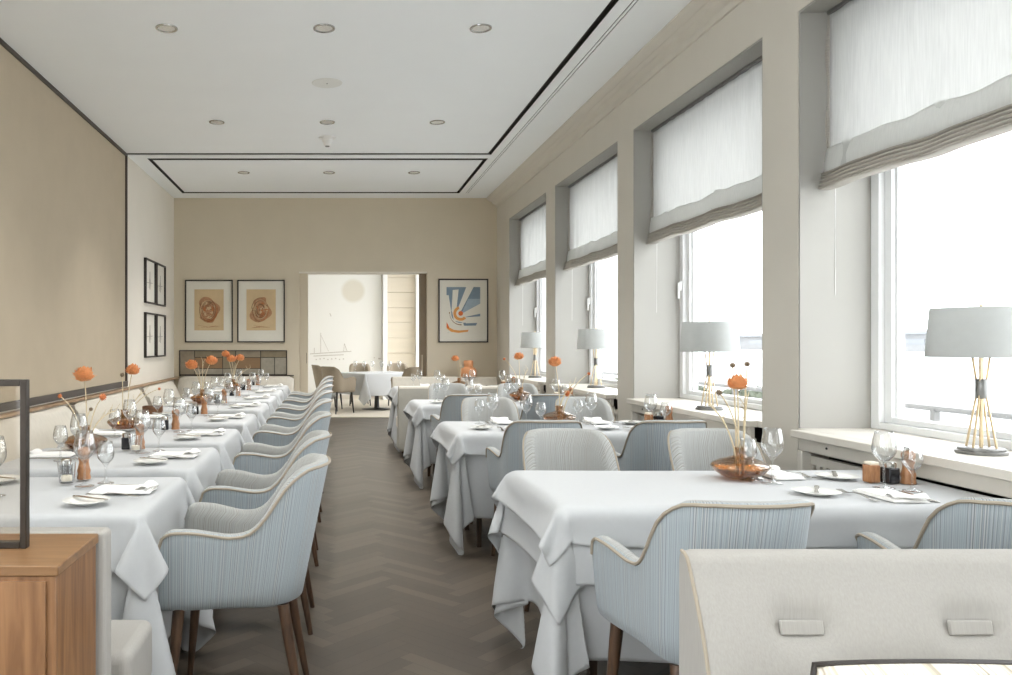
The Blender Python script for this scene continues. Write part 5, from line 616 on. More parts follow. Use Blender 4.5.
0,0,0,-1,1,-1,1,0,-1,-2,1,0,0,10,4,3,-1,-5,13,1,-3,0,-5,-4,7,-5,0,-4,0,0,0,0,0,0,0,0,0,0,0,0,-2,-5,0,-1,4,5,1,5,4,12,-2,-5,-1,2,5,-12,6,-3,-2,0,
0,0,0,-1,1,0,0,0,0,0,0,-8,0,1,-3,1,3,6,3,1,8,-2,1,1,2,-2,-4,0,-6,2,-1,1,-1,1,0,0,0,0,0,0,0,0,-4,5,-13,6,-5,1,3,6,6,11,-1,-1,2,1,-19,13,-3,-2,
-1,0,0,0,0,0,0,0,0,0,0,0,-1,-1,-2,1,-9,3,-2,1,2,6,10,0,2,-3,-16,8,5,-4,-2,0,0,0,0,0,0,0,0,0,1,-1,0,-1,1,-4,6,-9,-4,1,-1,0,1,9,-1,-5,-7,2,6,-1,
-4,2,-1,0,0,0,0,0,0,0,0,0,0,0,0,-1,-4,4,-3,-4,-4,0,0,0,-399,-14,-13,-11,-12,-14,-13,9,10,10,26,7,3,2,0,1,-1,0,-1,-2,-6,-16,-2,-11,-13,-16,-3,9,11,11,12,5,10,-1,-3,2,
0,0,-7,3,4,-6,-3,-2,-1,0,-1,2,-1,1,1,1,1,1,1,-2,5,7,1,1,0,0,-10,13,12,-1,-3,2,-1,-1,0,-2,-4,-2,-1,-1,0,0,-1,1,0,2,2,-1,1,1,0,7,5,1,0,-1,-2,-12,-1,14,
14,-2,-1,2,-3,0,-3,-6,-2,0,0,1,0,-1,1,0,-1,3,3,-2,-3,7,9,2,0,-3,-2,-2,6,-10,-8,12,15,-2,0,-1,-2,-4,-6,1,0,0,-1,0,1,0,-1,0,1,5,-7,14,1,5,0,-9,-1,-1,2,22,
-4,-10,-16,3,21,-3,-2,-9,1,0,-2,0,1,0,0,0,-1,1,0,-2,2,11,-7,14,-1,-9,7,-1,-3,-18,6,6,7,2,-9,-10,11,4,-1,-7,-2,3,0,-1,0,0,0,0,0,1,0,4,-1,7,-2,-6,6,-4,-1,-3,
12,5,-1,-2,2,6,5,1,-1,-1,1,-1,-2,0,1,0,0,0,0,1,-1,1,1,0,-1,-4,3,-2,2,-3,1,-1,10,1,1,1,1,-1,0,1,0,0,0,0,0,-1,0,1,0,0,0,0,0,1,-1,-1,0,0,-1,-7,
9,0,-17,17,0,0,-1,-2,0,3,0,0,0,0,0,0,0,0,0,0,0,-1,1,0,0,0,0,0,-6,-5,0,-11,-1,15,141,-1,0,1,1,0,0,1,0,0,-1,0,0,0,0,0,0,0,0,0,0,0,0,0,-1,0,
0,0,-1,-1,-1,141,1,0,0,0,0,0,0,0,0,0,0,0,0,0,0,0,0,0,0,0,0,0,0,0,0,0,0,0,0,0,142,0,0,0,0,0,0,0,0,0,0,0,0,0,1,-1,0,0,0,0,0,0,0,0,
0,0,0,0,0,0,0,142,0,0,0,0,0,0,0,0,0,0,0,0,0,0,0,0,0,0,0,0,0,0,0,0,0,0,0,0,0,0,140,0,1,0,0,0,1,0,0,0,0,0,0,0,0,0,0,0,0,0,0,1,
0,0,-1,0,0,0,0,-1,0,-3,0,7,-1,5,9,0,0,0,0,0,0,0,0,0,0,0,0,1,-1,0,0,0,0,0,0,-1,0,0,1,0,-6,6,1,10,3,-2,1,1,0,0,0,0,0,0,-1,0,0,1,-1,0,
0,0,0,0,-1,-5,-6,-5,3,-6,-3,14,1,-7,1,0,-2,7,0,1,-1,-4,-1,0,0,0,0,1,-1,0,1,2,2,-3,2,0,0,1,-5,-12,-3,-6,7,-1,5,1,4,3,-8,6,-3,-10,3,-2,-1,0,1,-1,0,0,
0,1,2,-1,13,-9,5,-3,5,3,0,-1,-1,9,3,4,0,-1,-7,10,-5,-6,-2,-6,2,0,0,0,1,-1,1,-1,1,0,4,5,0,1,-2,1,6,2,1,0,14,1,0,0,-3,3,3,-10,-4,3,-6,-1,1,0,0,0,
0,0,0,0,1,7,0,10,-16,11,-9,3,7,4,1,12,0,1,-3,0,8,-6,-3,-1,-1,-3,-2,0,0,-1,0,1,-1,2,0,0,6,1,4,0,-15,12,-8,4,6,6,12,0,-2,4,4,0,-8,-2,0,0,-1,-2,-2,-1,
0,1,0,1,0,1,2,3,-1,3,3,-3,-14,10,-7,3,4,13,2,2,1,0,-1,-8,-1,0,-1,0,-1,-2,-1,0,-1,0,1,2,1,3,0,1,1,3,1,-3,-14,5,-2,3,-182,14,14,14,14,14,14,0,-5,-7,-9,-3,
-1,0,0,0,1,0,1,1,3,5,0,3,6,0,-8,-16,-19,-19,-18,18,-2,1,0,0,0,0,3,-1,-1,3,1,0,0,0,1,-1,0,0,0,0,-1,1,-1,-1,-2,-5,-2,0,1,0,18,1,-3,1,0,0,0,2,-1,2,
1,1,0,0,0,0,0,0,0,0,-1,1,-1,1,-1,-5,-3,-1,0,0,2,17,0,1,-2,1,0,0,1,0,3,1,0,1,0,0,-1,0,1,-1,0,0,-1,1,-1,-2,-6,-2,-1,3,2,0,17,1,-1,1,-2,1,0,1,
2,1,2,-1,0,0,0,0,0,0,0,0,0,0,0,-4,-2,-6,0,5,0,0,0,3,7,6,2,0,-2,1,1,4,1,-1,0,0,0,0,0,1,-1,1,0,0,-1,-4,3,-13,3,5,-3,1,1,0,-4,1,4,5,8,3,
0,-2,1,4,1,0,-1,0,0,0,0,0,0,-1,1,-3,1,-7,1,3,-3,3,-1,-4,-6,-2,-1,0,1,1,6,-1,1,3,-3,2,2,1,0,0,0,-1,0,0,1,-2,-1,-1,2,3,-2,1,-2,-6,1,0,2,1,-1,0,
-2,-1,5,-1,0,1,-1,0,0,0,0,0,-1,0,-1,-1,-1,1,2,2,3,-4,-4,-4,7,-1,7,1,-1,0,-2,-1,0,3,2,-2,0,0,-1,-1,0,0,0,0,0,0,0,0,2,2,0,-3,-4,-1,0,-3,0,-3,-7,0,
0,1,3,1,-1,1,2,0,-3,0,1,0,0,0,1,0,0,0,0,0,0,-1,-3,3,-2,-1,-4,-2,-2,-2,0,0,1,0,0,0,1,0,-1,0,1,0,0,0,0,0,0,0,0,0,1,-1,-2,0,0,0,0,0,-1,-1,
1,0,1,0,0,0,-1,-1,-1,0,1,0,0,0,0,0,0,0,0,0,0,1,0,0,0,-2,0,0,0,0,0,3,0,-1,0,0,-1,1,-1,-1,-1,1,0,0,0,0,0,0,0,0,0,3,-2,0,0,0,0,0,0,0,
0,0,11,-2,-1,-2,-1,1,-5,-2,1,1,1,0,-1,0,0,1,0,0,0,2,-1,-1,-3,2,2,1,0,0,0,1,0,8,0,-1,0,-2,-3,-5,1,1,1,0,0,0,0,0,-1,0,0,1,-1,-1,1,0,-1,3,-2,1,
0,1,-1,1,6,1,-1,-4,-4,-4,3,-1,1,0,0,-1,0,0,0,0,0,0,-1,0,0,0,0,-1,-1,10,0,1,0,1,-1,-2,-5,-4,0,0,-2,3,3,-1,1,-4,-2,0,0,0,0,0,0,0,0,2,2,-4,4,0,
0,6,4,3,1,0,-16,-1,1,0,2,2,-5,3,-3,-5,0,1,-1,0,0,0,0,0,0,1,0,0,10,-7,2,0,3,2,1,2,1,-17,1,2,0,-1,-2,5,-5,-4,-1,0,0,0,0,0,0,0,0,0,0,0,1,3,
0,2,-2,1,4,2,1,1,-15,1,-1,0,-1,2,1,-8,0,0,-1,-1,1,0,-1,0,0,1,0,0,0,1,2,7,-7,3,-2,0,4,3,3,-16,0,0,0,0,4,-5,-3,-1,0,-1,0,0,0,0,0,0,0,0,0,0,
2,0,3,0,-2,2,-2,1,2,4,-15,0,0,0,3,-1,-6,-2,0,0,0,0,-1,-1,1,0,0,0,0,0,1,1,0,2,2,-1,-2,1,-2,2,0,-15,0,1,2,0,-2,-6,0,0,-1,0,-1,0,1,-1,0,0,0,1,
0,0,1,0,2,2,0,-1,-2,0,0,1,
]),
'far_under': (36,39,[
-709,9,9,8,11,23,31,21,1,-20,-27,-9,16,12,14,123,125,125,125,125,125,125,124,125,125,17,6,-13,-36,-34,-20,2,18,28,25,18,15,16,18,-10,1,1,0,-2,-6,-3,7,10,4,1,-2,-1,0,-1,1,0,-1,0,0,0,
0,1,0,0,0,-3,-1,0,2,9,8,7,0,-4,-3,1,1,0,-10,1,0,1,0,-5,-6,3,9,9,1,-2,-1,-1,1,-1,0,1,0,0,0,0,0,0,0,-1,-3,0,0,5,9,9,4,-4,-3,0,0,2,1,-10,0,1,
2,0,-3,-6,-3,9,11,2,-3,-1,1,-1,1,0,0,0,0,0,0,-1,0,0,0,-2,-2,1,8,12,7,-2,-4,-2,1,3,1,0,-9,-1,-1,1,2,0,-4,-6,2,14,8,-4,-2,-1,1,0,0,-1,0,0,0,0,1,0,
0,-1,-4,0,3,11,11,2,-4,-3,1,3,1,0,0,3,-8,-3,-2,1,2,-1,-7,-4,10,13,-2,-3,0,0,0,0,1,0,0,0,0,0,0,0,-2,-3,0,6,15,6,-2,-4,0,3,1,-1,-3,-5,21,-10,-9,-6,-4,0,
0,-2,-7,2,15,2,-3,0,0,1,0,0,0,0,0,0,0,-1,0,-2,-2,0,11,14,1,-3,-2,3,0,-3,-6,-8,-12,34,-5,-9,-11,-9,-6,-1,-1,-6,-4,15,9,-7,0,1,0,0,-1,0,0,0,0,0,1,0,-3,-2,
0,20,7,-3,-3,2,-2,-6,-9,-10,-11,-8,30,4,-1,-6,-10,-11,-9,-3,-2,-8,3,21,-7,3,-4,0,-1,1,0,0,0,0,0,0,0,-5,0,7,19,-1,-4,-1,-4,-9,-11,-11,-9,-5,-1,20,4,6,4,-1,-6,-12,-14,-6,
-6,-7,18,2,-1,-2,0,1,0,0,0,0,0,0,0,-1,-4,1,20,5,-5,-3,-9,-12,-13,-9,-5,0,1,3,13,0,2,7,6,5,0,-8,-16,-12,-11,3,17,-6,0,0,0,0,0,0,0,-1,0,0,2,-5,23,1,-5,-8,
-14,-14,-11,-3,0,4,3,4,1,23,-2,-2,-4,0,3,8,6,1,-13,-20,-15,2,6,7,-1,0,0,0,0,0,1,0,0,-1,20,-1,-4,-16,-19,-13,-1,4,5,4,1,-1,-2,0,15,0,-1,-1,-1,-3,-4,0,1,7,-3,-16,
2,2,1,1,0,0,0,0,0,0,0,1,1,3,-9,-6,-2,-4,7,1,-1,-2,-3,-1,0,0,-1,12,0,0,0,1,0,0,0,-1,-3,0,-10,-1,0,1,0,0,1,0,0,0,0,0,-1,0,1,3,3,-18,2,-4,0,0,
0,1,0,0,1,0,-2,1,1,0,-1,0,0,-1,1,0,0,4,-3,0,0,0,0,-1,1,0,0,0,0,0,0,-1,1,-7,14,-4,-3,-1,0,0,-1,0,-1,-1,0,-34,1,1,1,2,1,2,3,3,6,7,8,-1,0,-1,
0,0,0,-1,1,0,0,0,0,-1,0,2,2,-2,9,6,1,2,0,1,1,1,0,0,-19,1,1,2,1,3,2,2,3,2,3,-1,0,-1,0,0,0,0,0,-1,1,0,0,0,0,0,2,1,1,2,2,3,1,2,2,0,
2,1,0,-3,0,0,1,0,1,0,2,1,0,-1,0,-2,0,0,0,0,0,0,0,0,0,0,0,0,0,1,-2,-1,0,1,1,2,2,1,2,1,1,2,6,-1,0,0,0,-2,0,-2,-2,0,0,1,-1,0,0,0,0,0,
0,0,-1,1,0,0,0,0,0,1,-1,0,0,0,1,0,1,1,1,1,1,12,1,0,-1,-1,0,-2,-2,-3,-3,-2,0,1,-1,0,0,0,0,0,0,0,0,0,0,0,0,0,-1,1,1,1,2,-1,1,0,0,-1,1,0,
16,1,1,1,1,-1,0,-1,-1,-3,-6,-5,-5,1,0,0,0,0,0,0,0,0,0,0,0,0,2,6,1,-2,-1,-3,-1,-2,-2,-1,0,-1,0,-15,2,2,2,4,4,4,6,-3,-4,-2,-5,4,-1,0,1,0,0,0,0,0,
-1,1,0,0,2,0,-3,-12,-7,-2,-1,-3,-1,0,1,1,0,1,-15,0,0,0,-1,0,0,-1,4,2,0,16,-6,-1,2,-1,1,0,0,0,0,0,-1,1,0,0,0,-5,16,-8,-6,-2,2,0,0,-1,-1,-1,0,-12,0,0,
0,1,1,-4,1,0,3,18,-7,-1,0,0,0,0,0,0,0,0,0,0,-1,0,-1,2,7,-8,14,-3,4,-2,-2,-2,-2,-3,-1,-3,-10,2,2,1,-1,-3,0,-6,2,2,-5,10,13,1,-7,0,-1,0,0,0,0,0,0,-1,
0,-2,-2,9,11,-4,3,-6,3,3,2,0,0,0,-1,-15,-3,-4,-5,-5,-3,-1,3,6,11,14,19,1,-4,-14,-1,0,0,0,0,0,0,0,1,-1,-4,1,-14,23,19,10,1,-8,-6,-3,1,4,0,1,-25,-6,-4,-1,3,4,
7,7,8,13,13,0,0,-13,-6,1,-1,0,0,0,0,0,0,-1,1,-4,-1,-8,-5,14,14,14,9,1,-4,-6,-5,-1,-1,-35,4,4,5,3,4,4,9,13,9,1,-1,-23,-6,9,-1,0,0,0,0,0,0,0,0,0,-3,-4,
-2,-10,3,7,10,14,12,8,1,-3,-5,-2,-17,1,2,-1,0,6,12,12,6,-1,0,-17,-3,-3,2,1,0,0,0,0,0,0,0,-1,0,1,-12,3,-8,-2,4,2,6,11,12,12,5,3,-3,-17,0,-2,4,11,12,10,4,-2,
0,-3,-18,-2,0,3,0,0,-1,0,0,0,0,0,1,-1,-9,0,6,-9,-7,3,2,-2,4,8,10,13,10,6,-21,1,7,13,12,8,2,-1,-2,2,-10,-14,-1,1,2,0,0,1,0,0,0,0,0,-1,1,5,0,-6,-7,-10,
-2,4,0,-3,2,6,8,11,12,-18,9,14,11,5,1,-1,-2,2,-2,-14,-8,0,1,2,0,0,0,0,0,0,0,-1,0,0,2,1,-1,-5,-11,-5,2,5,-3,-3,0,3,5,8,-5,14,10,2,1,0,-2,-1,2,-7,-13,-5,
0,2,1,0,1,-1,0,0,0,0,0,0,0,2,-1,3,-5,-7,-10,0,3,3,-4,-2,0,0,3,13,8,0,1,0,-1,-2,2,-1,-11,-11,-1,0,1,2,-1,0,1,0,0,0,0,0,0,0,0,0,0,-1,-5,-9,-6,4,
3,0,-3,-2,0,0,22,0,0,0,0,-2,0,1,-4,-13,-6,-2,1,2,0,1,0,-1,0,0,0,0,0,0,0,1,1,-1,-1,-2,-8,-8,-1,4,3,-2,-2,-2,0,22,0,0,0,-1,-1,1,1,-10,-11,-4,0,0,1,1,
0,0,1,0,0,0,0,0,0,0,0,0,0,1,-3,-5,-9,-5,4,1,2,-2,-1,-1,-509,-24,-25,-24,-23,-15,5,28,35,30,25,35,2,-7,-11,-20,3,6,5,3,3,3,4,4,0,-1,-13,-8,-4,-12,-29,-35,-28,-11,7,18,
19,19,18,23,0,2,-1,-1,-5,-12,-11,-1,3,0,-1,3,-1,1,1,1,0,-1,0,-1,1,1,0,-1,-2,0,1,0,-5,-4,2,9,11,7,1,1,-1,-1,24,0,0,1,-1,-2,-9,-13,-6,2,1,-1,3,0,-1,2,0,1,
0,-1,-1,0,0,1,0,-1,-1,1,0,-6,-2,6,11,9,3,1,-1,-1,-1,23,0,0,1,1,-2,-5,-12,-11,1,1,-1,2,0,1,1,1,0,0,-1,0,-1,0,1,0,-2,0,4,-4,-8,3,10,11,5,3,-1,-3,-1,0,
24,0,-1,0,1,0,-2,-8,-14,-7,6,-2,1,0,0,2,1,0,-1,0,0,-1,1,0,0,-3,2,3,-8,-3,6,12,8,5,-1,-3,-1,-1,1,26,-1,-1,0,0,1,-1,-5,-13,-11,3,-2,2,0,0,3,1,-1,-1,0,-1,
0,-1,2,-1,-1,1,1,-8,1,12,11,5,0,-4,-1,1,4,3,21,4,2,-2,-1,-1,1,-1,-8,-17,-4,2,2,0,1,2,1,-1,0,-2,0,0,0,0,1,-3,2,-1,-8,9,13,7,2,-4,1,3,4,3,1,3,11,8,
4,0,-1,0,-1,-4,-13,-14,4,1,-1,1,3,0,0,-1,0,0,-1,-1,1,0,-3,4,-4,-3,15,10,3,-3,3,4,3,1,-4,-6,-18,10,11,12,8,4,-1,-1,-1,-8,-18,0,-3,9,-6,4,0,-1,-1,0,0,-1,-1,-1,
1,-1,3,-10,13,12,6,0,4,3,1,-4,-7,-9,-10,-30,4,7,10,13,12,8,2,-1,-2,-15,-14,1,6,0,2,-1,-2,0,0,-1,0,-1,-1,1,0,-6,4,15,10,2,5,1,-4,-9,-11,-10,-8,-6,-33,0,1,3,7,11,
15,15,8,-1,-8,-21,-2,6,0,3,-2,-2,-1,0,1,0,-2,-3,0,2,5,2,17,6,3,-6,-10,-13,-12,-7,-5,-4,-1,-27,-2,-2,-1,-1,3,5,10,18,20,4,-19,-3,-12,8,3,-4,0,0,1,0,-1,0,-4,-6,22,-4,
14,8,-5,-16,-15,-12,-7,-3,-1,0,2,1,-3,-2,-2,-2,-2,-3,-1,0,0,6,19,-2,-11,1,5,-3,0,0,2,1,0,2,0,1,3,-6,10,-3,0,-12,-11,-1,1,2,3,2,1,1,1,8,-1,0,-1,-1,-3,-3,-3,-3,
-4,0,21,0,-1,2,-1,0,1,0,1,1,0,1,0,1,-2,0,-1,-18,-3,7,2,2,1,1,1,0,1,1,16,1,0,0,0,0,0,-1,1,0,0,1,0,0,0,0,0,0,0,-1,0,0,0,0,1,1,-2,-2,0,2,
0,0,0,0,0,-1,1,0,-1,124,0,1,0,0,1,0,1,0,1,0,0,2,0,-1,-1,0,0,0,0,0,0,0,0,1,0,0,-1,1,-1,0,0,-1,0,0,0,0,0,0,127,1,-1,0,0,1,0,0,0,1,0,0,
0,0,0,0,0,0,0,0,0,0,0,0,0,0,-1,1,-1,0,0,0,0,0,0,0,-1,0,0,129,-1,1,0,0,-1,0,1,0,-1,0,0,1,-1,1,0,-1,0,0,1,0,0,0,0,0,0,0,-1,0,1,0,-1,1,
0,-1,1,0,-1,1,128,1,-1,0,0,1,0,-1,0,1,0,0,-1,1,-1,0,1,0,0,-1,0,0,0,0,0,0,1,0,0,-1,1,0,-1,0,1,-1,0,1,-1,128,0,0,0,1,-1,0,1,0,-1,0,1,0,0,0,
0,0,0,0,0,0,0,0,0,0,0,-1,0,0,1,-1,0,1,0,-1,1,0,-1,1,128,-1,0,0,0,0,0,0,0,1,1,-1,1,0,0,-1,0,0,0,0,0,0,0,1,0,0,0,-1,1,-1,1,0,-1,1,0,-1,
0,1,-1,128,0,0,1,-1,0,1,-1,1,-1,0,0,1,0,-1,1,0,0,0,0,0,0,0,-1,1,0,0,-1,-1,0,-1,0,0,-1,0,1,0,0,0,8,0,0,-1,0,-1,-3,-6,14,2,0,3,2,0,0,-1,0,0,
0,0,0,0,1,0,0,0,0,-2,-4,5,0,0,0,0,0,-1,0,0,0,-7,1,-1,0,-1,-1,4,1,-1,13,3,3,0,0,0,0,-1,0,-1,0,0,-1,-1,0,0,0,3,-2,3,-11,-12,10,5,3,2,2,1,-1,1,
-13,-2,0,-1,1,2,0,8,-4,-3,13,12,-11,2,10,-6,-1,-1,-1,-2,-1,-1,-1,4,-3,-5,4,13,-18,-7,5,-6,1,4,3,3,3,3,3,-32,1,3,4,6,9,10,12,8,8,1,-29,7,5,-24,15,3,-3,-2,-1,-1,
0,1,-4,-10,17,-6,9,22,-7,-13,-20,-13,-5,-1,0,2,1,1,-27,8,9,11,9,8,7,4,2,-4,-19,0,3,-21,0,0,10,1,0,-1,-1,1,0,-8,-2,3,6,-2,18,12,1,-6,-13,-17,-12,-7,-4,0,-1,6,9,6,
3,3,2,0,1,-6,-14,-1,-1,-15,4,-1,-4,3,4,0,0,1,-1,-1,-6,0,1,5,-3,10,13,6,4,-1,-7,-12,-13,-10,-7,-4,28,0,0,0,1,1,-1,-9,-15,5,-1,-20,3,6,-1,-3,0,3,2,0,0,0,-3,-4,
1,-1,1,3,4,13,7,2,4,3,-2,-8,-11,-12,-8,27,0,0,2,1,-4,-11,-14,11,-3,-14,-3,5,0,1,-3,0,2,1,1,-1,0,-3,-3,1,1,1,1,1,10,10,3,-1,3,4,3,-4,-7,-11,25,1,3,0,-6,-12,
-11,8,2,-7,-12,6,4,-4,1,-2,-2,2,1,1,1,-2,-3,-1,4,1,-1,-1,-1,6,12,7,-2,-2,3,4,4,1,-3,28,2,-2,-9,-12,-8,5,8,-4,-11,-6,7,1,-2,1,-1,-2,0,2,1,-1,-1,-2,-1,4,0,0,
0,-2,2,10,10,5,-3,-3,0,4,3,3,29,-4,-11,-9,-6,3,8,1,-8,-11,1,7,-1,-1,1,-1,-2,0,0,0,1,-1,-1,0,3,-1,0,1,-2,-1,7,11,7,2,-4,-2,-1,2,2,22,-12,-7,-4,2,6,5,-3,-10,
-8,5,4,-2,0,1,-1,-2,-1,1,0,-1,0,-1,0,3,0,0,0,-1,-1,3,10,9,4,0,-2,-2,-1,1,6,-4,-2,1,3,6,0,-5,-11,-3,6,4,-2,-2,2,-1,-1,-2,0,1,0,-1,0,0,2,0,0,0,0,-1,
0,7,12,4,3,-2,-2,-1,-1,1,-1,1,1,6,2,-1,-8,-10,3,4,1,-1,0,1,-1,-1,-1,-1,0,0,0,-1,0,3,0,0,-1,1,-1,-1,3,11,10,1,1,-1,-1,-1,-590,26,25,25,26,24,18,11,6,4,4,3,
0,0,0,1,1,0,1,1,1,1,2,1,1,1,-1,-2,-4,-4,-6,-10,-14,-21,-25,-26,-26,-26,-26,26,-1,1,0,0,1,3,4,1,1,-1,1,1,-1,0,0,0,0,0,0,0,0,0,0,1,-1,0,0,0,0,-1,-2,-4,
-3,-1,0,0,0,0,26,0,-1,1,-1,1,3,3,4,-1,1,0,0,0,0,0,0,1,0,-1,0,1,-1,0,0,0,0,0,0,-1,-2,-3,-3,-1,-1,0,0,0,0,25,1,0,0,0,0,1,3,4,2,0,0,0,1,-1,
0,0,0,0,1,0,-1,0,1,-1,0,0,0,0,-1,-3,-4,-2,-1,0,0,0,0,0,26,0,0,-1,1,-1,1,3,3,4,0,0,0,0,0,1,-1,0,0,0,0,0,0,0,0,0,0,0,0,-2,-4,-3,-2,0,1,0,
0,0,0,25,0,1,0,0,0,0,1,4,4,1,0,0,0,1,-1,0,0,0,0,0,0,0,0,0,0,0,0,-1,-3,-4,-2,-1,0,0,0,0,0,-1,20,3,2,1,-1,1,-1,1,2,5,3,0,0,0,0,0,1,-1,
0,0,0,0,1,-1,1,-1,0,0,-2,-4,-3,-2,0,0,0,0,-1,-2,-2,14,4,2,3,2,0,1,-1,2,3,5,1,0,0,0,0,0,1,-1,0,0,1,-1,0,0,0,-1,0,-3,-5,-2,0,0,0,-1,-2,-2,-4,-3,
8,2,4,4,4,2,1,1,0,2,6,1,1,0,0,0,0,0,1,0,0,-1,0,1,-1,0,0,-1,-5,-4,-1,0,-1,-2,-2,-4,-4,-2,-3,6,1,1,2,4,4,4,3,0,1,4,6,0,0,0,0,0,0,0,0,0,
0,0,0,0,0,0,-4,-5,-2,0,-2,-3,-4,-5,-2,-3,-2,-1,5,0,1,0,1,3,4,4,5,3,2,6,1,1,1,-1,0,0,0,0,0,0,0,0,0,0,-6,0,-5,-2,-4,-4,-4,-4,-1,-2,0,0,0,6,0,-1,
1,-1,1,1,2,4,6,5,8,2,1,1,0,0,0,0,0,0,0,1,-1,0,-7,2,-6,-5,-5,-5,-4,-2,0,-1,0,0,0,0,3,0,0,0,0,0,-1,0,1,1,5,4,4,0,0,0,0,0,0,-1,0,0,-1,0,
0,2,-10,-3,-1,-2,0,0,0,0,0,1,0,0,0,3,-1,1,-1,1,-1,1,0,0,0,0,7,0,1,-3,1,0,0,-1,0,-1,-2,-1,-2,0,4,0,1,-4,0,-1,0,0,0,0,-1,0,0,0,-1,1,0,0,0,0,
0,0,0,0,0,-1,4,0,-3,1,-2,-1,0,0,0,1,-1,1,0,0,2,-1,-1,0,1,0,0,1,0,0,0,0,0,-5,0,-1,1,0,1,-1,1,0,1,1,1,0,-2,3,-2,1,0,0,0,0,0,1,0,-1,2,2,
-1,0,-1,-1,0,0,-1,0,0,0,0,0,-3,0,1,-1,1,0,1,0,0,0,0,0,1,0,0,0,0,0,0,0,0,0,0,0,0,0,1,1,-1,0,0,0,0,-1,0,0,0,0,0,-2,0,0,1,-1,0,1,0,0,
0,0,0,0,1,0,0,0,0,0,0,0,0,0,0,0,0,1,0,1,-1,0,0,0,1,-1,0,0,0,0,0,0,0,0,0,0,-1,0,0,0,0,0,0,1,0,0,0,0,0,0,0,0,0,0,0,1,0,0,0,0,
0,0,0,0,0,0,0,0,0,0,0,0,0,0,0,0,0,0,-1,1,-1,1,0,0,0,0,0,0,0,0,0,0,0,0,1,0,0,0,1,-1,0,0,0,1,-1,0,0,0,2,0,0,0,0,0,0,-1,0,0,-2,0,
2,-1,0,0,0,0,0,0,0,0,0,0,0,0,1,0,0,0,1,-1,0,0,0,1,0,-1,0,-2,0,0,1,0,0,0,1,-1,0,0,-1,-1,3,0,0,0,1,0,0,0,0,0,0,0,-1,1,-2,2,0,0,1,0,
0,0,0,-1,1,0,0,0,0,-1,0,1,0,-1,-2,0,0,0,3,2,-1,0,1,-1,1,0,0,0,0,-1,-2,-1,0,0,-2,4,0,0,0,0,0,0,1,-1,0,-1,1,0,0,0,-1,0,1,-1,-3,1,1,-1,-1,2,
2,-4,-1,-2,0,-1,-1,-1,0,0,-1,6,3,-1,-3,4,1,0,1,0,0,0,1,-1,0,-1,0,1,0,0,0,-1,3,1,-4,-6,-10,1,7,-6,1,-1,0,-1,0,0,0,-1,0,0,0,8,8,2,-3,-1,1,-1,1,0,
0,0,1,0,0,0,-1,-1,-1,-3,-2,-3,-4,-5,-12,0,1,-4,-1,0,0,0,0,0,0,0,0,2,-2,0,5,10,6,5,4,1,0,-1,1,0,0,0,1,-2,-2,-3,-3,-3,-1,-3,-3,-4,-6,-1,2,-7,0,0,-1,0,
0,-1,0,0,0,2,0,0,-1,3,5,4,5,4,4,4,2,-1,1,0,0,-9,-2,-2,-2,0,-1,-2,-3,-4,-3,-1,0,-7,1,-1,1,-1,0,0,0,0,0,0,1,0,-1,1,0,5,4,1,2,4,4,4,4,1,0,1,
-16,0,-1,1,-1,-2,-3,-4,-3,0,0,-5,-1,-1,-1,1,0,0,-1,1,0,0,0,0,0,1,1,-1,3,4,1,2,0,3,3,4,4,3,1,-16,0,1,-2,-2,-4,-4,-2,1,-1,-2,-5,0,0,0,1,0,-1,0,0,0,
0,0,1,0,1,0,-1,2,4,3,0,0,0,2,2,4,5,3,-15,-1,-2,-3,-5,-2,-1,1,-1,0,-4,-2,-1,0,0,0,0,0,0,0,0,0,1,0,-1,0,0,0,1,3,4,2,0,0,0,1,1,2,5,-16,-2,-4,
-4,-2,-1,0,0,1,-3,-4,-1,0,0,0,0,0,0,0,0,0,0,0,0,0,0,0,0,0,3,4,2,1,0,0,0,0,1,1,-20,-4,-4,-1,0,0,1,0,-2,-2,-4,0,0,0,0,-1,1,0,0,0,0,0,0,0,
-1,1,0,0,0,1,4,4,1,0,0,0,0,0,0,-26,-2,0,-1,0,1,-1,1,-2,-4,-1,-1,0,0,-1,1,0,0,0,0,0,0,1,0,-1,0,0,0,0,1,2,4,3,0,0,0,0,-1,0,-28,-1,0,1,0,-1,
1,-1,-2,-4,-1,0,0,0,0,0,0,0,0,0,0,0,0,0,0,0,0,0,0,0,2,4,3,1,0,0,-1,1,0,-29,0,0,0,0,1,-1,0,-4,-3,-1,1,0,0,0,0,0,0,0,0,0,0,0,0,0,0,0,
0,0,0,1,2,5,2,0,0,1,-1,0,
]),
}
# ------------------------------------------------------------------ the room (x to the windows, y into the picture, metres)
XL, XR, YB, YF, ZC = -2.395, 2.41, 11.9, -6.0, 3.464
WIN = [(-4.73, -2.77), (-2.42, -.46), (-.11, 1.855), (2.20, 4.165), (4.51, 6.47), (6.825, 8.775), (9.14, 11.08)]
XO = 2.93                                            # outer face of the window wall

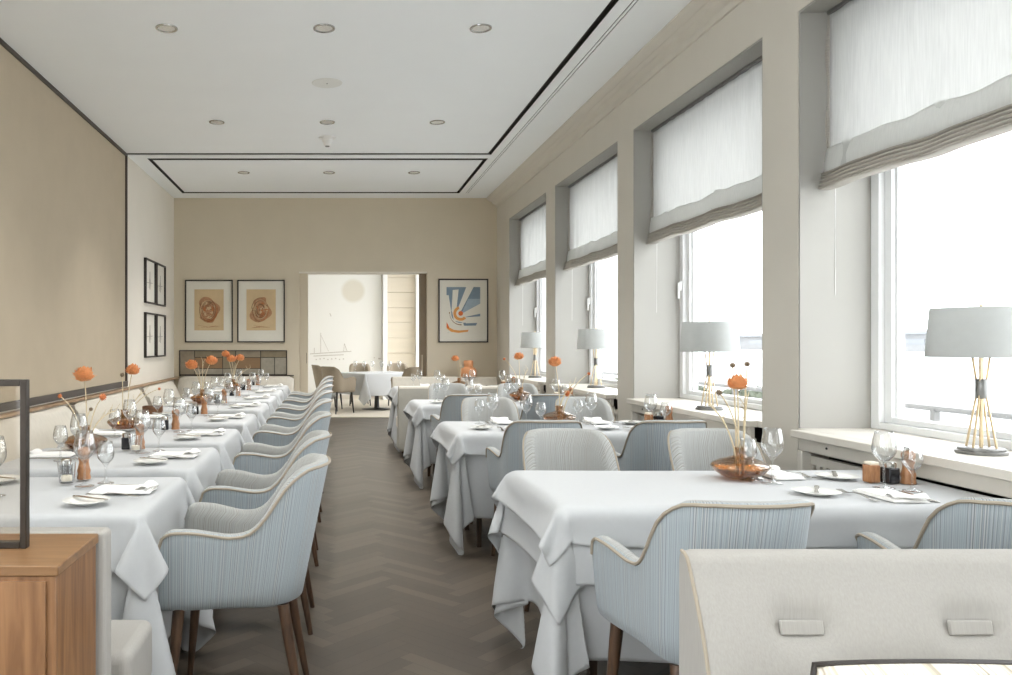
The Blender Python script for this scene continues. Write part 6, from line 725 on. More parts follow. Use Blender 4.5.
def make_floor():
    W, L = .075, .45
    V = []; F = []; A = []
    c = math.cos(PI/4)
    rr = random.Random(3)
    def quad(x0, x1, y0, y1):
        cx, cy = (x0+x1)/2, (y0+y1)/2
        X, Y = (cx-cy)*c, (cx+cy)*c+4
        if not (-2.75 < X < 2.75 and -6.2 < Y < 14.5): return
        g = .0007; b = len(V)
        for (x, y) in ((x0+g, y0+g), (x1-g, y0+g), (x1-g, y1-g), (x0+g, y1-g)):
            V.append(((x-y)*c, (x+y)*c+4, 0))
        F.append((b, b+1, b+2, b+3)); A.append(rr.random())
    for k in range(-24, 25):
        for n in range(-260, 221):
            ox, oy = k*L, -k*L
            x, y = n*W+ox, n*W+oy
            quad(x, x+L, y, y+W)
            quad(x, x+W, y+W, y+W+L)
    b = len(V); V += [(XL-.1, YF-.1, -.004), (XR+.3, YF-.1, -.004), (XR+.3, 14.4, -.004), (XL-.1, 14.4, -.004)]; F.append((b, b+1, b+2, b+3)); A.append(-1)
    me = bpy.data.meshes.new('floor'); me.from_pydata(V, [], F)
    at = me.attributes.new('plank', 'FLOAT', 'FACE'); at.data.foreach_set('value', A)
    m = mat('herringbone_oak', lin(80,70,60), .38); nt = m.node_tree; p = nt.nodes['Principled BSDF']
    a = nt.nodes.new('ShaderNodeAttribute'); a.attribute_name = 'plank'
    tc = nt.nodes.new('ShaderNodeTexCoord'); n = nt.nodes.new('ShaderNodeTexNoise'); n.inputs['Scale'].default_value = 30; n.inputs['Detail'].default_value = 5
    nt.links.new(tc.outputs['Object'], n.inputs['Vector'])
    mx = nt.nodes.new('ShaderNodeMath'); mx.operation = 'MULTIPLY_ADD'; mx.inputs[1].default_value = .35; nt.links.new(n.outputs['Fac'], mx.inputs[0]); nt.links.new(a.outputs['Fac'], mx.inputs[2])
    r = nt.nodes.new('ShaderNodeValToRGB'); e = r.color_ramp.elements
    e[0].position = 0; e[0].color = lin(38,32,27); e[1].position = .12; e[1].color = lin(74,66,57)
    q = e.new(.7); q.color = lin(83,74,64); q = e.new(1.); q.color = lin(93,84,73)
    nt.links.new(mx.outputs[0], r.inputs[0]); nt.links.new(r.outputs[0], p.inputs['Base Color'])
    me.materials.append(m)
    o = bpy.data.objects.new('floor', me); C.objects.link(o); return struct(o)
make_floor()
struct(MB().box(-3.3, 3.0, 14.05, 18.75, -.03, .012).build('floor_carpet', M['carpet'], bevel=.004))

# ceiling: white boards with a twin slot; gap shade put into dark edges
cb = MB()
z0, z1 = ZC, ZC+.04
for x0, x1, y0, y1 in ((XL, 1.742, YF, 9.10), (1.792, 1.881, YF, 11.53), (1.889, 1.908, YF, 11.53), (1.916, XR+.1, YF, 11.53),
                       (XL, 1.792, 9.18, 9.355), (-2.15, 1.742, 9.45, 11.43), (XL, -2.20, 9.355, 11.53), (XL, XR+.1, 11.53, YB)):
    cb.box(x0, x1, y0, y1, z0+.004, z1, 1); cb.box(x0, x1, y0, y1, z0, z0+.004, 0)
cb.box(XL-.1, XO, YF-.1, YB+.1, z1-.004, z1+.1, 1)
struct(cb.build('ceiling', [M['ceil'], M['dark']], angle=30))

# walls
wl = MB().box(XL-.15, XL, 1.95, YB+.3, -.02, ZC+.1).box(XL-.15, XL, YF, 1.95, -.02, .35).box(XL-.15, XL, YF, 1.95, 3.2, ZC+.1)
for k in range(5): wl.box(XL-.15, XL, YF+k*1.95, YF+k*1.95+.15, .35, 3.2)
struct(wl.build('wall_left', M['offwhite']))
struct(MB().box(XL-.15, XO, YF-.15, YF, -.02, ZC+.1).build('wall_front', M['offwhite']))
# unseen glazing added behind the camera to bring in daylight
for k in range(4):
    y = YF+.15+k*1.95
    f = MB()
    for (a, b, c, d) in ((y, y+.05, .35, 3.2), (y+1.75, y+1.8, .35, 3.2), (y+.05, y+1.75, .35, .41), (y+.05, y+1.75, 3.14, 3.2)): f.box(XL-.11, XL-.05, a, b, c, d)
    w = struct(f.build('window_%d' % (20+k), M['white'], angle=30)); MB().box(XL-.083, XL-.077, y+.05, y+1.75, .41, 3.14).build('pane', M['pane'], w)
DX0, DX1, DZ = -.535, 1.37, 2.37
wb = MB()
wb.box(XL-.1, DX0, YB, YB+.3, -.02, ZC+.1); wb.box(DX1, XO, YB, YB+.3, -.02, ZC+.1); wb.box(DX0, DX1, YB, YB+.3, DZ, ZC+.1)
struct(wb.build('wall_back', M['taupe']))
wr = MB()
edges = [YF]+[q for w in WIN for q in w]+[YB]
for k in range(0, len(edges), 2):                     # pillars between the windows
    wr.box(XR, XO, edges[k], edges[k+1], -.02, ZC+.1, 0)
for a, b in WIN:
    wr.box(XR, XO, a, b, 3.03, ZC+.1, 0)
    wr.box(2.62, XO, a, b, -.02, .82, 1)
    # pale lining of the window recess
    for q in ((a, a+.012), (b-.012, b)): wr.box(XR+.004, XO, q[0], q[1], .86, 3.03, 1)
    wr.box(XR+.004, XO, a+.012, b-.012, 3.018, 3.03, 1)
struct(wr.build('wall_right', [M['pillar'], M['lining']], angle=30))

# cornice on the window side
cp = [(2.25, ZC), (2.25, ZC-.012), (2.285, ZC-.045), (2.30, ZC-.052), (2.312, ZC-.05), (2.335, ZC-.066), (2.34, ZC-.082), (2.352, ZC-.09), (2.385, ZC-.105), (2.395, ZC-.142), (2.42, ZC-.146), (2.42, ZC)]
struct(MB().prism(cp, YF, YB, 'y').build('trim_1', M['pillar'], angle=20))

# the big cloth panel on the long wall and its dark frame
struct(MB().box(XL, XL+.012, 2.1, 9.09, .87, 3.432).build('trim_2', M['panelcloth']))
fr = MB()
fr.box(XL, XL+.03, 2.1, 9.13, 3.43, ZC); fr.box(XL, XL+.03, 9.085, 9.13, .81, 3.43); fr.box(XL, XL+.034, 2.1, 9.13, .815, .875)
struct(fr.build('trim_3', M['bronze'], bevel=.003))
# wooden ledge above the banquette
struct(MB().box(XL, XL+.075, 2.2, YB, .775, .80).build('trim_4', wood_mat('ledge_wood', lin(142,112,84), lin(180,154,124), .5, 6, (6,.6,6)), bevel=.003))

# windows: frame, sash and pane
for i, (a, b) in enumerate(WIN[1:][::-1] if False else WIN):
    f = MB(); xa, xb = 2.78, 2.90
    z0, z1 = .862, 3.01
    for (y0, y1, zz0, zz1) in ((a+.012, a+.075, z0, z1), (b-.075, b-.012, z0, z1), (a+.075, b-.075, z0, z0+.035), (a+.075, b-.075, z1-.06, z1)):
        f.box(xa, xb, y0, y1, zz0, zz1)
    for (y0, y1, zz0, zz1) in ((a+.075, a+.125, z0+.035, z1-.06), (b-.125, b-.075, z0+.035, z1-.06), (a+.125, b-.125, z0+.035, z0+.065), (a+.125, b-.125, z1-.11, z1-.06)):
        f.box(xa+.03, xb-.02, y0, y1, zz0, zz1)
    for (y0, y1) in ((a+.125, a+.14), (b-.14, b-.125)): f.box(xa+.05, xb-.035, y0, y1, z0+.065, z1-.11)
    w = struct(f.build('window_%d' % (i+1), M['winwhite'], angle=30, bevel=.004))
    MB().box(2.845, 2.853, a+.12, b-.12, z0+.06, z1-.10).build('pane', M['pane'], w)
    if i != 3: MB().box(2.765, 2.785, b-.062, b-.035, 1.72, 1.80).box(2.752, 2.768, b-.056, b-.041, 1.66, 1.79).build('window_handle', M['white'], w, bevel=.004)

# sills with their radiator covers
for i, (a, b) in enumerate(WIN):
    s = MB()
    s.box(2.41, 2.80, a, b, .822, .86); s.box(2.33, 2.41, a+.05, b-.07, .822, .86)
    s.box(2.365, 2.40, a+.06, b-.08, .757, .822); s.box(2.36, 2.41, a+.06, a+.10, .0, .757); s.box(2.36, 2.41, b-.12, b-.08, .0, .757)
    o = struct(s.build('trim_%d' % (i+5), M['sill'], angle=30, bevel=.005))
    g = MB(); g.box(2.40, 2.62, a, b, -.0, .05)
    g.box(2.405, 2.43, a, b, .69, .733); g.box(2.405, 2.43, a, b, .05, .10)
    n = int((b-a)/.055)
    for k in range(n): g.box(2.41, 2.425, a+.02+k*.055, a+.02+k*.055+.028, .10, .69)
    g.build('radiator_grille', M['sill'], o, angle=30)
    MB().box(2.56, 2.60, a+.02, b-.02, .10, .82).build('radiator_body', M['dark'], o)
    k0 = MB().lathe([(.0, 0), (.006, 0), (.006, .004), (.0, .004)], 10).build('screw_cap', M['dark'], o, loc=(2.364, b-.32, .795), rot=(0, -PI/2, 0))

# ------------------------------------------------------------------ the room beyond the doorway
YE = 18.6
nr = MB()
nr.box(-3.3, -3.15, 12.2, YE, -.02, 3.3); nr.box(-3.3, 3.1, YE, YE+.15, -.02, 3.3); 
nr.box(2.95, 3.1, 12.2, YE, -.02, .35); nr.box(2.95, 3.1, 12.2, YE, 2.85, 3.3)
for y in (12.2, 13.8, 15.4, 17.0, 18.4): nr.box(2.95, 3.1, y, y+.2, .35, 2.85)  # unseen side openings, added to let daylight into this room
struct(nr.build('wall_far', M['offwhite']))
struct(MB().box(-3.3, 3.1, 12.2, YE+.15, 3.2, 3.3).build('ceiling_far', M['ceil']))
struct(MB().box(-3.2, XL-.05, 12.15, 14.1, -.02, 0).box(2.5, 3.0, 12.15, 14.1, -.02, 0).build('floor_far', M['carpet']))
# pocket door leaves
d = struct(MB().box(DX0-.3, -.405, 12.02, 12.07, .01, DZ+.0).build('door_1', M['taupe'], bevel=.003))
MB().box(-.43, -.425, 12.012, 12.021, 1.0, 1.16).build('door_handle', M['bronze'], d)
d = struct(MB().box(1.265, DX1+.3, 12.02, 12.07, .01, DZ+.0).build('door_2', mat('door_leaf_darker', lin(150,134,114), .6, noise=.04, nscale=3, stretch=(6,6,1)), bevel=.003))  # this leaf is coloured darker than the other
MB().box(1.30, 1.318, 11.995, 12.021, .82, 1.13).build('door_handle', M['taupe'], d, bevel=.004)
struct(MB().box(DX0, DX1, YB+.01, YB+.29, DZ-.02, DZ).build('trim_20', M['offwhite']))
# white post and pale boarded panel on the far wall, and the painted mural panel
post = MB().box(1.10, 1.20, 18.3, YE, 0.012, 3.2).box(1.86, 1.97, 18.3, YE, .012, 3.2)
struct(post.build('trim_21', M['white'], bevel=.004))
bp = MB()
for k in range(9): bp.box(1.20, 1.86, 18.50, YE-.01, .03+k*.35, .03+k*.35+.345)
struct(bp.build('trim_22', mat('pale_boards', lin(214,204,186), .8, noise=.05, nscale=2, stretch=(.3,.3,3)), bevel=.004))
mm = mat('mural_board', lin(240,239,234), .8); nt = mm.node_tree; p = nt.nodes['Principled BSDF']
tc = nt.nodes.new('ShaderNodeTexCoord'); ds = nt.nodes.new('ShaderNodeVectorMath'); ds.operation = 'DISTANCE'; ds.inputs[1].default_value = (.42, -.02, 2.52)
mp = nt.nodes.new('ShaderNodeMapping'); mp.inputs['Scale'].default_value = (1, 0, 1.0); nt.links.new(tc.outputs['Object'], mp.inputs['Vector'])
nn = nt.nodes.new('ShaderNodeTexNoise'); nn.inputs['Scale'].default_value = 5
nt.links.new(mp.outputs[0], ds.inputs[0])
r = nt.nodes.new('ShaderNodeValToRGB'); e = r.color_ramp.elements; e[0].position = .22; e[0].color = lin(226,221,208); e[1].position = .30; e[1].color = lin(240,239,234)
ds.inputs[1].default_value = (.42, 0, 2.52)
nt.links.new(ds.outputs['Value'], r.inputs[0]); nt.links.new(r.outputs[0], p.inputs['Base Color'])
mu = tag(MB().box(-1.6, 1.08, 18.56, YE-.002, .1, 3.1).build('mural_panel', mm, bevel=.004), 'white mural panel with a faint ship sketch and pale disc beyond the doorway', 'mural')
ink = mat('mural_ink', lin(200,194,186), .8, noise=.1)
sh = MB()
yy = 18.558
def seg(x0, z0, x1, z1, w=.010): sh.tube([(x0, yy, z0), (x1, yy, z1)], w, 6)
seg(-.58, 1.06, .38, 1.12); seg(-.50, 1.01, .20, 1.04); 
for k in range(8): seg(-.45+k*.09, .93+.012*(k % 3), -.42+k*.09, .93+.012*(k % 3), .014)
seg(-.33, 1.09, -.33, 1.55, .007); seg(-.33, 1.5, -.15, 1.12, .005); seg(.28, 1.12, .22, 1.3, .008); seg(.22, 1.3, .2, 1.12, .006); seg(-.48, 1.08, -.48, 1.2, .008)
seg(1.0, .95, 1.06, .95, .016); seg(.9, .96, .92, .98, .012); seg(-.12, 2.0, -.09, 1.93, .010)
sh.build('ship_sketch', ink, mu)

# ------------------------------------------------------------------ outside the windows
struct(MB().box(-160, 700, -160, 900, -3.6, -3.4).build('ground_apron', M['concrete']))
tb = thing('terminal_building', 'long low grey terminal building across the apron outside the windows', 'building', (330, 360, -3.4))
MB().box(-4, 40, -330, 330, 0, 10).build('building_wall', M['outwall'], tb)
MB().box(-7, 43, -333, 333, 10, 12).build('roof', M['outglass'], tb)
for k in range(13): MB().box(-4.3, -4.0, -318+k*50, -280+k*50, 4.0, 7.5).build('window_band', M['outglass'], tb)
# terrace railing, van and shrubs outside
rl = thing('terrace_railing', 'grey metal terrace railing outside the windows', 'railing', (6, 0, -.4))
MB().tube([(0, -2, 1.05), (0, 26, 1.05)], .03, 8).tube([(0, -2, .6), (0, 26, .6)], .015, 6).build('rail', M['outrail'], rl)
for k in range(14): MB().box(-.03, .03, -2+k*2-.03, -2+k*2+.03, -.02, 1.05).build('post', M['outrail'], rl)
struct(MB().box(2.95, 6.2, -4, 28, -.6, -.42).build('ground_terrace', M['concrete']))
vn = thing('van', 'pale van parked on the apron outside the first window', 'van', (22, 22.5, -3.4), .2)
MB().prism([(-2.4, .4), (-2.4, 1.1), (-1.7, 1.25), (-1.0, 2.0), (2.3, 2.05), (2.4, .4)], -.9, .9, 'y').build('van_body', M['van'], vn, bevel=.06)
MB().prism([(-1.55, 1.28), (-.98, 1.86), (-.2, 1.88), (-.2, 1.28)], -.92, .92, 'y').build('van_window', M['outglass'], vn)
for x in (-1.5, 1.5):
    for y in (-.85, .85): MB().lathe([(.0, -.1), (.3, -.1), (.34, -.05), (.34, .05), (.3, .1), (0, .1)], 20).build('wheel', M['tyre'], vn, loc=(x, y, .34), rot=(PI/2, 0, 0))
rs = random.Random(5)
for k in range(5):
    V = MB(); hh = 1.0+.3*rs.random()
    for q in range(140):
        a = rs.random()*2*PI; e = rs.uniform(-.3, 1.4); r = rs.uniform(.35, .62)
        c = Vector((r*math.cos(a)*math.cos(e), r*math.sin(a)*math.cos(e), .55+hh*.5*math.sin(e)))
        u = Vector((rs.gauss(0,1), rs.gauss(0,1), rs.gauss(0,1))).normalized()*.12; w = u.orthogonal().normalized()*.07
        V.add([c-u, c+w, c+u, c-w], [(0, 1, 2, 3)])
    sb = thing('terrace_shrub', ['first', 'second', 'third', 'fourth', 'fifth'][k]+' grey-green shrub behind the terrace railing counted from the near windows', 'shrub', (7.0+.3*(k % 2), 13.0+k*1.5, -.6), 0, 'terrace shrubs')
    V.build('foliage', M['hedge'], sb, angle=0)
    MB().tube([(0, 0, 0), (.02, 0, .7)], [.03, .015], 6).build('trunk', M['bud'], sb)
struct(MB().box(6.3, 12, 6, 26, -.75, -.6).build('ground_planting', M['concrete']))

# ------------------------------------------------------------------ chair
def interp(x, xs, ys): return float(np.interp(x, xs, ys))
def smooth_interp(xs, ys):
    """monotone-ish smooth curve through the points"""
    xs = np.array(xs, float); ys = np.array(ys, float)
    d = np.gradient(ys, xs)
    dl = np.diff(ys)/np.diff(xs); d[0] = dl[0]; d[-1] = dl[-1]
    for i in range(1, len(xs)-1): d[i] = 0 if dl[i-1]*dl[i] <= 0 else 2*dl[i-1]*dl[i]/(dl[i-1]+dl[i])
    def f(x):
        x = min(max(x, xs[0]), xs[-1]); i = min(max(int(np.searchsorted(xs, x))-1, 0), len(xs)-2)
        h = xs[i+1]-xs[i]; t = (x-xs[i])/h
        return ((2*t**3-3*t**2+1)*ys[i]+(t**3-2*t**2+t)*h*d[i]+(-2*t**3+3*t**2)*ys[i+1]+(t**3-t**2)*h*d[i+1])
    return f
def chair_maker(outer, inner, pipe, legm, catword='armchair', hb=.882):
    def make():
        root = thing('dining_armchair', '-', catword)
        # plan: half of the U from the arm front (y=.25) round the corner to the middle of the back
        def plan(h_frac):
            """h_frac 0 at the bottom of the shell, 1 at the top of the back"""
            hx = .232+.040*h_frac**.7
            yb = -.225-.10*h_frac
            pts = []
            hx2 = hx-.042
            for k in range(9):
                t = k/8; pts.append((hx-.008*(1-t)**3-.042*t*t*(3-2*t), .25-(.25+.06)*t))
            hx = hx2; n = 2.5
            for k in range(1, 17):
                a = PI/2*k/16
                c, s = math.cos(a)**(2/n), math.sin(a)**(2/n)
                pts.append((hx*c, -.06+(yb+.06)*s))
            return pts
        rimf = smooth_interp([-.34, -.27, -.225, -.18, -.14, -.10, -.06, -.01, .06, .13, .19, .225, .243, .25],
                             [hb, hb-.004, hb-.028, .805, .732, .680, .655, .650, .660, .671, .673, .662, .640, .61])
        base = plan(1.0)
        half = list(range(len(base)))
        # even arc resampling of the index domain
        nU = 61
        def at(pts, t):
            q = [(x, y) for x, y in pts]; full = q+[(-x, y) for x, y in q[-2::-1]]
            d = [0]
            for a, b in zip(full, full[1:]): d.append(d[-1]+math.hypot(b[0]-a[0], b[1]-a[1]))
            xs = np.interp(t*d[-1], d, [p[0] for p in full]); ys = np.interp(t*d[-1], d, [p[1] for p in full])
            return float(xs), float(ys), d[-1]
        T = [.5-.5*math.copysign(abs(math.cos(PI*k/(nU-1)))**1.0, math.cos(PI*k/(nU-1)))*1 for k in range(nU)]
        T = [.65*k/(nU-1)+.35*T[k] for k in range(nU)]
        th = .052
        zb = .385
        cols = []; uvs = []; rimpts = []
        for k, t in enumerate(T):
            x1, y1, L = at(base, t)
            x1b, y1b, _ = at(base, min(t+.004, 1)); x1a, y1a, _ = at(base, max(t-.004, 0))
            tx, ty = x1b-x1a, y1b-y1a; q = math.hypot(tx, ty); nx, ny = -ty/q, tx/q
            if nx*x1+ny*(y1+.0) < 0: nx, ny = -nx, -ny
            zr = rimf(y1)
            if abs(x1) < .12: zr = hb
            back = max(0, min(1, (-.02-y1)/.2))
            col = []; uc = []
            endt = min(t, 1-t)
            thk = th*(1 if endt > .035 else .35+.65*math.sqrt(max(0, 1-(1-endt/.035)**2)))
            rise = .03*back
            nz = 11
            for j in range(nz):
                f = j/(nz-1); z = zb+(zr-.012-zb)*f
                hf = min(1, max(0, (z-zb)/(hb-zb)))
                px, py, _ = at(plan(hf), t)
                if j == 0: px -= nx*.03; py -= ny*.03; 
                elif j == 1: z = zb+.018+ .0; px -= nx*.006; py -= ny*.006
                col.append((px, py, z)); uc.append((t*L, z))
            px, py, _ = at(plan(min(1, (zr-zb)/(hb-zb))), t)
            rimpts.append((px+nx*.001, py+ny*.001, zr-.010))
            for (o, dz) in ((-.008, -.002), (-.022, 0.0), (-thk+.012, -.003), (-thk, -.014)):
                col.append((px+nx*o, py+ny*o, zr+dz)); uc.append((t*L+o*.5, zr))
            ni = 7
            for j in range(1, ni):
                f = j/(ni-1); z = zr-.014+(.42-zr+.014)*f
                hf = min(1, max(0, (z-zb)/(hb-zb)))
                qx, qy, _ = at(plan(hf), t)
                w = thk+.01*math.sin(PI*f)
                col.append((qx-nx*w, qy-ny*w, z)); uc.append((t*L, z))
            cols.append(col); uvs.append(uc)
        m = MB(); m.grid(cols, 0, uvs)
        # inner face: striped cloth again, its shade put into the colour
        nrow = len(cols[0])
        for i in range(len(m.f)):
            j = i % (nrow-1)
            m.m[i] = 1 if j >= 11 else 0
        for e in (0, nU-1):
            c = cols[e]; n0 = len(c)
            # arm front: pair outer and inner columns
            outer_ = c[:13]; inner_ = c[12:][::-1]
            V = [p for p in c]
            m.add(V, [tuple(range(n0))], 0, [(uvs[e][0][0], uvs[e][i][1]) for i in range(n0)])
        bot = [c[0] for c in cols]
        m.add(bot, [tuple(range(nU))], 0)
        m.build('shell', [outer, inner], root, angle=55)
        # seat
        s = MB(); P = []; U = []
        fp = plan(.18); fp = [(max(0, x-.047), min(.245, y+(.047 if y < -.15 else .047*max(0, (-.06-y)/.09)))) for x, y in fp]
        fp = fp+[(-x, y) for x, y in fp[-2::-1]]; fp.append(fp[0])
        fd = [0]
        for a_, b_ in zip(fp, fp[1:]): fd.append(fd[-1]+math.hypot(b_[0]-a_[0], b_[1]-a_[1]))
        def foot(t): return float(np.interp(t*fd[-1], fd, [q[0] for q in fp])), float(np.interp(t*fd[-1], fd, [q[1] for q in fp]))
        for (f, z) in ((.0, .392), (.90, .392), (.97, .40), (1.0, .42), (1.0, .45), (.985, .464), (.95, .472), (.6, .479), (0, .481)):
            row = []; ur = []
            for k in range(40):
                x, y = foot(k/40); x *= f; y = .03+(y-.03)*f
                row.append((x, y, z)); ur.append((x, y))
            P.append(row); U.append(ur)
        s.grid(P, 0, U, closed_u=True).build('seat', inner, root, angle=60)
        MB().tube(rimpts, .0055, 6).build('piping', pipe, root)
        for sx in (-1, 1):
            for sy in (-1, 1):
                x0, y0 = sx*(.185 if sy > 0 else .15), (.19 if sy > 0 else -.165)
                x1, y1 = sx*(.212 if sy > 0 else .185), (.225 if sy > 0 else -.235)
                MB().tube([(x0, y0, .395), (x0*.7+x1*.3, y0*.7+y1*.3, .27), (x1, y1, .0)], [.0215, .019, .0115], 12).build('leg', legm, root, angle=60)
        return root
    return make
chair = Proto(chair_maker(M['stripe'], M['stripe_shaded'], M['piping'], M['leg']))
taupe_chair = Proto(chair_maker(M['taupe_in'], M['taupe_in'], M['taupe_in'], M['blackleg'], hb=.87))

# ------------------------------------------------------------------ tables and cloths
def cloth_mesh(name):
    nj, ni, s = CLOTH[name]
    q = np.array(s, dtype=np.int32).reshape(3, nj, ni).transpose(1, 2, 0)
    q = np.cumsum(q, axis=0); q = np.cumsum(q, axis=1)
    return q/1000.0
def sstep(t): t = max(0., min(1., t)); return t*t*(3-2*t)
def cloth_maker(key, name, cat, push=None, deep=0.0, lower=0.0):
    """push: (chair x list, y the chair arms reach, both from the table middle) - the hanging cloth is pressed under the table there"""
    def make():
        P = cloth_mesh(key).copy(); P[..., 2] -= lower
        if push:
            for row in P:
                for p in row:
                    w = max(sstep((.46-abs(p[0]-cx))/.14) for cx in push[0])
                    if p[1] < 0: p[1] += w*sstep((-.010-p[2])/.06)*max(0, -.398+deep-p[1])
                    elif push[1] < .37: p[1] -= w*sstep((-.010-p[2])/.085)*max(0, p[1]-(max(push[1], .292)-deep))
        m = MB(); m.grid([[tuple(p) for p in row] for row in P])
        o = m.build(name, M['linen'], None, angle=180, sub=1)
        so = o.modifiers.new('thickness', 'SOLIDIFY'); so.thickness = .0012; so.offset = 1
        return tag(o, '-', cat)
    return make
def table_maker(sx, sy, inset=.145):
    def make():
        r = thing('dining_table', '-', 'table')
        MB().box(-sx/2+.016, sx/2-.016, -sy/2+.016, sy/2-.016, .70, .728).build('tabletop', M['tablewood'], r, bevel=.008)
        MB().box(-sx/2+inset, sx/2-inset, -sy/2+inset, sy/2-inset, .64, .70).build('apron_frame', M['tablewood'], r)
        for a in (-1, 1):
            for b in (-1, 1):
                x, y = a*(sx/2-inset), b*(sy/2-inset)
                MB().prism([(-.02, .70), (.02, .70), (.014, 0), (-.014, 0)], -.017, .017, 'y').build('leg', M['tablewood'], r, loc=(x, y, 0), bevel=.003)
        return r
    return make
left_table = Proto(table_maker(.90, .72)); right_table = Proto(table_maker(1.58, .76))
left_under = Proto(cloth_maker('left_under', 'tablecloth', 'tablecloth')); left_over = Proto(cloth_maker('left_over', 'table_overlay', 'tablecloth'))
right_under = Proto(cloth_maker('right_under', 'tablecloth', 'tablecloth')); right_mid = Proto(cloth_maker('right_mid', 'table_underlay', 'tablecloth'))
right_over = Proto(cloth_maker('right_over', 'table_overlay', 'tablecloth'))

ORD = ['first', 'second', 'third', 'fourth', 'fifth', 'sixth', 'seventh', 'eighth']
LT = [(2.62, 3.34), (3.56, 4.28), (4.5, 5.22), (5.62, 6.34), (6.75, 7.47), (7.8, 8.52), (8.85, 9.57), (9.95, 10.67)]
LC = [2.93, 3.76, 4.85, 6.0, 7.12, 8.12, 9.2, 10.3]
LX = -1.093
TZ = .7285
TOP = .7505
for i, (a, b) in enumerate(LT):
    y = (a+b)/2; W = ORD[i]+' table of the banquette row'
    left_table.put((LX, y, 0), 0, 'dark wooden table under white cloths, '+W, 'banquette row tables')
    rz = PI if i in (1, 4, 6) else 0      # the same pair of cloths, turned round on some tables
    left_under.put((LX, y, TZ), rz, 'long white tablecloth hanging towards the floor, '+W, 'long cloths of the banquette row')
    left_over.put((LX, y, TZ), rz, 'short white overlay with pointed corners, '+W, 'overlays of the banquette row')
    chair.put((-.345, LC[i], 0), PI/2+R.uniform(-.03, .03), ['blue striped armchair nearest the camera side of the aisle row, walnut legs showing', ''][0].replace('nearest the camera side of the aisle row', 'at the head of the aisle row') if i == 0 else 'blue striped armchair with its back to the aisle, %s chair of the banquette row' % ORD[i], 'armchairs of the banquette row')

RT = [(2.72, 3.48), (4.97, 5.73), (7.22, 7.98), (9.66, 10.42)]
RX = 1.565
for i, (a, b) in enumerate(RT):
    y = (a+b)/2; W = ORD[i]+' table of the window row'
    right_table.put((RX, y, 0), 0, 'dark wooden table under white cloths, '+W, 'window row tables')
    # chairs on the near side reach a little under the table edge
    tips = [q-RX for q in ((1.155, 1.985) if i == 0 else (1.195, 2.025))]; reach = (b+.17+(.09 if i == 1 else .03 if i == 2 else 0)-.27)-y
    push = (tips, reach) if i < 3 else None
    right_under = Proto(cloth_maker('right_under', 'tablecloth', 'tablecloth', push, .014)); right_mid = Proto(cloth_maker('right_mid', 'table_underlay', 'tablecloth', push, .008)); right_over = Proto(cloth_maker('right_over', 'table_overlay', 'tablecloth', push, .002, 0 if i == 0 else .0055))
    right_under.put((RX, y, TZ), 0, 'long white tablecloth hanging towards the floor, '+W, 'long cloths of the window row')
    if i == 0: right_mid.put((RX, y, TZ), 0, 'white middle cloth below the overlay, '+W, 'middle cloths of the window row')
    right_over.put((RX, y, TZ), 0, 'short white overlay with hanging corners, '+W, 'overlays of the window row')
    for (x, side, rot, yy) in ((1.155, 'aisle end, back turned to the camera', 0, a-.30), (1.985, 'window end, back turned to the camera', 0, a-.30), (1.11, 'aisle end, facing the camera', PI, b+.17), (1.81, 'window end, facing the camera', PI, b+.17)):
        if i == 3: continue
        if i == 1 or i == 2:
            if rot == 0: x += .02 if i == 1 else -.04
            else: yy += .09 if i == 1 else .03; x += .08 if x < 1.5 else .10
            if x > 1.8 and rot == 0: x -= .14
        turn = {(0, 0): .02, (0, 1): -.24}.get((i, int(x > 1.5)), 0) if rot == 0 else 0
        if i == 0 and rot == 0: x += -.045 if x < 1.5 else -.03
        chair.put((x, yy, 0), rot+turn+R.uniform(-.03, .03), 'blue striped armchair at the %s window table, %s' % (ORD[i], side), 'armchairs of the window row')

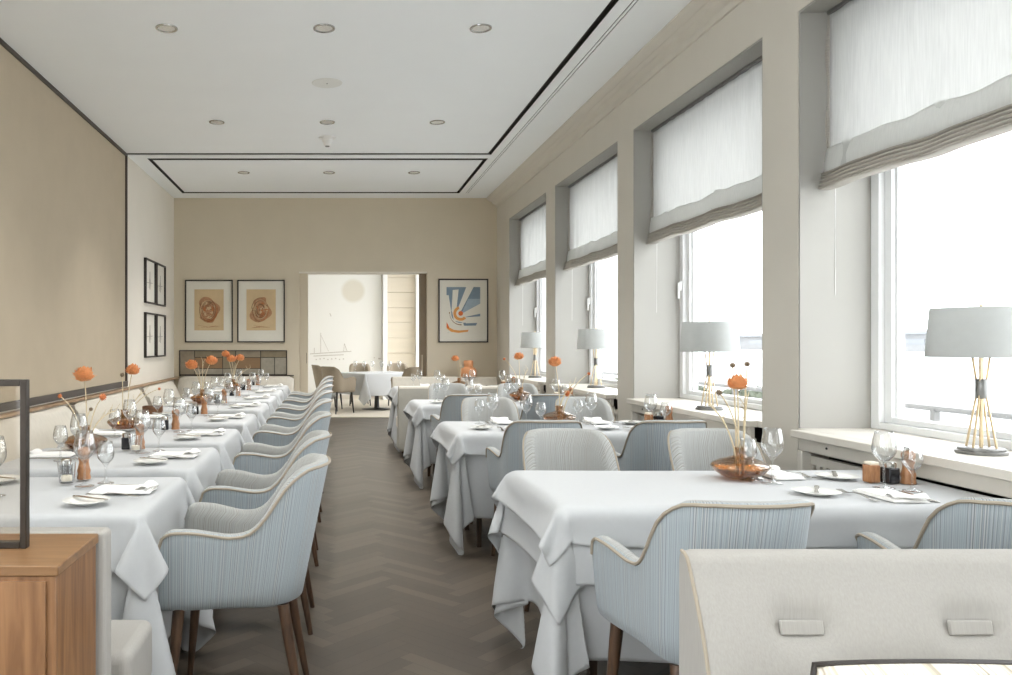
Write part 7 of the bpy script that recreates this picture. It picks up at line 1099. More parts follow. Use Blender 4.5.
# ------------------------------------------------------------------ benches
def bench_profile(h, depth_b=.19, n=14):
    """front line of the back cushion: list of (y, z); the rear plane is y=0, the front faces -y"""
    P = [(0.0, .10), (0.0, h-.03), (-.004, h-.012), (-.014, h-.003), (-.028, h)]
    P += [(-.044, h-.002), (-.058, h-.010), (-.068, h-.024), (-.076, h-.045)]
    for k in range(1, n+1):
        t = k/n; z = h-.045+(.44-h+.045)*t
        P.append((-.076-(depth_b-.076)*(1-(1-t)**1.7), z))
    return P
def make_bench(name, label, x0, x1, y, flip, h, tabs=(), cloth=None, rear=None, seat=True, front_pipe=True, sd=.64):
    root = thing(name, label, 'bench', ((x0+x1)/2, y, 0), PI if flip else 0)
    L = (x1-x0)/2; prof = bench_profile(h)
    nx = max(24, int((x1-x0)/.018)); m = MB(); P = []
    for i in range(nx+1):
        x = -L+2*L*i/nx; row = []
        for k, (py, pz) in enumerate(prof):
            d = 0
            if k > 6:
                for (tx, tz) in tabs:
                    ax = max(0, abs(x-tx)-.035); 
                    d += .028*math.exp(-(ax/.035)**2-((pz-tz)/.040)**2)
            edge = min(L-abs(x), .03); r = 0 if edge >= .03 else .012*(1-math.sqrt(max(0, 1-(1-edge/.03)**2)))
            ex = x
            row.append((ex, py+d+(r if py < -.02 else 0), pz-(r*.5 if pz > h-.04 else 0)))
        P.append(row)
    m.grid(P)
    npf = len(prof)
    for i in range(len(m.f)):
        if rear is not None and i % (npf-1) == 0: m.m[i] = 1
    for row in (P[0], P[-1]):
        m.add(row+[(row[0][0], prof[-1][0], .10)], [tuple(range(npf+1))], 1 if rear is not None else 0)
    m.build('back_cushion', [cloth, rear if rear is not None else cloth], root, angle=50)
    if front_pipe:
        for row in (P[0], P[-1]):
            s = -1 if row[0][0] < 0 else 1
            MB().tube([(p[0]+s*.001, p[1]-.0, p[2]) for p in row[4:]], .0045, 6).build('piping', M['piping'], root)
    for (tx, tz) in tabs:
        yy = np.interp(-tz, [-p[1] for p in prof[6:]], [p[0] for p in prof[6:]])
        MB().box(-.048, .048, -.006, .004, -.016, .016).build('tufting_tab', cloth, root, bevel=.003, loc=(tx, yy+.016, tz), rot=(-.18, 0, 0))
    if seat:
        MB().box(-L, L, -sd, -.15, .30, .445).build('seat_cushion', cloth, root, bevel=.03, seg=4)
        MB().box(-L+.01, L-.01, -sd+.02, -.02, .07, .30).build('seat_base', rear if rear is not None else cloth, root, bevel=.01)
        for sx in (-1, 1):
            for yy in (-sd+.08, -.08): MB().tube([(sx*(L-.08), yy, .08), (sx*(L-.08), yy, 0)], [.02, .014], 10).build('foot', M['leg'], root)
    return root
# near bench: faces the camera, back to the first window table
make_bench('upholstered_bench', 'cream tufted bench in front of the first window table, facing the camera', .815, 2.33, 1.895, False, .82,
           [(-.535, .668), (-.16, .668), (.215, .668), (.59, .668)], M['benchcream'], M['benchcream'])
# bench with its back to us for the fourth window table
make_bench('upholstered_bench', 'grey-backed bench between the third and fourth window tables, seen from behind', .727, 2.30, 9.10, True, .815, [], M['cream'], M['benchgrey'], sd=.46)
make_bench('upholstered_bench', 'long pale bench behind the fourth window table, facing the camera', .83, 2.34, 11.62, False, .82, [], M['cream'], M['cream'])
# cushion on the near bench
cu = MB(); P = []; U = []
for j in range(15):
    row = []; ur = []
    for i in range(23):
        u, v = i/22*2-1, j/14*2-1
        th = .045*((1-u**4)*(1-v**4))**.5
        row.append((u*.24*(1-.04*v*v), -th, v*.108*(1-.05*u*u))); ur.append((u, v))
    P.append(row); U.append(ur)
cu.grid(P, 0, U)
cu.grid([[(x, -y, z) for (x, y, z) in row] for row in P], 0, U)
cm = stripe_mat('cushion_weave', [lin(150,140,122), lin(196,186,168), lin(226,222,212), lin(214,206,192), lin(232,228,220)], 9)
cr = thing('lumbar_cushion', 'woven striped cushion leaning on the cream tufted bench', 'cushion', (1.19, 1.585, .556), 0)
cb_ = cu.build('cushion_cover', cm, cr, rot=(-.16, 0, 0))
ring = [P[0][i] for i in range(23)]+[P[j][22] for j in range(1, 15)]+[P[14][i] for i in range(21, -1, -1)]+[P[j][0] for j in range(13, -1, -1)]
MB().tube(ring, .006, 6).build('cushion_piping', M['frame'], cr, rot=(-.16, 0, 0))

# wall banquette: long cushions along the panel wall, then the return along the back wall
def banquette(label, p0, L, rot, h, cloth, tilt=.0, group=None, end=True):
    root = thing('wall_banquette', label, 'banquette', p0, rot, group)
    prof = [(0, .12), (0, h-.03), (-.01, h-.008), (-.03, h), (-.05, h-.003), (-.075, h-.018), (-.095, h-.045)]
    for k in range(1, 9):
        t = k/8; prof.append((-.095-.10*(1-(1-t)**1.6)-.0*t, h-.045+(.44-h+.045)*t))
    m = MB(); P = []
    n = 24
    for i in range(n+1):
        u = i/n; x = -L/2+L*u; e = min(u, 1-u)*L; r = 0 if e > .10 else .035*(1-math.sqrt(max(0, 1-(1-e/.10)**2)))
        P.append([(x, py+(r if py < -.02 else 0), pz-(r if pz > h-.1 else 0)) for py, pz in prof])
    # finer ends
    m.grid(P)
    for row in (P[0], P[-1]): m.add(row+[(row[0][0], prof[-1][0], .12)], [tuple(range(len(prof)+1))], 0)
    m.build('back_cushion', cloth, root, angle=50)
    MB().box(-L/2, L/2, -.66, -.15, .28, .44).build('seat_cushion', cloth, root, bevel=.03, seg=3)
    MB().box(-L/2, L/2, -.62, -.0, .0, .28).build('seat_base', M['gapcloth'], root, bevel=.005)
    return root
segs = [(2.56, 4.30), (4.47, 6.83), (7.03, 9.33), (9.55, 11.18)]
for k, (a, b) in enumerate(segs):
    banquette('cream wall banquette section, %s of the four along the big panel wall' % ORD[k], (XL+.08, (a+b)/2, 0), b-a, PI/2, .775, M['cream'], group='banquette sections')
for k in range(3):
    a, b = segs[k][1], segs[k+1][0]
    pf = [(0, 0), (0, .765), (.03, .765), (.13, .42), (.6, .42), (.6, 0)]
    o = MB().prism([(XL+.085+q[0]*.9, q[1]) for q in pf], a+.012, b-.012, 'y').build('banquette_gap_filler', M['gapcloth'], bevel=.01)  # dark taupe filler fitted into the gap between sections
    tag(o, 'dark taupe gap filler after the %s cream section of the wall banquette' % ORD[k], 'divider', 'banquette gap fillers')
banquette('cream banquette section along the back wall under the patchwork panel', (-1.46, YB-.03, 0), 1.70, 0, .815, M['cream'])
o = MB().box(-2.31, -.61, YB-.045, YB, .815, .832).build('banquette_rail', M['bronze'], bevel=.003); tag(o, 'thin dark rail on top of the back wall banquette', 'rail')
# short bench end behind the oak cabinet
eb = thing('end_bench', 'cream bench end between the oak cabinet and the first banquette table', 'bench', (-1.1, 2.2, 0))
MB().box(-.50, .49, -.085, -.005, .06, .80).build('back_cushion', M['benchcream'], eb, bevel=.015, seg=3)
MB().box(-.50, .535, 0.0, .30, .26, .445).build('seat_cushion', M['benchcream'], eb, bevel=.03, seg=4)
MB().box(-.49, .515, .0, .29, 0, .26).build('seat_base', M['benchcream'], eb, bevel=.006)
# oak cabinet with the framed glass screen
cab = thing('oak_cabinet', 'brown oak cabinet at the near corner of the banquette row', 'cabinet', (-.95, 1.95, 0))
MB().box(-.32, .322, -.148, .152, .03, .776).build('body', M['oak'], cab, bevel=.003)
MB().box(-.325, .328, -.153, .157, .776, .80).build('top', M['oaktop'], cab, bevel=.003)
MB().box(-.31, .31, -.13, .14, 0, .03).build('plinth', M['dark'], cab)
MB().box(-.30, -.004, -.156, -.146, .05, .765).build('door', M['oak'], cab, bevel=.002); MB().box(.004, .30, -.156, -.146, .05, .765).build('door', M['oak'], cab, bevel=.002)
sc_ = thing('glass_screen', 'dark metal framed glass screen standing on the oak cabinet', 'screen', (-.98, 1.96, .80))
b = MB(); b.box(.212, .228, -.012, .012, 0, .412); b.box(-.228, -.212, -.012, .012, 0, .412); b.box(-.212, .212, -.012, .012, .396, .412); b.box(-.212, .212, -.012, .012, 0, .016)
b.build('screen_frame', M['steel'], sc_, bevel=.002)
MB().box(-.212, .212, -.002, .002, .016, .396).build('glass_sheet', M['frameglass'], sc_)

# ------------------------------------------------------------------ room beyond: table and taupe chairs
FX, FY = .82, 15.7
ft = thing('dining_table', 'table under white cloth in the room beyond the doorway', 'table', (FX, FY, 0), .62)
MB().box(-.634, .634, -.459, .459, .70, .728).build('tabletop', M['tablewood'], ft, bevel=.008)
MB().lathe([(.05, .70), (.04, .3), (.05, .06), (.06, .04)], 16).build('pedestal', M['blackleg'], ft)
MB().lathe([(.0, 0), (.30, 0), (.30, .015), (.06, .045), (.0, .045)], 32).build('base', M['blackleg'], ft)
fc = cloth_maker('far_under', 'tablecloth', 'tablecloth')(); fc.location = (FX, FY, TZ); fc.rotation_euler = (0, 0, .62); fc['label'] = 'white tablecloth with pointed corner in the room beyond the doorway'
for (x, y, r, lab) in ((.04, 14.86, -.75, 'taupe armchair with black legs at the near corner of the table beyond the doorway'),
                       (-.14, 15.85, -1.25, 'taupe armchair against the white mural, behind another taupe chair'),
                       (1.36, 14.6, .45, 'taupe armchair just past the doorway, partly behind the pale bench'),
                       (.52, 16.78, PI, 'taupe armchair on the far side of the doorway table, below the mural'),
                       (1.32, 16.78, PI, 'taupe armchair on the far side of the doorway table, below the boarded panel')):
    taupe_chair.put((x, y, .012), r, lab, 'taupe chairs beyond the doorway')
# ------------------------------------------------------------------ roman blinds
def make_blind(i, a, b):
    W = b-a-.05; yc = (a+b)/2
    root = thing('roman_blind', '%s white linen roman blind counted from the doorway wall, half raised' % ORD[len(WIN)-1-i], 'blind', (2.565, yc, 2.10), 0, 'roman blinds')
    rr = random.Random(50+i)
    n = 90; m = MB(); P = []; U = []
    H = .90; nzz = 26
    ph = [rr.random()*6 for _ in range(6)]
    for j in range(nzz+1):
        row = []; ur = []; z = .07+(H-.07)*j/nzz
        for k in range(n+1):
            y = -W/2+W*k/n
            low = max(0, 1-(z-.07)/.5)
            x = .008*math.sin(y*9+ph[0])*(.3+low)+.006*math.sin(y*23+ph[1]+2*z)*low+.003*math.sin(y*41+ph[2])
            x += -.012*max(0, 1-abs(z-.10)/.10)
            dz = .006*math.sin(y*7+ph[3])*low
            row.append((x, y, z+dz)); ur.append((y, z))
        P.append(row); U.append(ur)
    m.grid(P, 0, U)
    o = m.build('linen_panel', M['blind'], root, angle=180); s = o.modifiers.new('thickness', 'SOLIDIFY'); s.thickness = .002
    # stacked pleats at the bottom
    m = MB(); P = []
    nf = 5; prof = []
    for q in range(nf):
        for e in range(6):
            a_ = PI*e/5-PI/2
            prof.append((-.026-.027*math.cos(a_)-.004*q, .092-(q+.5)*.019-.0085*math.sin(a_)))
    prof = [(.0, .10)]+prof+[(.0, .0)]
    for k in range(n+1):
        y = -W/2-.008+(W+.016)*k/n
        w1 = .006*math.sin(y*8+ph[4])+.005*math.sin(y*19+ph[5]); w2 = .0035*math.sin(y*9.3+ph[2])
        P.append([(px+w1, y, pz+w2) for px, pz in prof])
    m.grid(P)
    for row in (P[0], P[-1]): m.add(row, [tuple(range(len(row)))])
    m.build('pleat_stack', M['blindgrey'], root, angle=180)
    # the last folded layer above the pleats, its upper edge pinched
    m = MB(); P = []
    for j in range(9):
        row = []
        for k in range(n+1):
            y = -W/2+W*k/n
            e = .012*abs(math.sin(y*5.2+ph[0]))**8+.004*math.sin(y*17+ph[3])
            z = .085+(.125+e)*j/8
            row.append((-.030+.018*(j/8)**2+.004*math.sin(y*11+ph[1])*j/8+.004*math.sin(y*29+ph[2]), y, z+.004*math.sin(y*7+ph[3])))
        P.append(row)
    m.grid(P); o = m.build('linen_fold', M['blindfold'], root, angle=180); q_ = o.modifiers.new('thickness', 'SOLIDIFY'); q_.thickness = .002
    # side hem strip and head rail, pull cord
    m = MB(); P = []
    for j in range(31):
        z = .06+(H-.06)*j/30; x = .007*math.sin(z*17+ph[1])
        P.append([(x-.012, W/2+.002, z), (x-.016, W/2+.018, z), (x+.006, W/2+.020, z), (x+.006, W/2+.003, z)])
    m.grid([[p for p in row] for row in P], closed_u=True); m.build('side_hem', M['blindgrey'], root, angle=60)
    MB().box(-.02, .03, -W/2, W/2, .90, .92).build('head_rail', M['greymetal'], root, bevel=.003)
    MB().tube([(.03, W/2+.012, .9), (.035, W/2+.014, .2), (.03, W/2+.010, -.55)], .0012, 5).build('pull_cord', M['white'], root)
for i, (a, b) in enumerate(WIN):
    if i >= 3: make_blind(i, a, b)

# ------------------------------------------------------------------ table lamps on the sills
def make_lamp():
    r = thing('table_lamp', '-', 'lamp')
    MB().lathe([(0, 0), (.084, 0), (.086, .004), (.086, .012), (.078, .014), (.078, .022), (.074, .025), (0, .025)], 40).build('base', M['greymetal'], r)
    for k in range(4):
        a = 2*PI*k/4+.4
        p0 = (.054*math.cos(a), .054*math.sin(a), .024); p1 = (.012*math.cos(a+.2), .012*math.sin(a+.2), .255); p2 = (.036*math.cos(a+.4), .036*math.sin(a+.4), .46)
        MB().tube([p0, p1, p2], .0042, 8).build('rod', M['brass'], r)
    MB().tube([(0, 0, .024), (0, 0, .56)], .007, 12).build('stem', M['brass'], r)
    MB().lathe([(0, .22), (.018, .22), (.02, .223), (.02, .295), (.018, .298), (0, .298)], 24).build('collar', M['greymetal'], r)
    MB().lathe([(.184, .385), (.168, .582), (.1655, .582), (.1815, .385), (.184, .385)], 48).build('lamp_shade', M['shade'], r, angle=60)
    sp = MB()
    for k in range(3):
        a = 2*PI*k/3; sp.tube([(0, 0, .565), (.166*math.cos(a), .166*math.sin(a), .572)], .002, 6)
    sp.build('shade_carrier', M['greymetal'], r)
    MB().lathe([(.0, .555), (.006, .557), (.004, .575), (.009, .583), (.006, .594), (.0, .597)], 14).build('finial', M['brass'], r)
    MB().lathe([(.0, .42), (.018, .42), (.022, .44), (.03, .48), (.024, .515), (.012, .53), (0, .532)], 18).build('bulb', M['white'], r)
    return r
lamp = Proto(make_lamp)
for k, y in enumerate((3.2, 5.32, 7.95, 10.3)):
    lamp.put(((2.585, 2.49, 2.595, 2.575)[k], y, .86), .3*k, 'white shaded brass rod lamp on the sill of the %s window from the camera' % ORD[k], 'sill lamps')

# ------------------------------------------------------------------ ceiling fittings
def make_down():
    r = thing('downlight', '-', 'downlight')
    MB().lathe([(.058, .012), (.058, -.002), (.064, -.006), (.074, -.005), (.076, .0), (.076, .003)], 32).build('trim_ring', M['chrome'], r)
    MB().lathe([(.058, 0), (.054, .020), (.040, .028), (.0, .03)], 28).build('reflector', mat('reflector_satin', lin(226,224,218), .35, metal=.25, noise=.15, nscale=60), r)
    e = bpy.data.materials.new('lamp_light') if 'lamp_light' not in bpy.data.materials else bpy.data.materials['lamp_light']
    e.use_nodes = True; p = e.node_tree.nodes['Principled BSDF']; p.inputs['Emission Color'].default_value = (1, .88, .70, 1); p.inputs['Emission Strength'].default_value = 25
    MB().lathe([(0, .002), (.026, .003), (.03, .008), (.03, .02), (0, .022)], 20).build('lamp_face', e, r)
    return r
down = Proto(make_down)
LAMPS = []
for (row, y) in (('second', 5.487), ('third', 7.816), ('fourth', 10.12)):
    for (col, x) in (('panel wall side', -1.155), ('middle', -.075), ('window side', 1.0)):
        down.put((x, y, ZC-.002), 0, 'round recessed downlight, %s, %s row of three from the camera' % (col, {'second': 'first', 'third': 'second', 'fourth': 'third'}[row]), 'downlights'); LAMPS.append((x, y))
for y in (3.15, .8, -1.5):
    for x in (-1.155, -.075, 1.0): LAMPS.append((x, y))
sp = thing('ceiling_speaker', 'flat round white speaker grille in the ceiling', 'speaker', (-.066, 6.646, ZC))
MB().lathe([(0, -.004), (.112, -.004), (.124, -.003), (.128, 0), (.128, .001)], 40).build('grille', mat('speaker_white', lin(226,227,223), .8, noise=.05, nscale=150), sp)
MB().lathe([(0, -.007), (.006, -.007), (.006, -.003), (0, -.003)], 10).build('indicator', M['greymetal'], sp)
sd = thing('smoke_detector', 'white smoke detector hanging below the ceiling near the black gap', 'smoke detector', (-.08, 8.4, ZC))
MB().lathe([(0, -.012), (.085, -.012), (.09, -.006), (.09, 0)], 32).build('base_plate', M['white'], sd)
MB().lathe([(0, -.092), (.026, -.092), (.038, -.084), (.042, -.055), (.056, -.04), (.056, -.012), (0, -.012)], 28).build('head', M['white'], sd)
MB().lathe([(0, -.099), (.02, -.098), (.026, -.091)], 18).build('sensor', M['greymetal'], sd)

# ------------------------------------------------------------------ pictures
def picture(name, label, x0, x1, z0, z1, y, t, art, aspect_in, axis='y', fw=.018, depth=.03):
    """framed picture on the back wall: frame, mount board, sheet"""
    cx, cz = (x0+x1)/2, (z0+z1)/2; w, h = (x1-x0)/2, (z1-z0)/2
    r = thing(name, label, 'picture', (cx, y, cz))
    f = MB(); f.box(-w, w, -depth, 0, h-fw, h); f.box(-w, w, -depth, 0, -h, -h+fw); f.box(-w, -w+fw, -depth, 0, -h+fw, h-fw); f.box(w-fw, w, -depth, 0, -h+fw, h-fw)
    f.build('frame', M['frame'], r, bevel=.002)
    MB().box(-w+fw, w-fw, -.008, 0, -h+fw, h-fw).build('mount', M['mount'], r)
    return r, w, h
paper = mat('drawing_paper', lin(208,184,146), .85, noise=.04, nscale=12)
inks = [mat('sanguine_ink', lin(182,138,104), .8, noise=.18, nscale=30), mat('umber_ink', lin(146,112,82), .8, noise=.2, nscale=30), mat('pale_chalk', lin(206,180,142), .8, noise=.08), mat('rust_ink', lin(186,122,80), .8, noise=.15, nscale=30)]
def blob(cx, cz, rx, rz, n, rr, y, wob=.18):
    ph = [rr.random()*6.28 for _ in range(3)]
    return [(cx+rx*math.cos(a)*(1+wob*math.sin(3*a+ph[0])*.6+wob*math.sin(5*a+ph[1])*.4), cz+rz*math.sin(a)*(1+wob*math.sin(2*a+ph[2])*.5)) for a in [2*PI*k/n for k in range(n)]]
for (nm, x0, x1, lab, seed) in (('framed_drawing', -2.228, -1.517, 'framed red chalk abstract drawing, beside the corner of the back wall', 4), ('framed_drawing', -1.452, -.745, 'framed red chalk abstract drawing, beside the doorway', 9)):
    r, w, h = picture(nm, lab, x0, x1, 1.316, 2.245, YB, .02, None, None)
    rr = random.Random(seed)
    MB().box(-.218, .218, -.0095, -.008, -.285, .325).build('sheet', paper, r)
    sk = MB()
    dep = [-.0105]
    def disc(pts, m):
        y1 = dep[0]; dep[0] -= .00012
        sk.prism(pts, y1, -.0094, 'y', m)
    disc(blob(-.01, .02, .140, .205, 44, rr, 0, .30), 0)
    for q in range(34):
        a = rr.random()*2*PI; d = rr.random()**.6
        cx, cz = -.01+.10*d*math.cos(a), .02+.16*d*math.sin(a)
        disc(blob(cx, cz, rr.uniform(.010, .036), rr.uniform(.010, .034), 18, rr, 0, .5), rr.choice((1, 0, 2, 3, 3, 2)))
    for q in range(18):                                  # chalk strokes
        a = rr.random()*2*PI; R0 = rr.uniform(.05, .13); P0 = [(-.01+R0*math.cos(a+t*.22)*(1+.1*t*.1), dep[0]-.0002, .02+1.45*R0*math.sin(a+t*.22)) for t in range(9)]
        sk.tube(P0, .004, 5, rr.choice((3, 1, 1, 2)))
    for q in range(5): sk.tube([(rr.uniform(-.17, .17), -.0105, -.20-rr.random()*.05), (rr.uniform(-.17, .17), -.0105, -.24)], .002, 5, 0)
    sk.build('drawing', inks, r, angle=30)
# abstract print with rays and arcs
r, w, h = picture('framed_print', 'framed blue and orange ray print on the wall beside the windows', 1.537, 2.276, 1.315, 2.26, YB, .02, None, None)
bl = [mat('print_blue', lin(128,146,160), .85, noise=.06), mat('print_cream', lin(226,222,210), .85), mat('print_orange', lin(226,160,92), .85, noise=.04), mat('print_redorange', lin(222,116,62), .85), mat('print_brown', lin(150,120,92), .85), mat('print_paleblue', lin(160,176,188), .85, noise=.06)]
pm = MB()
def px(x, y): return ((x-279)/8.44*.014875, (345-y)/8.44*.014875)   # print drawn in its own sheet units
_d = [-.0084]
def sheet(pts, m):
    y = _d[0]; _d[0] -= .00015
    pm.prism([px(*p) for p in pts], y, -.0078, 'y', m)
def arc(cx, cy, r0, r1, a0, a1, n=20):
    A = [math.radians(a0+(a1-a0)*k/n) for k in range(n+1)]
    return [(cx+r1*math.cos(t), cy-r1*math.sin(t)) for t in A]+[(cx+r0*math.cos(t), cy-r0*math.sin(t)) for t in A[::-1]]
sheet([(138,146),(422,146),(422,418),(300,418),(300,470),(200,470),(138,532)], 0)
sheet([(320,245),(422,245),(422,285),(262,372)], 5)
sheet([(138,440),(160,470),(160,532),(138,532)], 5)
sheet([(138,214),(156,214),(176,345),(182,420),(230,520),(138,532)], 1)
sheet([(190,170),(240,166),(222,330),(180,350)], 1)
sheet([(304,146),(366,146),(262,345),(232,330)], 1)
sheet([(422,285),(422,370),(262,405),(262,372)], 1)
sheet([(180,330),(240,320),(300,400),(430,392),(430,446),(280,446),(200,430)], 1)
sheet(arc(257,368,80,110,180,285), 1)
sheet(arc(257,368,38,62,105,318), 2)
sheet(arc(257,368,20,38,90,330), 1)
sheet(arc(257,368,0.5,20,0,359), 3)
sheet(arc(257,370,90,98,172,275), 4)
sheet([(288,452),(396,448),(386,470),(290,472)], 0)
sheet(arc(262,370,98,132,180,275), 1)
sheet([(138,440),(162,486),(200,506),(248,512),(324,506),(318,522),(240,532),(180,524),(150,504),(138,490)], 2)
sheet([(138,440),(150,462),(160,486),(160,500),(138,486)], 3)
pm.build('print_sheet', bl, r, angle=30)
# four small framed sketches on the pale wall
sket = [mat('sketch_paper', lin(226,222,212), .85, noise=.03, nscale=8), mat('sketch_pencil', lin(170,164,156), .85, noise=.1)]
for (y0, y1, z0, z1, lab) in ((10.02, 10.58, 1.812, 2.378, 'upper, towards the big panel'), (10.64, 11.18, 1.812, 2.378, 'upper, towards the back wall corner'), (10.02, 10.58, 1.12, 1.694, 'lower, towards the big panel'), (10.64, 11.18, 1.12, 1.694, 'lower, towards the back wall corner')):
    cy, cz = (y0+y1)/2, (z0+z1)/2; w, h = (y1-y0)/2, (z1-z0)/2
    r = thing('framed_sketch', 'small framed pencil sketch on the pale side wall, %s' % lab, 'picture', (XL, cy, cz), -PI/2, 'small framed sketches')
    r.rotation_euler = (0, 0, PI/2)
    f = MB(); fw = .02
    f.box(-w, w, -.035, 0, h-fw, h); f.box(-w, w, -.035, 0, -h, -h+fw); f.box(-w, -w+fw, -.035, 0, -h+fw, h-fw); f.box(w-fw, w, -.035, 0, -h+fw, h-fw)
    f.build('frame', M['frame'], r, bevel=.002)
    MB().box(-w+fw, w-fw, -.010, 0, -h+fw, h-fw).build('sheet', sket[0], r)
    s = MB(); s.tube([(0, -.0105, -h*.35), (0, -.0105, h*.45)], .006, 6); s.tube([(-w*.5, -.0105, -.02), (w*.5, -.0105, -.01)], .005, 6); s.tube([(-.05, -.0105, -h*.3), (0, -.0105, h*.3)], .003, 5); s.tube([(.06, -.0105, -h*.2), (.01, -.0105, h*.2)], .003, 5)
    s.build('pencil_lines', sket[1], r)

# patchwork panel on the back wall above the banquette
pw = thing('patchwork_panel', 'low dark framed patchwork panel of wood and stone above the back banquette', 'wall panel', (-1.512, YB, .832))
x0, x1, H = -.80, .80, .368
tiles = [mat('patch_stone', lin(142,130,112), .7, noise=.12, nscale=14), mat('patch_wood', lin(138,110,80), .6, noise=.08, nscale=10, stretch=(1,1,6)), mat('patch_grey', lin(150,144,130), .7, noise=.1, nscale=18), mat('patch_olive', lin(132,120,98), .7, noise=.1, nscale=12)]
def U(px_): return (px_-27)/(935-27)*1.6-.80
def Z(py_): return (262-py_)/(262-42)*.368
t = MB()
for (a, b, c, d, mi) in ((30,156,45,258,0), (156,392,45,106,3), (156,392,106,205,1), (156,392,205,258,2), (392,502,45,205,3), (392,712,205,258,2), (502,712,45,106,0), (502,712,106,205,1), (712,830,106,258,2), (712,932,45,106,3), (830,932,106,258,2)):
    t.box(U(a)+.004, U(b)-.004, -.018, -.004, Z(d)+.004, Z(c)-.004, mi)
t.build('patch_tiles', tiles, pw, bevel=.001)
f = MB(); f.box(-.80, .80, -.012, 0, 0, H)
for (a, b, c, d) in ((-.80, .80, 0, .012), (-.80, .80, H-.012, H), (-.80, -.788, 0, H), (.788, .80, 0, H)): f.box(a, b, -.03, 0, c, d)
for (a, c, d) in ((392, 45, 205), (712, 45, 258), (830, 106, 258), (156, 45, 106), (502, 45, 106)): f.box(U(a)-.005, U(a)+.005, -.02, 0, Z(d), Z(c))
for (a, b, c) in ((156, 392, 106), (502, 830, 106)): f.box(U(a), U(b), -.02, 0, Z(c)-.004, Z(c)+.004)
f.build('panel_frame', M['frame'], pw)

# ------------------------------------------------------------------ tableware
def make_glass(H, bowl_r, stem_h, foot_r, name, cat):
    def make():
        o = [(0, 0), (foot_r, 0), (foot_r, .002), (foot_r*.5, .006), (.006, .012), (.0038, .03), (.0036, stem_h-.015), (.006, stem_h-.004)]
        bh = H-stem_h; top = bowl_r*.72
        for k in range(1, 10):
            t = k/9; rad = bowl_r*math.sin(min(1, t/.45)*PI/2)**.75 if t < .45 else bowl_r-(bowl_r-top)*((t-.45)/.55)**1.5
            o.append((max(rad, .006), stem_h+bh*t))
        inner = [(r-.0014, z) for r, z in o[::-1] if z > stem_h+.004 and r > .0015]
        inner.append((0, stem_h+.006))
        ob = MB().lathe(o+inner, 28).build(name, M['glass'], None, angle=180)
        return tag(ob, '-', cat)
    return make
bigglass = Proto(make_glass(.215, .041, .095, .037, 'wine_glass', 'glass'))
smallglass = Proto(make_glass(.165, .034, .072, .032, 'water_glass', 'glass'))
def make_plate():
    o = MB().lathe([(0, 0), (.045, 0), (.05, .003), (.078, .011), (.08, .0125), (.078, .0135), (.052, .0065), (.045, .0045), (0, .004)], 36).build('side_plate', M['porcelain'], None, angle=60)
    return tag(o, '-', 'plate')
plate = Proto(make_plate)
def make_knife(L=.21, name='table_knife'):
    def make():
        m = MB()
        m.prism([(-.008, -L/2), (.008, -L/2), (.0065, -.01), (.010, .0), (.010, L*.38), (.004, L/2), (-.007, L*.45), (-.008, 0)], 0, .0035, 'z')
        o = m.build(name, M['silver'], None, bevel=.001); return tag(o, '-', 'knife')
    return make
knife = Proto(make_knife()); bknife = Proto(make_knife(.16, 'butter_knife'))
def make_fork():
    m = MB(); L = .195
    def strip(pts):
        Pq = [[(x-w, y, z), (x+w, y, z), (x+w, y, z+.0022), (x-w, y, z+.0022)] for x, y, z, w in pts]
        m.grid(Pq, closed_u=True); m.add(Pq[0], [(0, 1, 2, 3)]); m.add(Pq[-1], [(0, 1, 2, 3)])
    strip([(0, -L/2, .001, .009), (0, -L*.38, .002, .008), (0, -.02, .010, .004), (0, .02, .011, .004), (0, .035, .006, .010), (0, .052, .003, .0125)])
    for k in range(4): strip([(-.0105+.007*k, .051, .003, .0019), (-.0105+.007*k, .072, .003, .0018), (-.0098+.0066*k, L/2, .008, .0012)])
    o = m.build('table_fork', M['silver'], None); return tag(o, '-', 'fork')
fork = Proto(make_fork)
def make_napkin():
    r = thing('folded_napkin', '-', 'napkin')
    m = MB()
    for q in range(3):                                   # three soft layers, each folded back over the last
        P = []
        w, l = .062-.002*q, .112-.012*q
        for j in range(9):
            v = -l+2*l*j/8; row = []
            for i in range(9):
                u = i/8*2-1
                row.append((u*w, v, .0045*q+.005+.002*math.sin(3*u+q)*math.cos(2*v*9)))
            P.append(row)
        m.grid(P); m.grid([[(x, y, z-.004) for x, y, z in row] for row in P])
        rim = P[0]+[row[-1] for row in P[1:]]+P[-1][-2::-1]+[row[0] for row in P[-2:0:-1]]
        n = len(rim); m.add(rim+[(x, y, z-.004) for x, y, z in rim], [(k, (k+1) % n, n+(k+1) % n, n+k) for k in range(n)])
    m.build('linen_fold', M['napkin'], r, angle=70)
    fl = MB(); P = [[(-.06+.12*i/6, -.11+.05*j/3+.012*math.sin(i), .018+.010*math.sin(PI*j/3)*(1+.4*math.sin(i*1.3))) for i in range(7)] for j in range(4)]
    fl.grid(P); fl.grid([[(x, y, z-.003) for x, y, z in row] for row in P]); fl.build('napkin_corner', M['napkin'], r, angle=180)
    return r
napkin = Proto(make_napkin)
def make_mill():
    r = thing('pepper_mill', '-', 'mill')
    MB().lathe([(0, 0), (.027, 0), (.028, .006), (.024, .02), (.027, .034), (.0225, .05), (.019, .07), (.023, .086), (.021, .094), (0, .095)], 24).build('mill_body', M['mill'], r, angle=60)
    MB().lathe([(0, .096), (.021, .096), (.025, .104), (.024, .118), (.016, .128), (0, .13)], 24).build('mill_head', M['mill'], r, angle=60)
    MB().lathe([(0, .13), (.006, .13), (.007, .137), (.0, .141)], 12).build('mill_nut', M['silver'], r)
    return r
mill = Proto(make_mill)
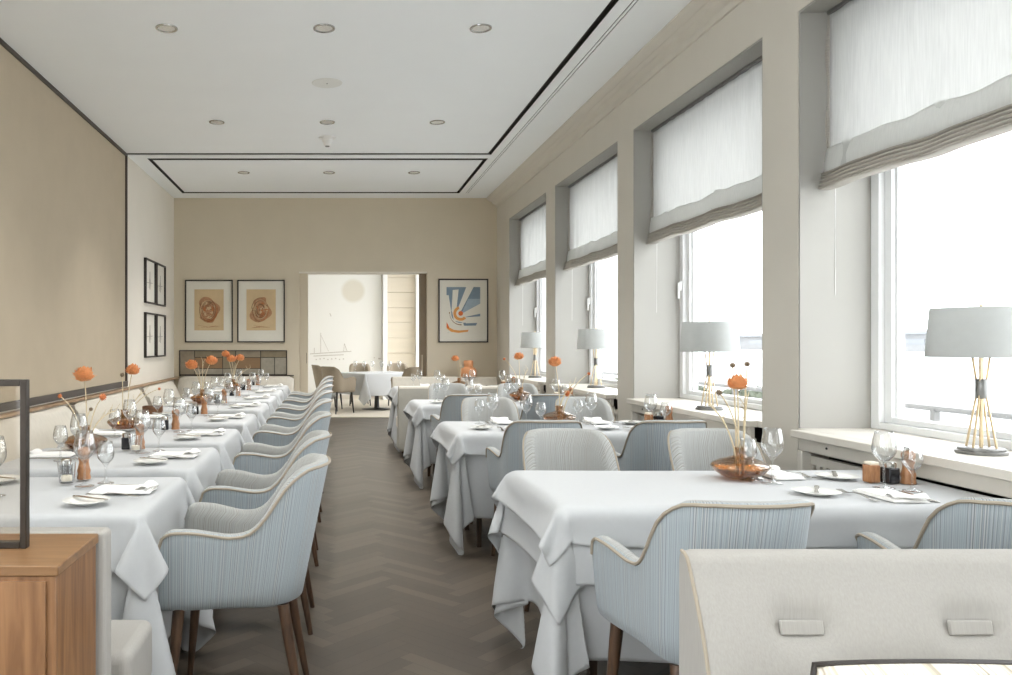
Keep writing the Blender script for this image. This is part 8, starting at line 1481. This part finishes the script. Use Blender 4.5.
def make_salt():
    r = thing('salt_jar', '-', 'jar')
    MB().box(-.024, .024, -.024, .024, 0, .062).build('jar_body', M['darkjar'], r, bevel=.005, seg=3)
    MB().lathe([(0, .062), (.021, .062), (.022, .068), (.022, .08), (.018, .084), (0, .085)], 20).build('jar_lid', M['silver'], r)
    return r
salt = Proto(make_salt)
def make_toothbox():
    r = thing('wooden_salt_box', '-', 'box')
    MB().box(-.022, .022, -.022, .022, 0, .07).build('box_body', M['mill'], r, bevel=.004)
    MB().box(-.019, .019, -.019, .019, .07, .082).build('box_lid', M['wax'], r, bevel=.004)
    return r
woodbox = Proto(make_toothbox)
def make_tealight():
    r = thing('tealight_holder', '-', 'candle holder')
    MB().lathe([(0, 0), (.026, 0), (.029, .004), (.036, .08), (.0345, .08), (.028, .008), (0, .007)], 28).build('glass_cup', M['glass'], r, angle=60)
    MB().lathe([(0, .008), (.021, .008), (.021, .028), (.018, .029), (0, .028)], 20).build('candle', M['wax'], r)
    MB().tube([(0, 0, .028), (.001, 0, .036)], .001, 5).build('wick', M['dark'], r)
    return r
tealight = Proto(make_tealight)
def make_vase():
    r = thing('flat_vase', '-', 'vase')
    o = [(0, 0), (.045, 0), (.062, .006), (.092, .026), (.108, .044), (.112, .052), (.104, .062), (.076, .076), (.044, .086), (.026, .092), (.0235, .098), (.0245, .120), (.029, .128)]
    inner = [(q-.003, z) for q, z in o[::-1] if q > .02 and z > .004]+[(0, .006)]
    MB().lathe(o+inner, 40).build('vase_body', M['amber'], r, angle=180)
    MB().lathe([(0, .008), (.055, .009), (.088, .028), (.100, .044), (.0, .044)], 32).build('vase_water', M['water'], r, angle=50)
    return r
M['water'] = glass_mat('vase_water', (.86,.70,.50,1), edge=.5, base=.06)
vase = Proto(make_vase)
def flower(base, bend, top, head, label, rr, size=.026):
    """one stem standing in a vase: stem part and a bloom, bud or twig head"""
    r = thing('flower_stem', label, 'flower', base)
    p = Vector(top)-Vector(base); q = Vector(bend)-Vector(base)
    pts = [(2*(1-t)*t*q+t*t*p) for t in [k/10 for k in range(11)]]
    MB().tube(pts, [.0040-.0016*k/10 for k in range(11)], 6).build('stem', M['stem'], r)
    if head == 'bloom':
        m = MB()
        for ring, (el, cnt) in enumerate(((78, 4), (60, 7), (42, 9), (24, 11), (6, 12), (-14, 12), (-34, 9))):
            for k in range(cnt):
                a = 2*PI*(k+.5*(ring % 2))/cnt+rr.uniform(-.12, .12); e = math.radians(el+rr.uniform(-5, 5))
                d = Vector((math.cos(a)*math.cos(e), math.sin(a)*math.cos(e), .72*math.sin(e)))
                sd_ = Vector((-math.sin(a), math.cos(a), 0)); up = d.cross(sd_).normalized()
                if up.z < 0: up = -up
                w = size*.34; c = p+d*size*(.78+.22*rr.random()); o_ = d.normalized()*size*rr.uniform(.12, .34)
                V = [c-up*w-sd_*w*.45-o_, c-up*w+sd_*w*.45-o_, c+sd_*w*.95, c+up*w*.8+sd_*w*.55+o_, c+up*w*1.05+o_*1.4, c+up*w*.8-sd_*w*.55+o_, c-sd_*w*.95]
                th_ = d.normalized()*.0012; n = 7
                m.add(V+[v-th_ for v in V], [tuple(range(n)), tuple(range(n, 2*n))[::-1]]+[(i, (i+1) % n, n+(i+1) % n, n+i) for i in range(n)])
        m.lathe([(0, -size*.5), (size*.45, -size*.38), (size*.72, 0), (size*.5, size*.42), (0, size*.58)], 14, tuple(p))
        m.build('bloom', M['orange'], r, angle=30)
        MB().lathe([(0, -size*.55), (size*.25, -size*.4), (size*.4, -size*.15), (0, 0)], 12, tuple(p)).build('calyx', M['bud'], r)
    elif head in ('bud', 'budorange'):
        m = MB(); s = size*.42
        m.lathe([(0, -s), (s*.7, -s*.6), (s, 0), (s*.8, s*.55), (s*.3, s*.9), (0, s*.85)], 12, tuple(p))
        for k in range(26):
            z = 1-2*(k+.5)/26; a = k*2.4; rr_ = math.sqrt(max(0, 1-z*z)); d = Vector((rr_*math.cos(a), rr_*math.sin(a), z))
            m.tube([p+d*s*.85, p+d*s*1.35], [s*.16, s*.04], 4)
        m.build('bud', M[head], r, angle=30)
    else:
        m = MB()
        for k in range(5):
            b = pts[6+k if 6+k < 11 else 10]; a = rr.random()*6.28
            m.tube([b, b+Vector((.026*math.cos(a), .026*math.sin(a), .04))], [.002, .001], 4)
        m.build('twigs', M['stem'], r)
    return r
def vase_set(x, y, what, spec, seed):
    rr = random.Random(seed)
    vase.put((x, y, TOP), seed*.7, 'flat amber glass vase with dried flowers on the %s' % what, 'flat amber vases')
    names = ['first', 'second', 'third', 'fourth', 'fifth']; cnt = {}
    for (dx, dy, h, kind, size) in spec:
        k = cnt.get(kind, 0); cnt[kind] = k+1
        nm = {'bloom': 'orange bloom', 'bud': 'brown dried bud', 'budorange': 'small orange bud', 'twig': 'bare twig'}[kind]
        tot = sum(1 for s in spec if s[3] == kind)
        pre = '' if tot == 1 else ['taller ', 'lower ', 'lowest '][k] if True else ''
        a = rr.random()*6.28
        b0 = (x+.012*math.cos(a), y+.012*math.sin(a), TOP+.010)
        flower(b0, (b0[0]+dx*.15, b0[1]+dy*.15, TOP+.13+(h-.13)*.55), (x+dx, y+dy, TOP+h), kind, '%s%s on a dry stem in the vase on the %s' % (pre, nm, what), rr, size)

def setting(ox, oy, d, who, plate_side=-1, full=True, glasses=True, seed=0):
    """ox,oy: middle of the table edge in front of the seat; d: heading of the diner (unit vector)"""
    rr = random.Random(seed)
    rx, ry = d[1], -d[0]; ang = math.atan2(-d[0], d[1])
    def at(u, v): return (ox+rx*u+d[0]*v+rr.uniform(-.006, .006), oy+ry*u+d[1]*v+rr.uniform(-.006, .006), TOP)
    J = lambda: ang+rr.uniform(-.06, .06)
    g = 'table settings'
    plate.put(at(-.22, .20), 0, 'white side plate, '+who, 'side plates')
    p = at(-.215, .20); bknife.put((p[0], p[1], TOP+.0145), J()-.5, 'butter knife lying on the side plate, '+who, 'butter knives')
    napkin.put(at(0, .135), J(), 'folded white napkin, '+who, 'folded napkins')
    fork.put(at(-.105, .14), J(), 'silver fork, '+who, 'forks')
    knife.put(at(.105, .14), J(), 'silver knife, '+who, 'knives')
    if glasses:
        bigglass.put(at(.10, .31), 0, 'tall wine glass, '+who, 'wine glasses')
        smallglass.put(at(.17, .245), 0, 'short water glass, '+who, 'water glasses')

TB = .745
# banquette row: a setting on either side of each table
for i, (a, b) in enumerate(LT):
    y = (a+b)/2
    setting(LX+.44, y, (-1, 0), 'chair side of the %s banquette table' % ORD[i], seed=100+i)
    setting(LX-.44, y, (1, 0), 'banquette side of the %s banquette table' % ORD[i], seed=200+i)
    W = '%s banquette table' % ORD[i]
    yy = b-.10 if i else 3.25
    mill.put((-1.02, yy, TOP), 0, 'wooden pepper mill on the '+W, 'pepper mills')
    salt.put((-1.085, yy-.02, TOP), .2, 'black square salt jar on the '+W, 'salt jars')
    if i in (0, 1, 4): tealight.put((-1.02 if i else -1.06, yy-.09, TOP), 0, 'clear tealight glass in front of the mill on the '+W, 'tealights')
bx = thing('wooden_box', 'open walnut box on the fourth banquette table by the wall', 'box', (-1.43, 6.28, TOP), .1)
b = MB(); b.box(-.075, .075, -.05, .05, 0, .006); b.box(-.075, -.067, -.05, .05, .006, .06); b.box(.067, .075, -.05, .05, .006, .06); b.box(-.067, .067, -.05, -.043, .006, .06); b.box(-.067, .067, .043, .05, .006, .06)
b.build('box_tray', M['box'], bx, bevel=.002)
vase_set(-1.28, 4.10, 'second banquette table', [(.0, -.02, .385, 'bloom', .047), (.09, .0, .275, 'budorange', .040), (-.13, .0, .28, 'budorange', .024), (.14, .05, .20, 'twig', .02), (.02, .03, .21, 'bud', .022)], 1)
vase_set(-1.34, 5.10, 'third banquette table', [(.05, .0, .375, 'bloom', .040), (-.01, -.02, .35, 'bud', .03), (.22, .0, .26, 'budorange', .02), (.12, .03, .24, 'twig', .02)], 2)
vase_set(-1.22, 7.36, 'fifth banquette table', [(-.10, .0, .345, 'bloom', .052), (.085, .0, .385, 'bloom', .050), (.0, .02, .39, 'twig', .02), (-.03, .0, .30, 'twig', .02)], 3)
vase_set(-1.20, 9.45, 'seventh banquette table', [(-.09, .0, .42, 'bloom', .045), (-.02, -.02, .36, 'bloom', .05), (.08, .0, .375, 'bloom', .045), (.20, .0, .26, 'twig', .02), (.03, .0, .30, 'twig', .02)], 4)
# window row
vase_set(1.65, 3.26, 'first window table', [(-.01, .0, .385, 'bloom', .036), (-.015, .03, .46, 'bud', .026), (.045, .03, .465, 'bud', .026), (-.085, .0, .35, 'bud', .028), (-.13, -.01, .30, 'twig', .02), (.03, .0, .33, 'twig', .02)], 5)
vase_set(1.52, 5.42, 'second window table', [(-.03, .0, .42, 'bloom', .040), (.20, .0, .345, 'budorange', .024), (.06, .02, .21, 'budorange', .046), (.10, .0, .28, 'twig', .02)], 6)
vase_set(1.80, 7.75, 'third window table', [(-.02, .0, .42, 'bloom', .042), (-.16, .0, .40, 'budorange', .028), (.07, .0, .30, 'twig', .02)], 7)
vase_set(1.53, 9.85, 'fourth window table', [(-.05, .0, .36, 'bloom', .042), (.0, .0, .36, 'twig', .02), (.03, .01, .28, 'twig', .02)], 8)
def side(i, x, far): return '%s side, %s end of the %s window table' % ('far' if far else 'near', 'aisle' if x < 1.56 else 'window', ORD[i])
for i, (a, b) in enumerate(RT):
    for (x, far) in ((1.17, 0), (1.985, 0), (1.16, 1), (1.83, 1)):
        if i == 0 and x < 1.5: continue
        setting(x, b-.01 if far else a+.01, (0, -1) if far else (0, 1), side(i, x, far), seed=300+i*10+int(x*5)+far)
    W = '%s window table' % ORD[i]
    yy = (a+b)/2+.04
    mill.put((2.25, yy, TOP), 0, 'wooden pepper mill on the '+W, 'pepper mills')
    salt.put((2.185, yy+.01, TOP), .2, 'black square salt jar on the '+W, 'salt jars')
    woodbox.put((2.125, yy+.03, TOP), .1, 'pale lidded wooden salt box on the '+W, 'wooden salt boxes')
# orange pot on the bench behind the fourth window table
pot = MB().lathe([(0, 0), (.10, 0), (.112, .01), (.118, .05), (.114, .10), (.098, .125), (.066, .138), (.062, .15), (.068, .165), (.07, .21), (.066, .235), (.05, .238), (.046, .225), (0, .22)], 36).build('orange_pot', M['orangepot'], None, angle=50, loc=(1.93, 11.575, .818))
tag(pot, 'stepped orange glazed pot on top of the pale bench by the print', 'pot')
# far table glasses
for k in range(6):
    tag(bigglass.put((FX-.42+.17*k, FY+.10*(-1)**k, TOP-.008), 0, 'wine glass on the table beyond the doorway, %s along the table from the mural side' % ORD[k], 'glasses beyond the doorway'), bigglass.o['label'] if k < 0 else 'wine glass on the table beyond the doorway, %s along it from the mural side' % ORD[k], 'glass')
# ------------------------------------------------------------------ light, world, camera
w = bpy.data.worlds.new('overcast'); bpy.context.scene.world = w; w.use_nodes = True
bg = w.node_tree.nodes['Background']; bg.inputs[0].default_value = (.95, .975, 1.0, 1); bg.inputs[1].default_value = 4.4
def spot(x, y, z, e, col=(1, .985, .955), size=104):
    l = bpy.data.lights.new('downlight_and_fill_beam', 'SPOT'); l.energy = e; l.color = col; l.spot_size = math.radians(size); l.spot_blend = .9; l.shadow_soft_size = .05
    o = bpy.data.objects.new('downlight_and_fill_beam', l); C.objects.link(o); o.location = (x, y, z); return o
ROWS = {-1.5: 40, .8: 45, 3.15: 55, 5.487: 95, 7.816: 120, 10.12: 120}
for (x, y) in LAMPS: spot(x, y, ZC-.012, ROWS[y])
for (x, y) in ((0, 14), (.8, 15.7), (-1.5, 16), (2.4, 16), (.8, 17.4)): spot(x, y, 3.18, 20)  # unseen lamps added to brighten the room beyond the doorway
cam = bpy.data.cameras.new('camera'); co = bpy.data.objects.new('camera', cam); C.objects.link(co)
co.location = (0, 0, 1.3); co.rotation_euler = (PI/2, 0, 0)
cam.sensor_fit = 'HORIZONTAL'; cam.sensor_width = 36; cam.lens = 36*800/1012
cam.shift_x = (506-335)/1012; cam.shift_y = (343.5-337.5)/1012
cam.clip_end = 2000
s = bpy.context.scene; s.camera = co
s.view_settings.view_transform = 'Standard'; s.view_settings.look = 'None'; s.view_settings.gamma = 1; s.view_settings.exposure = .45; s.view_settings.use_curve_mapping = False
s.cycles.max_bounces = 12; s.cycles.transparent_max_bounces = 24; s.cycles.diffuse_bounces = 6; s.cycles.use_denoising = True
s.cycles.sample_clamp_indirect = 8
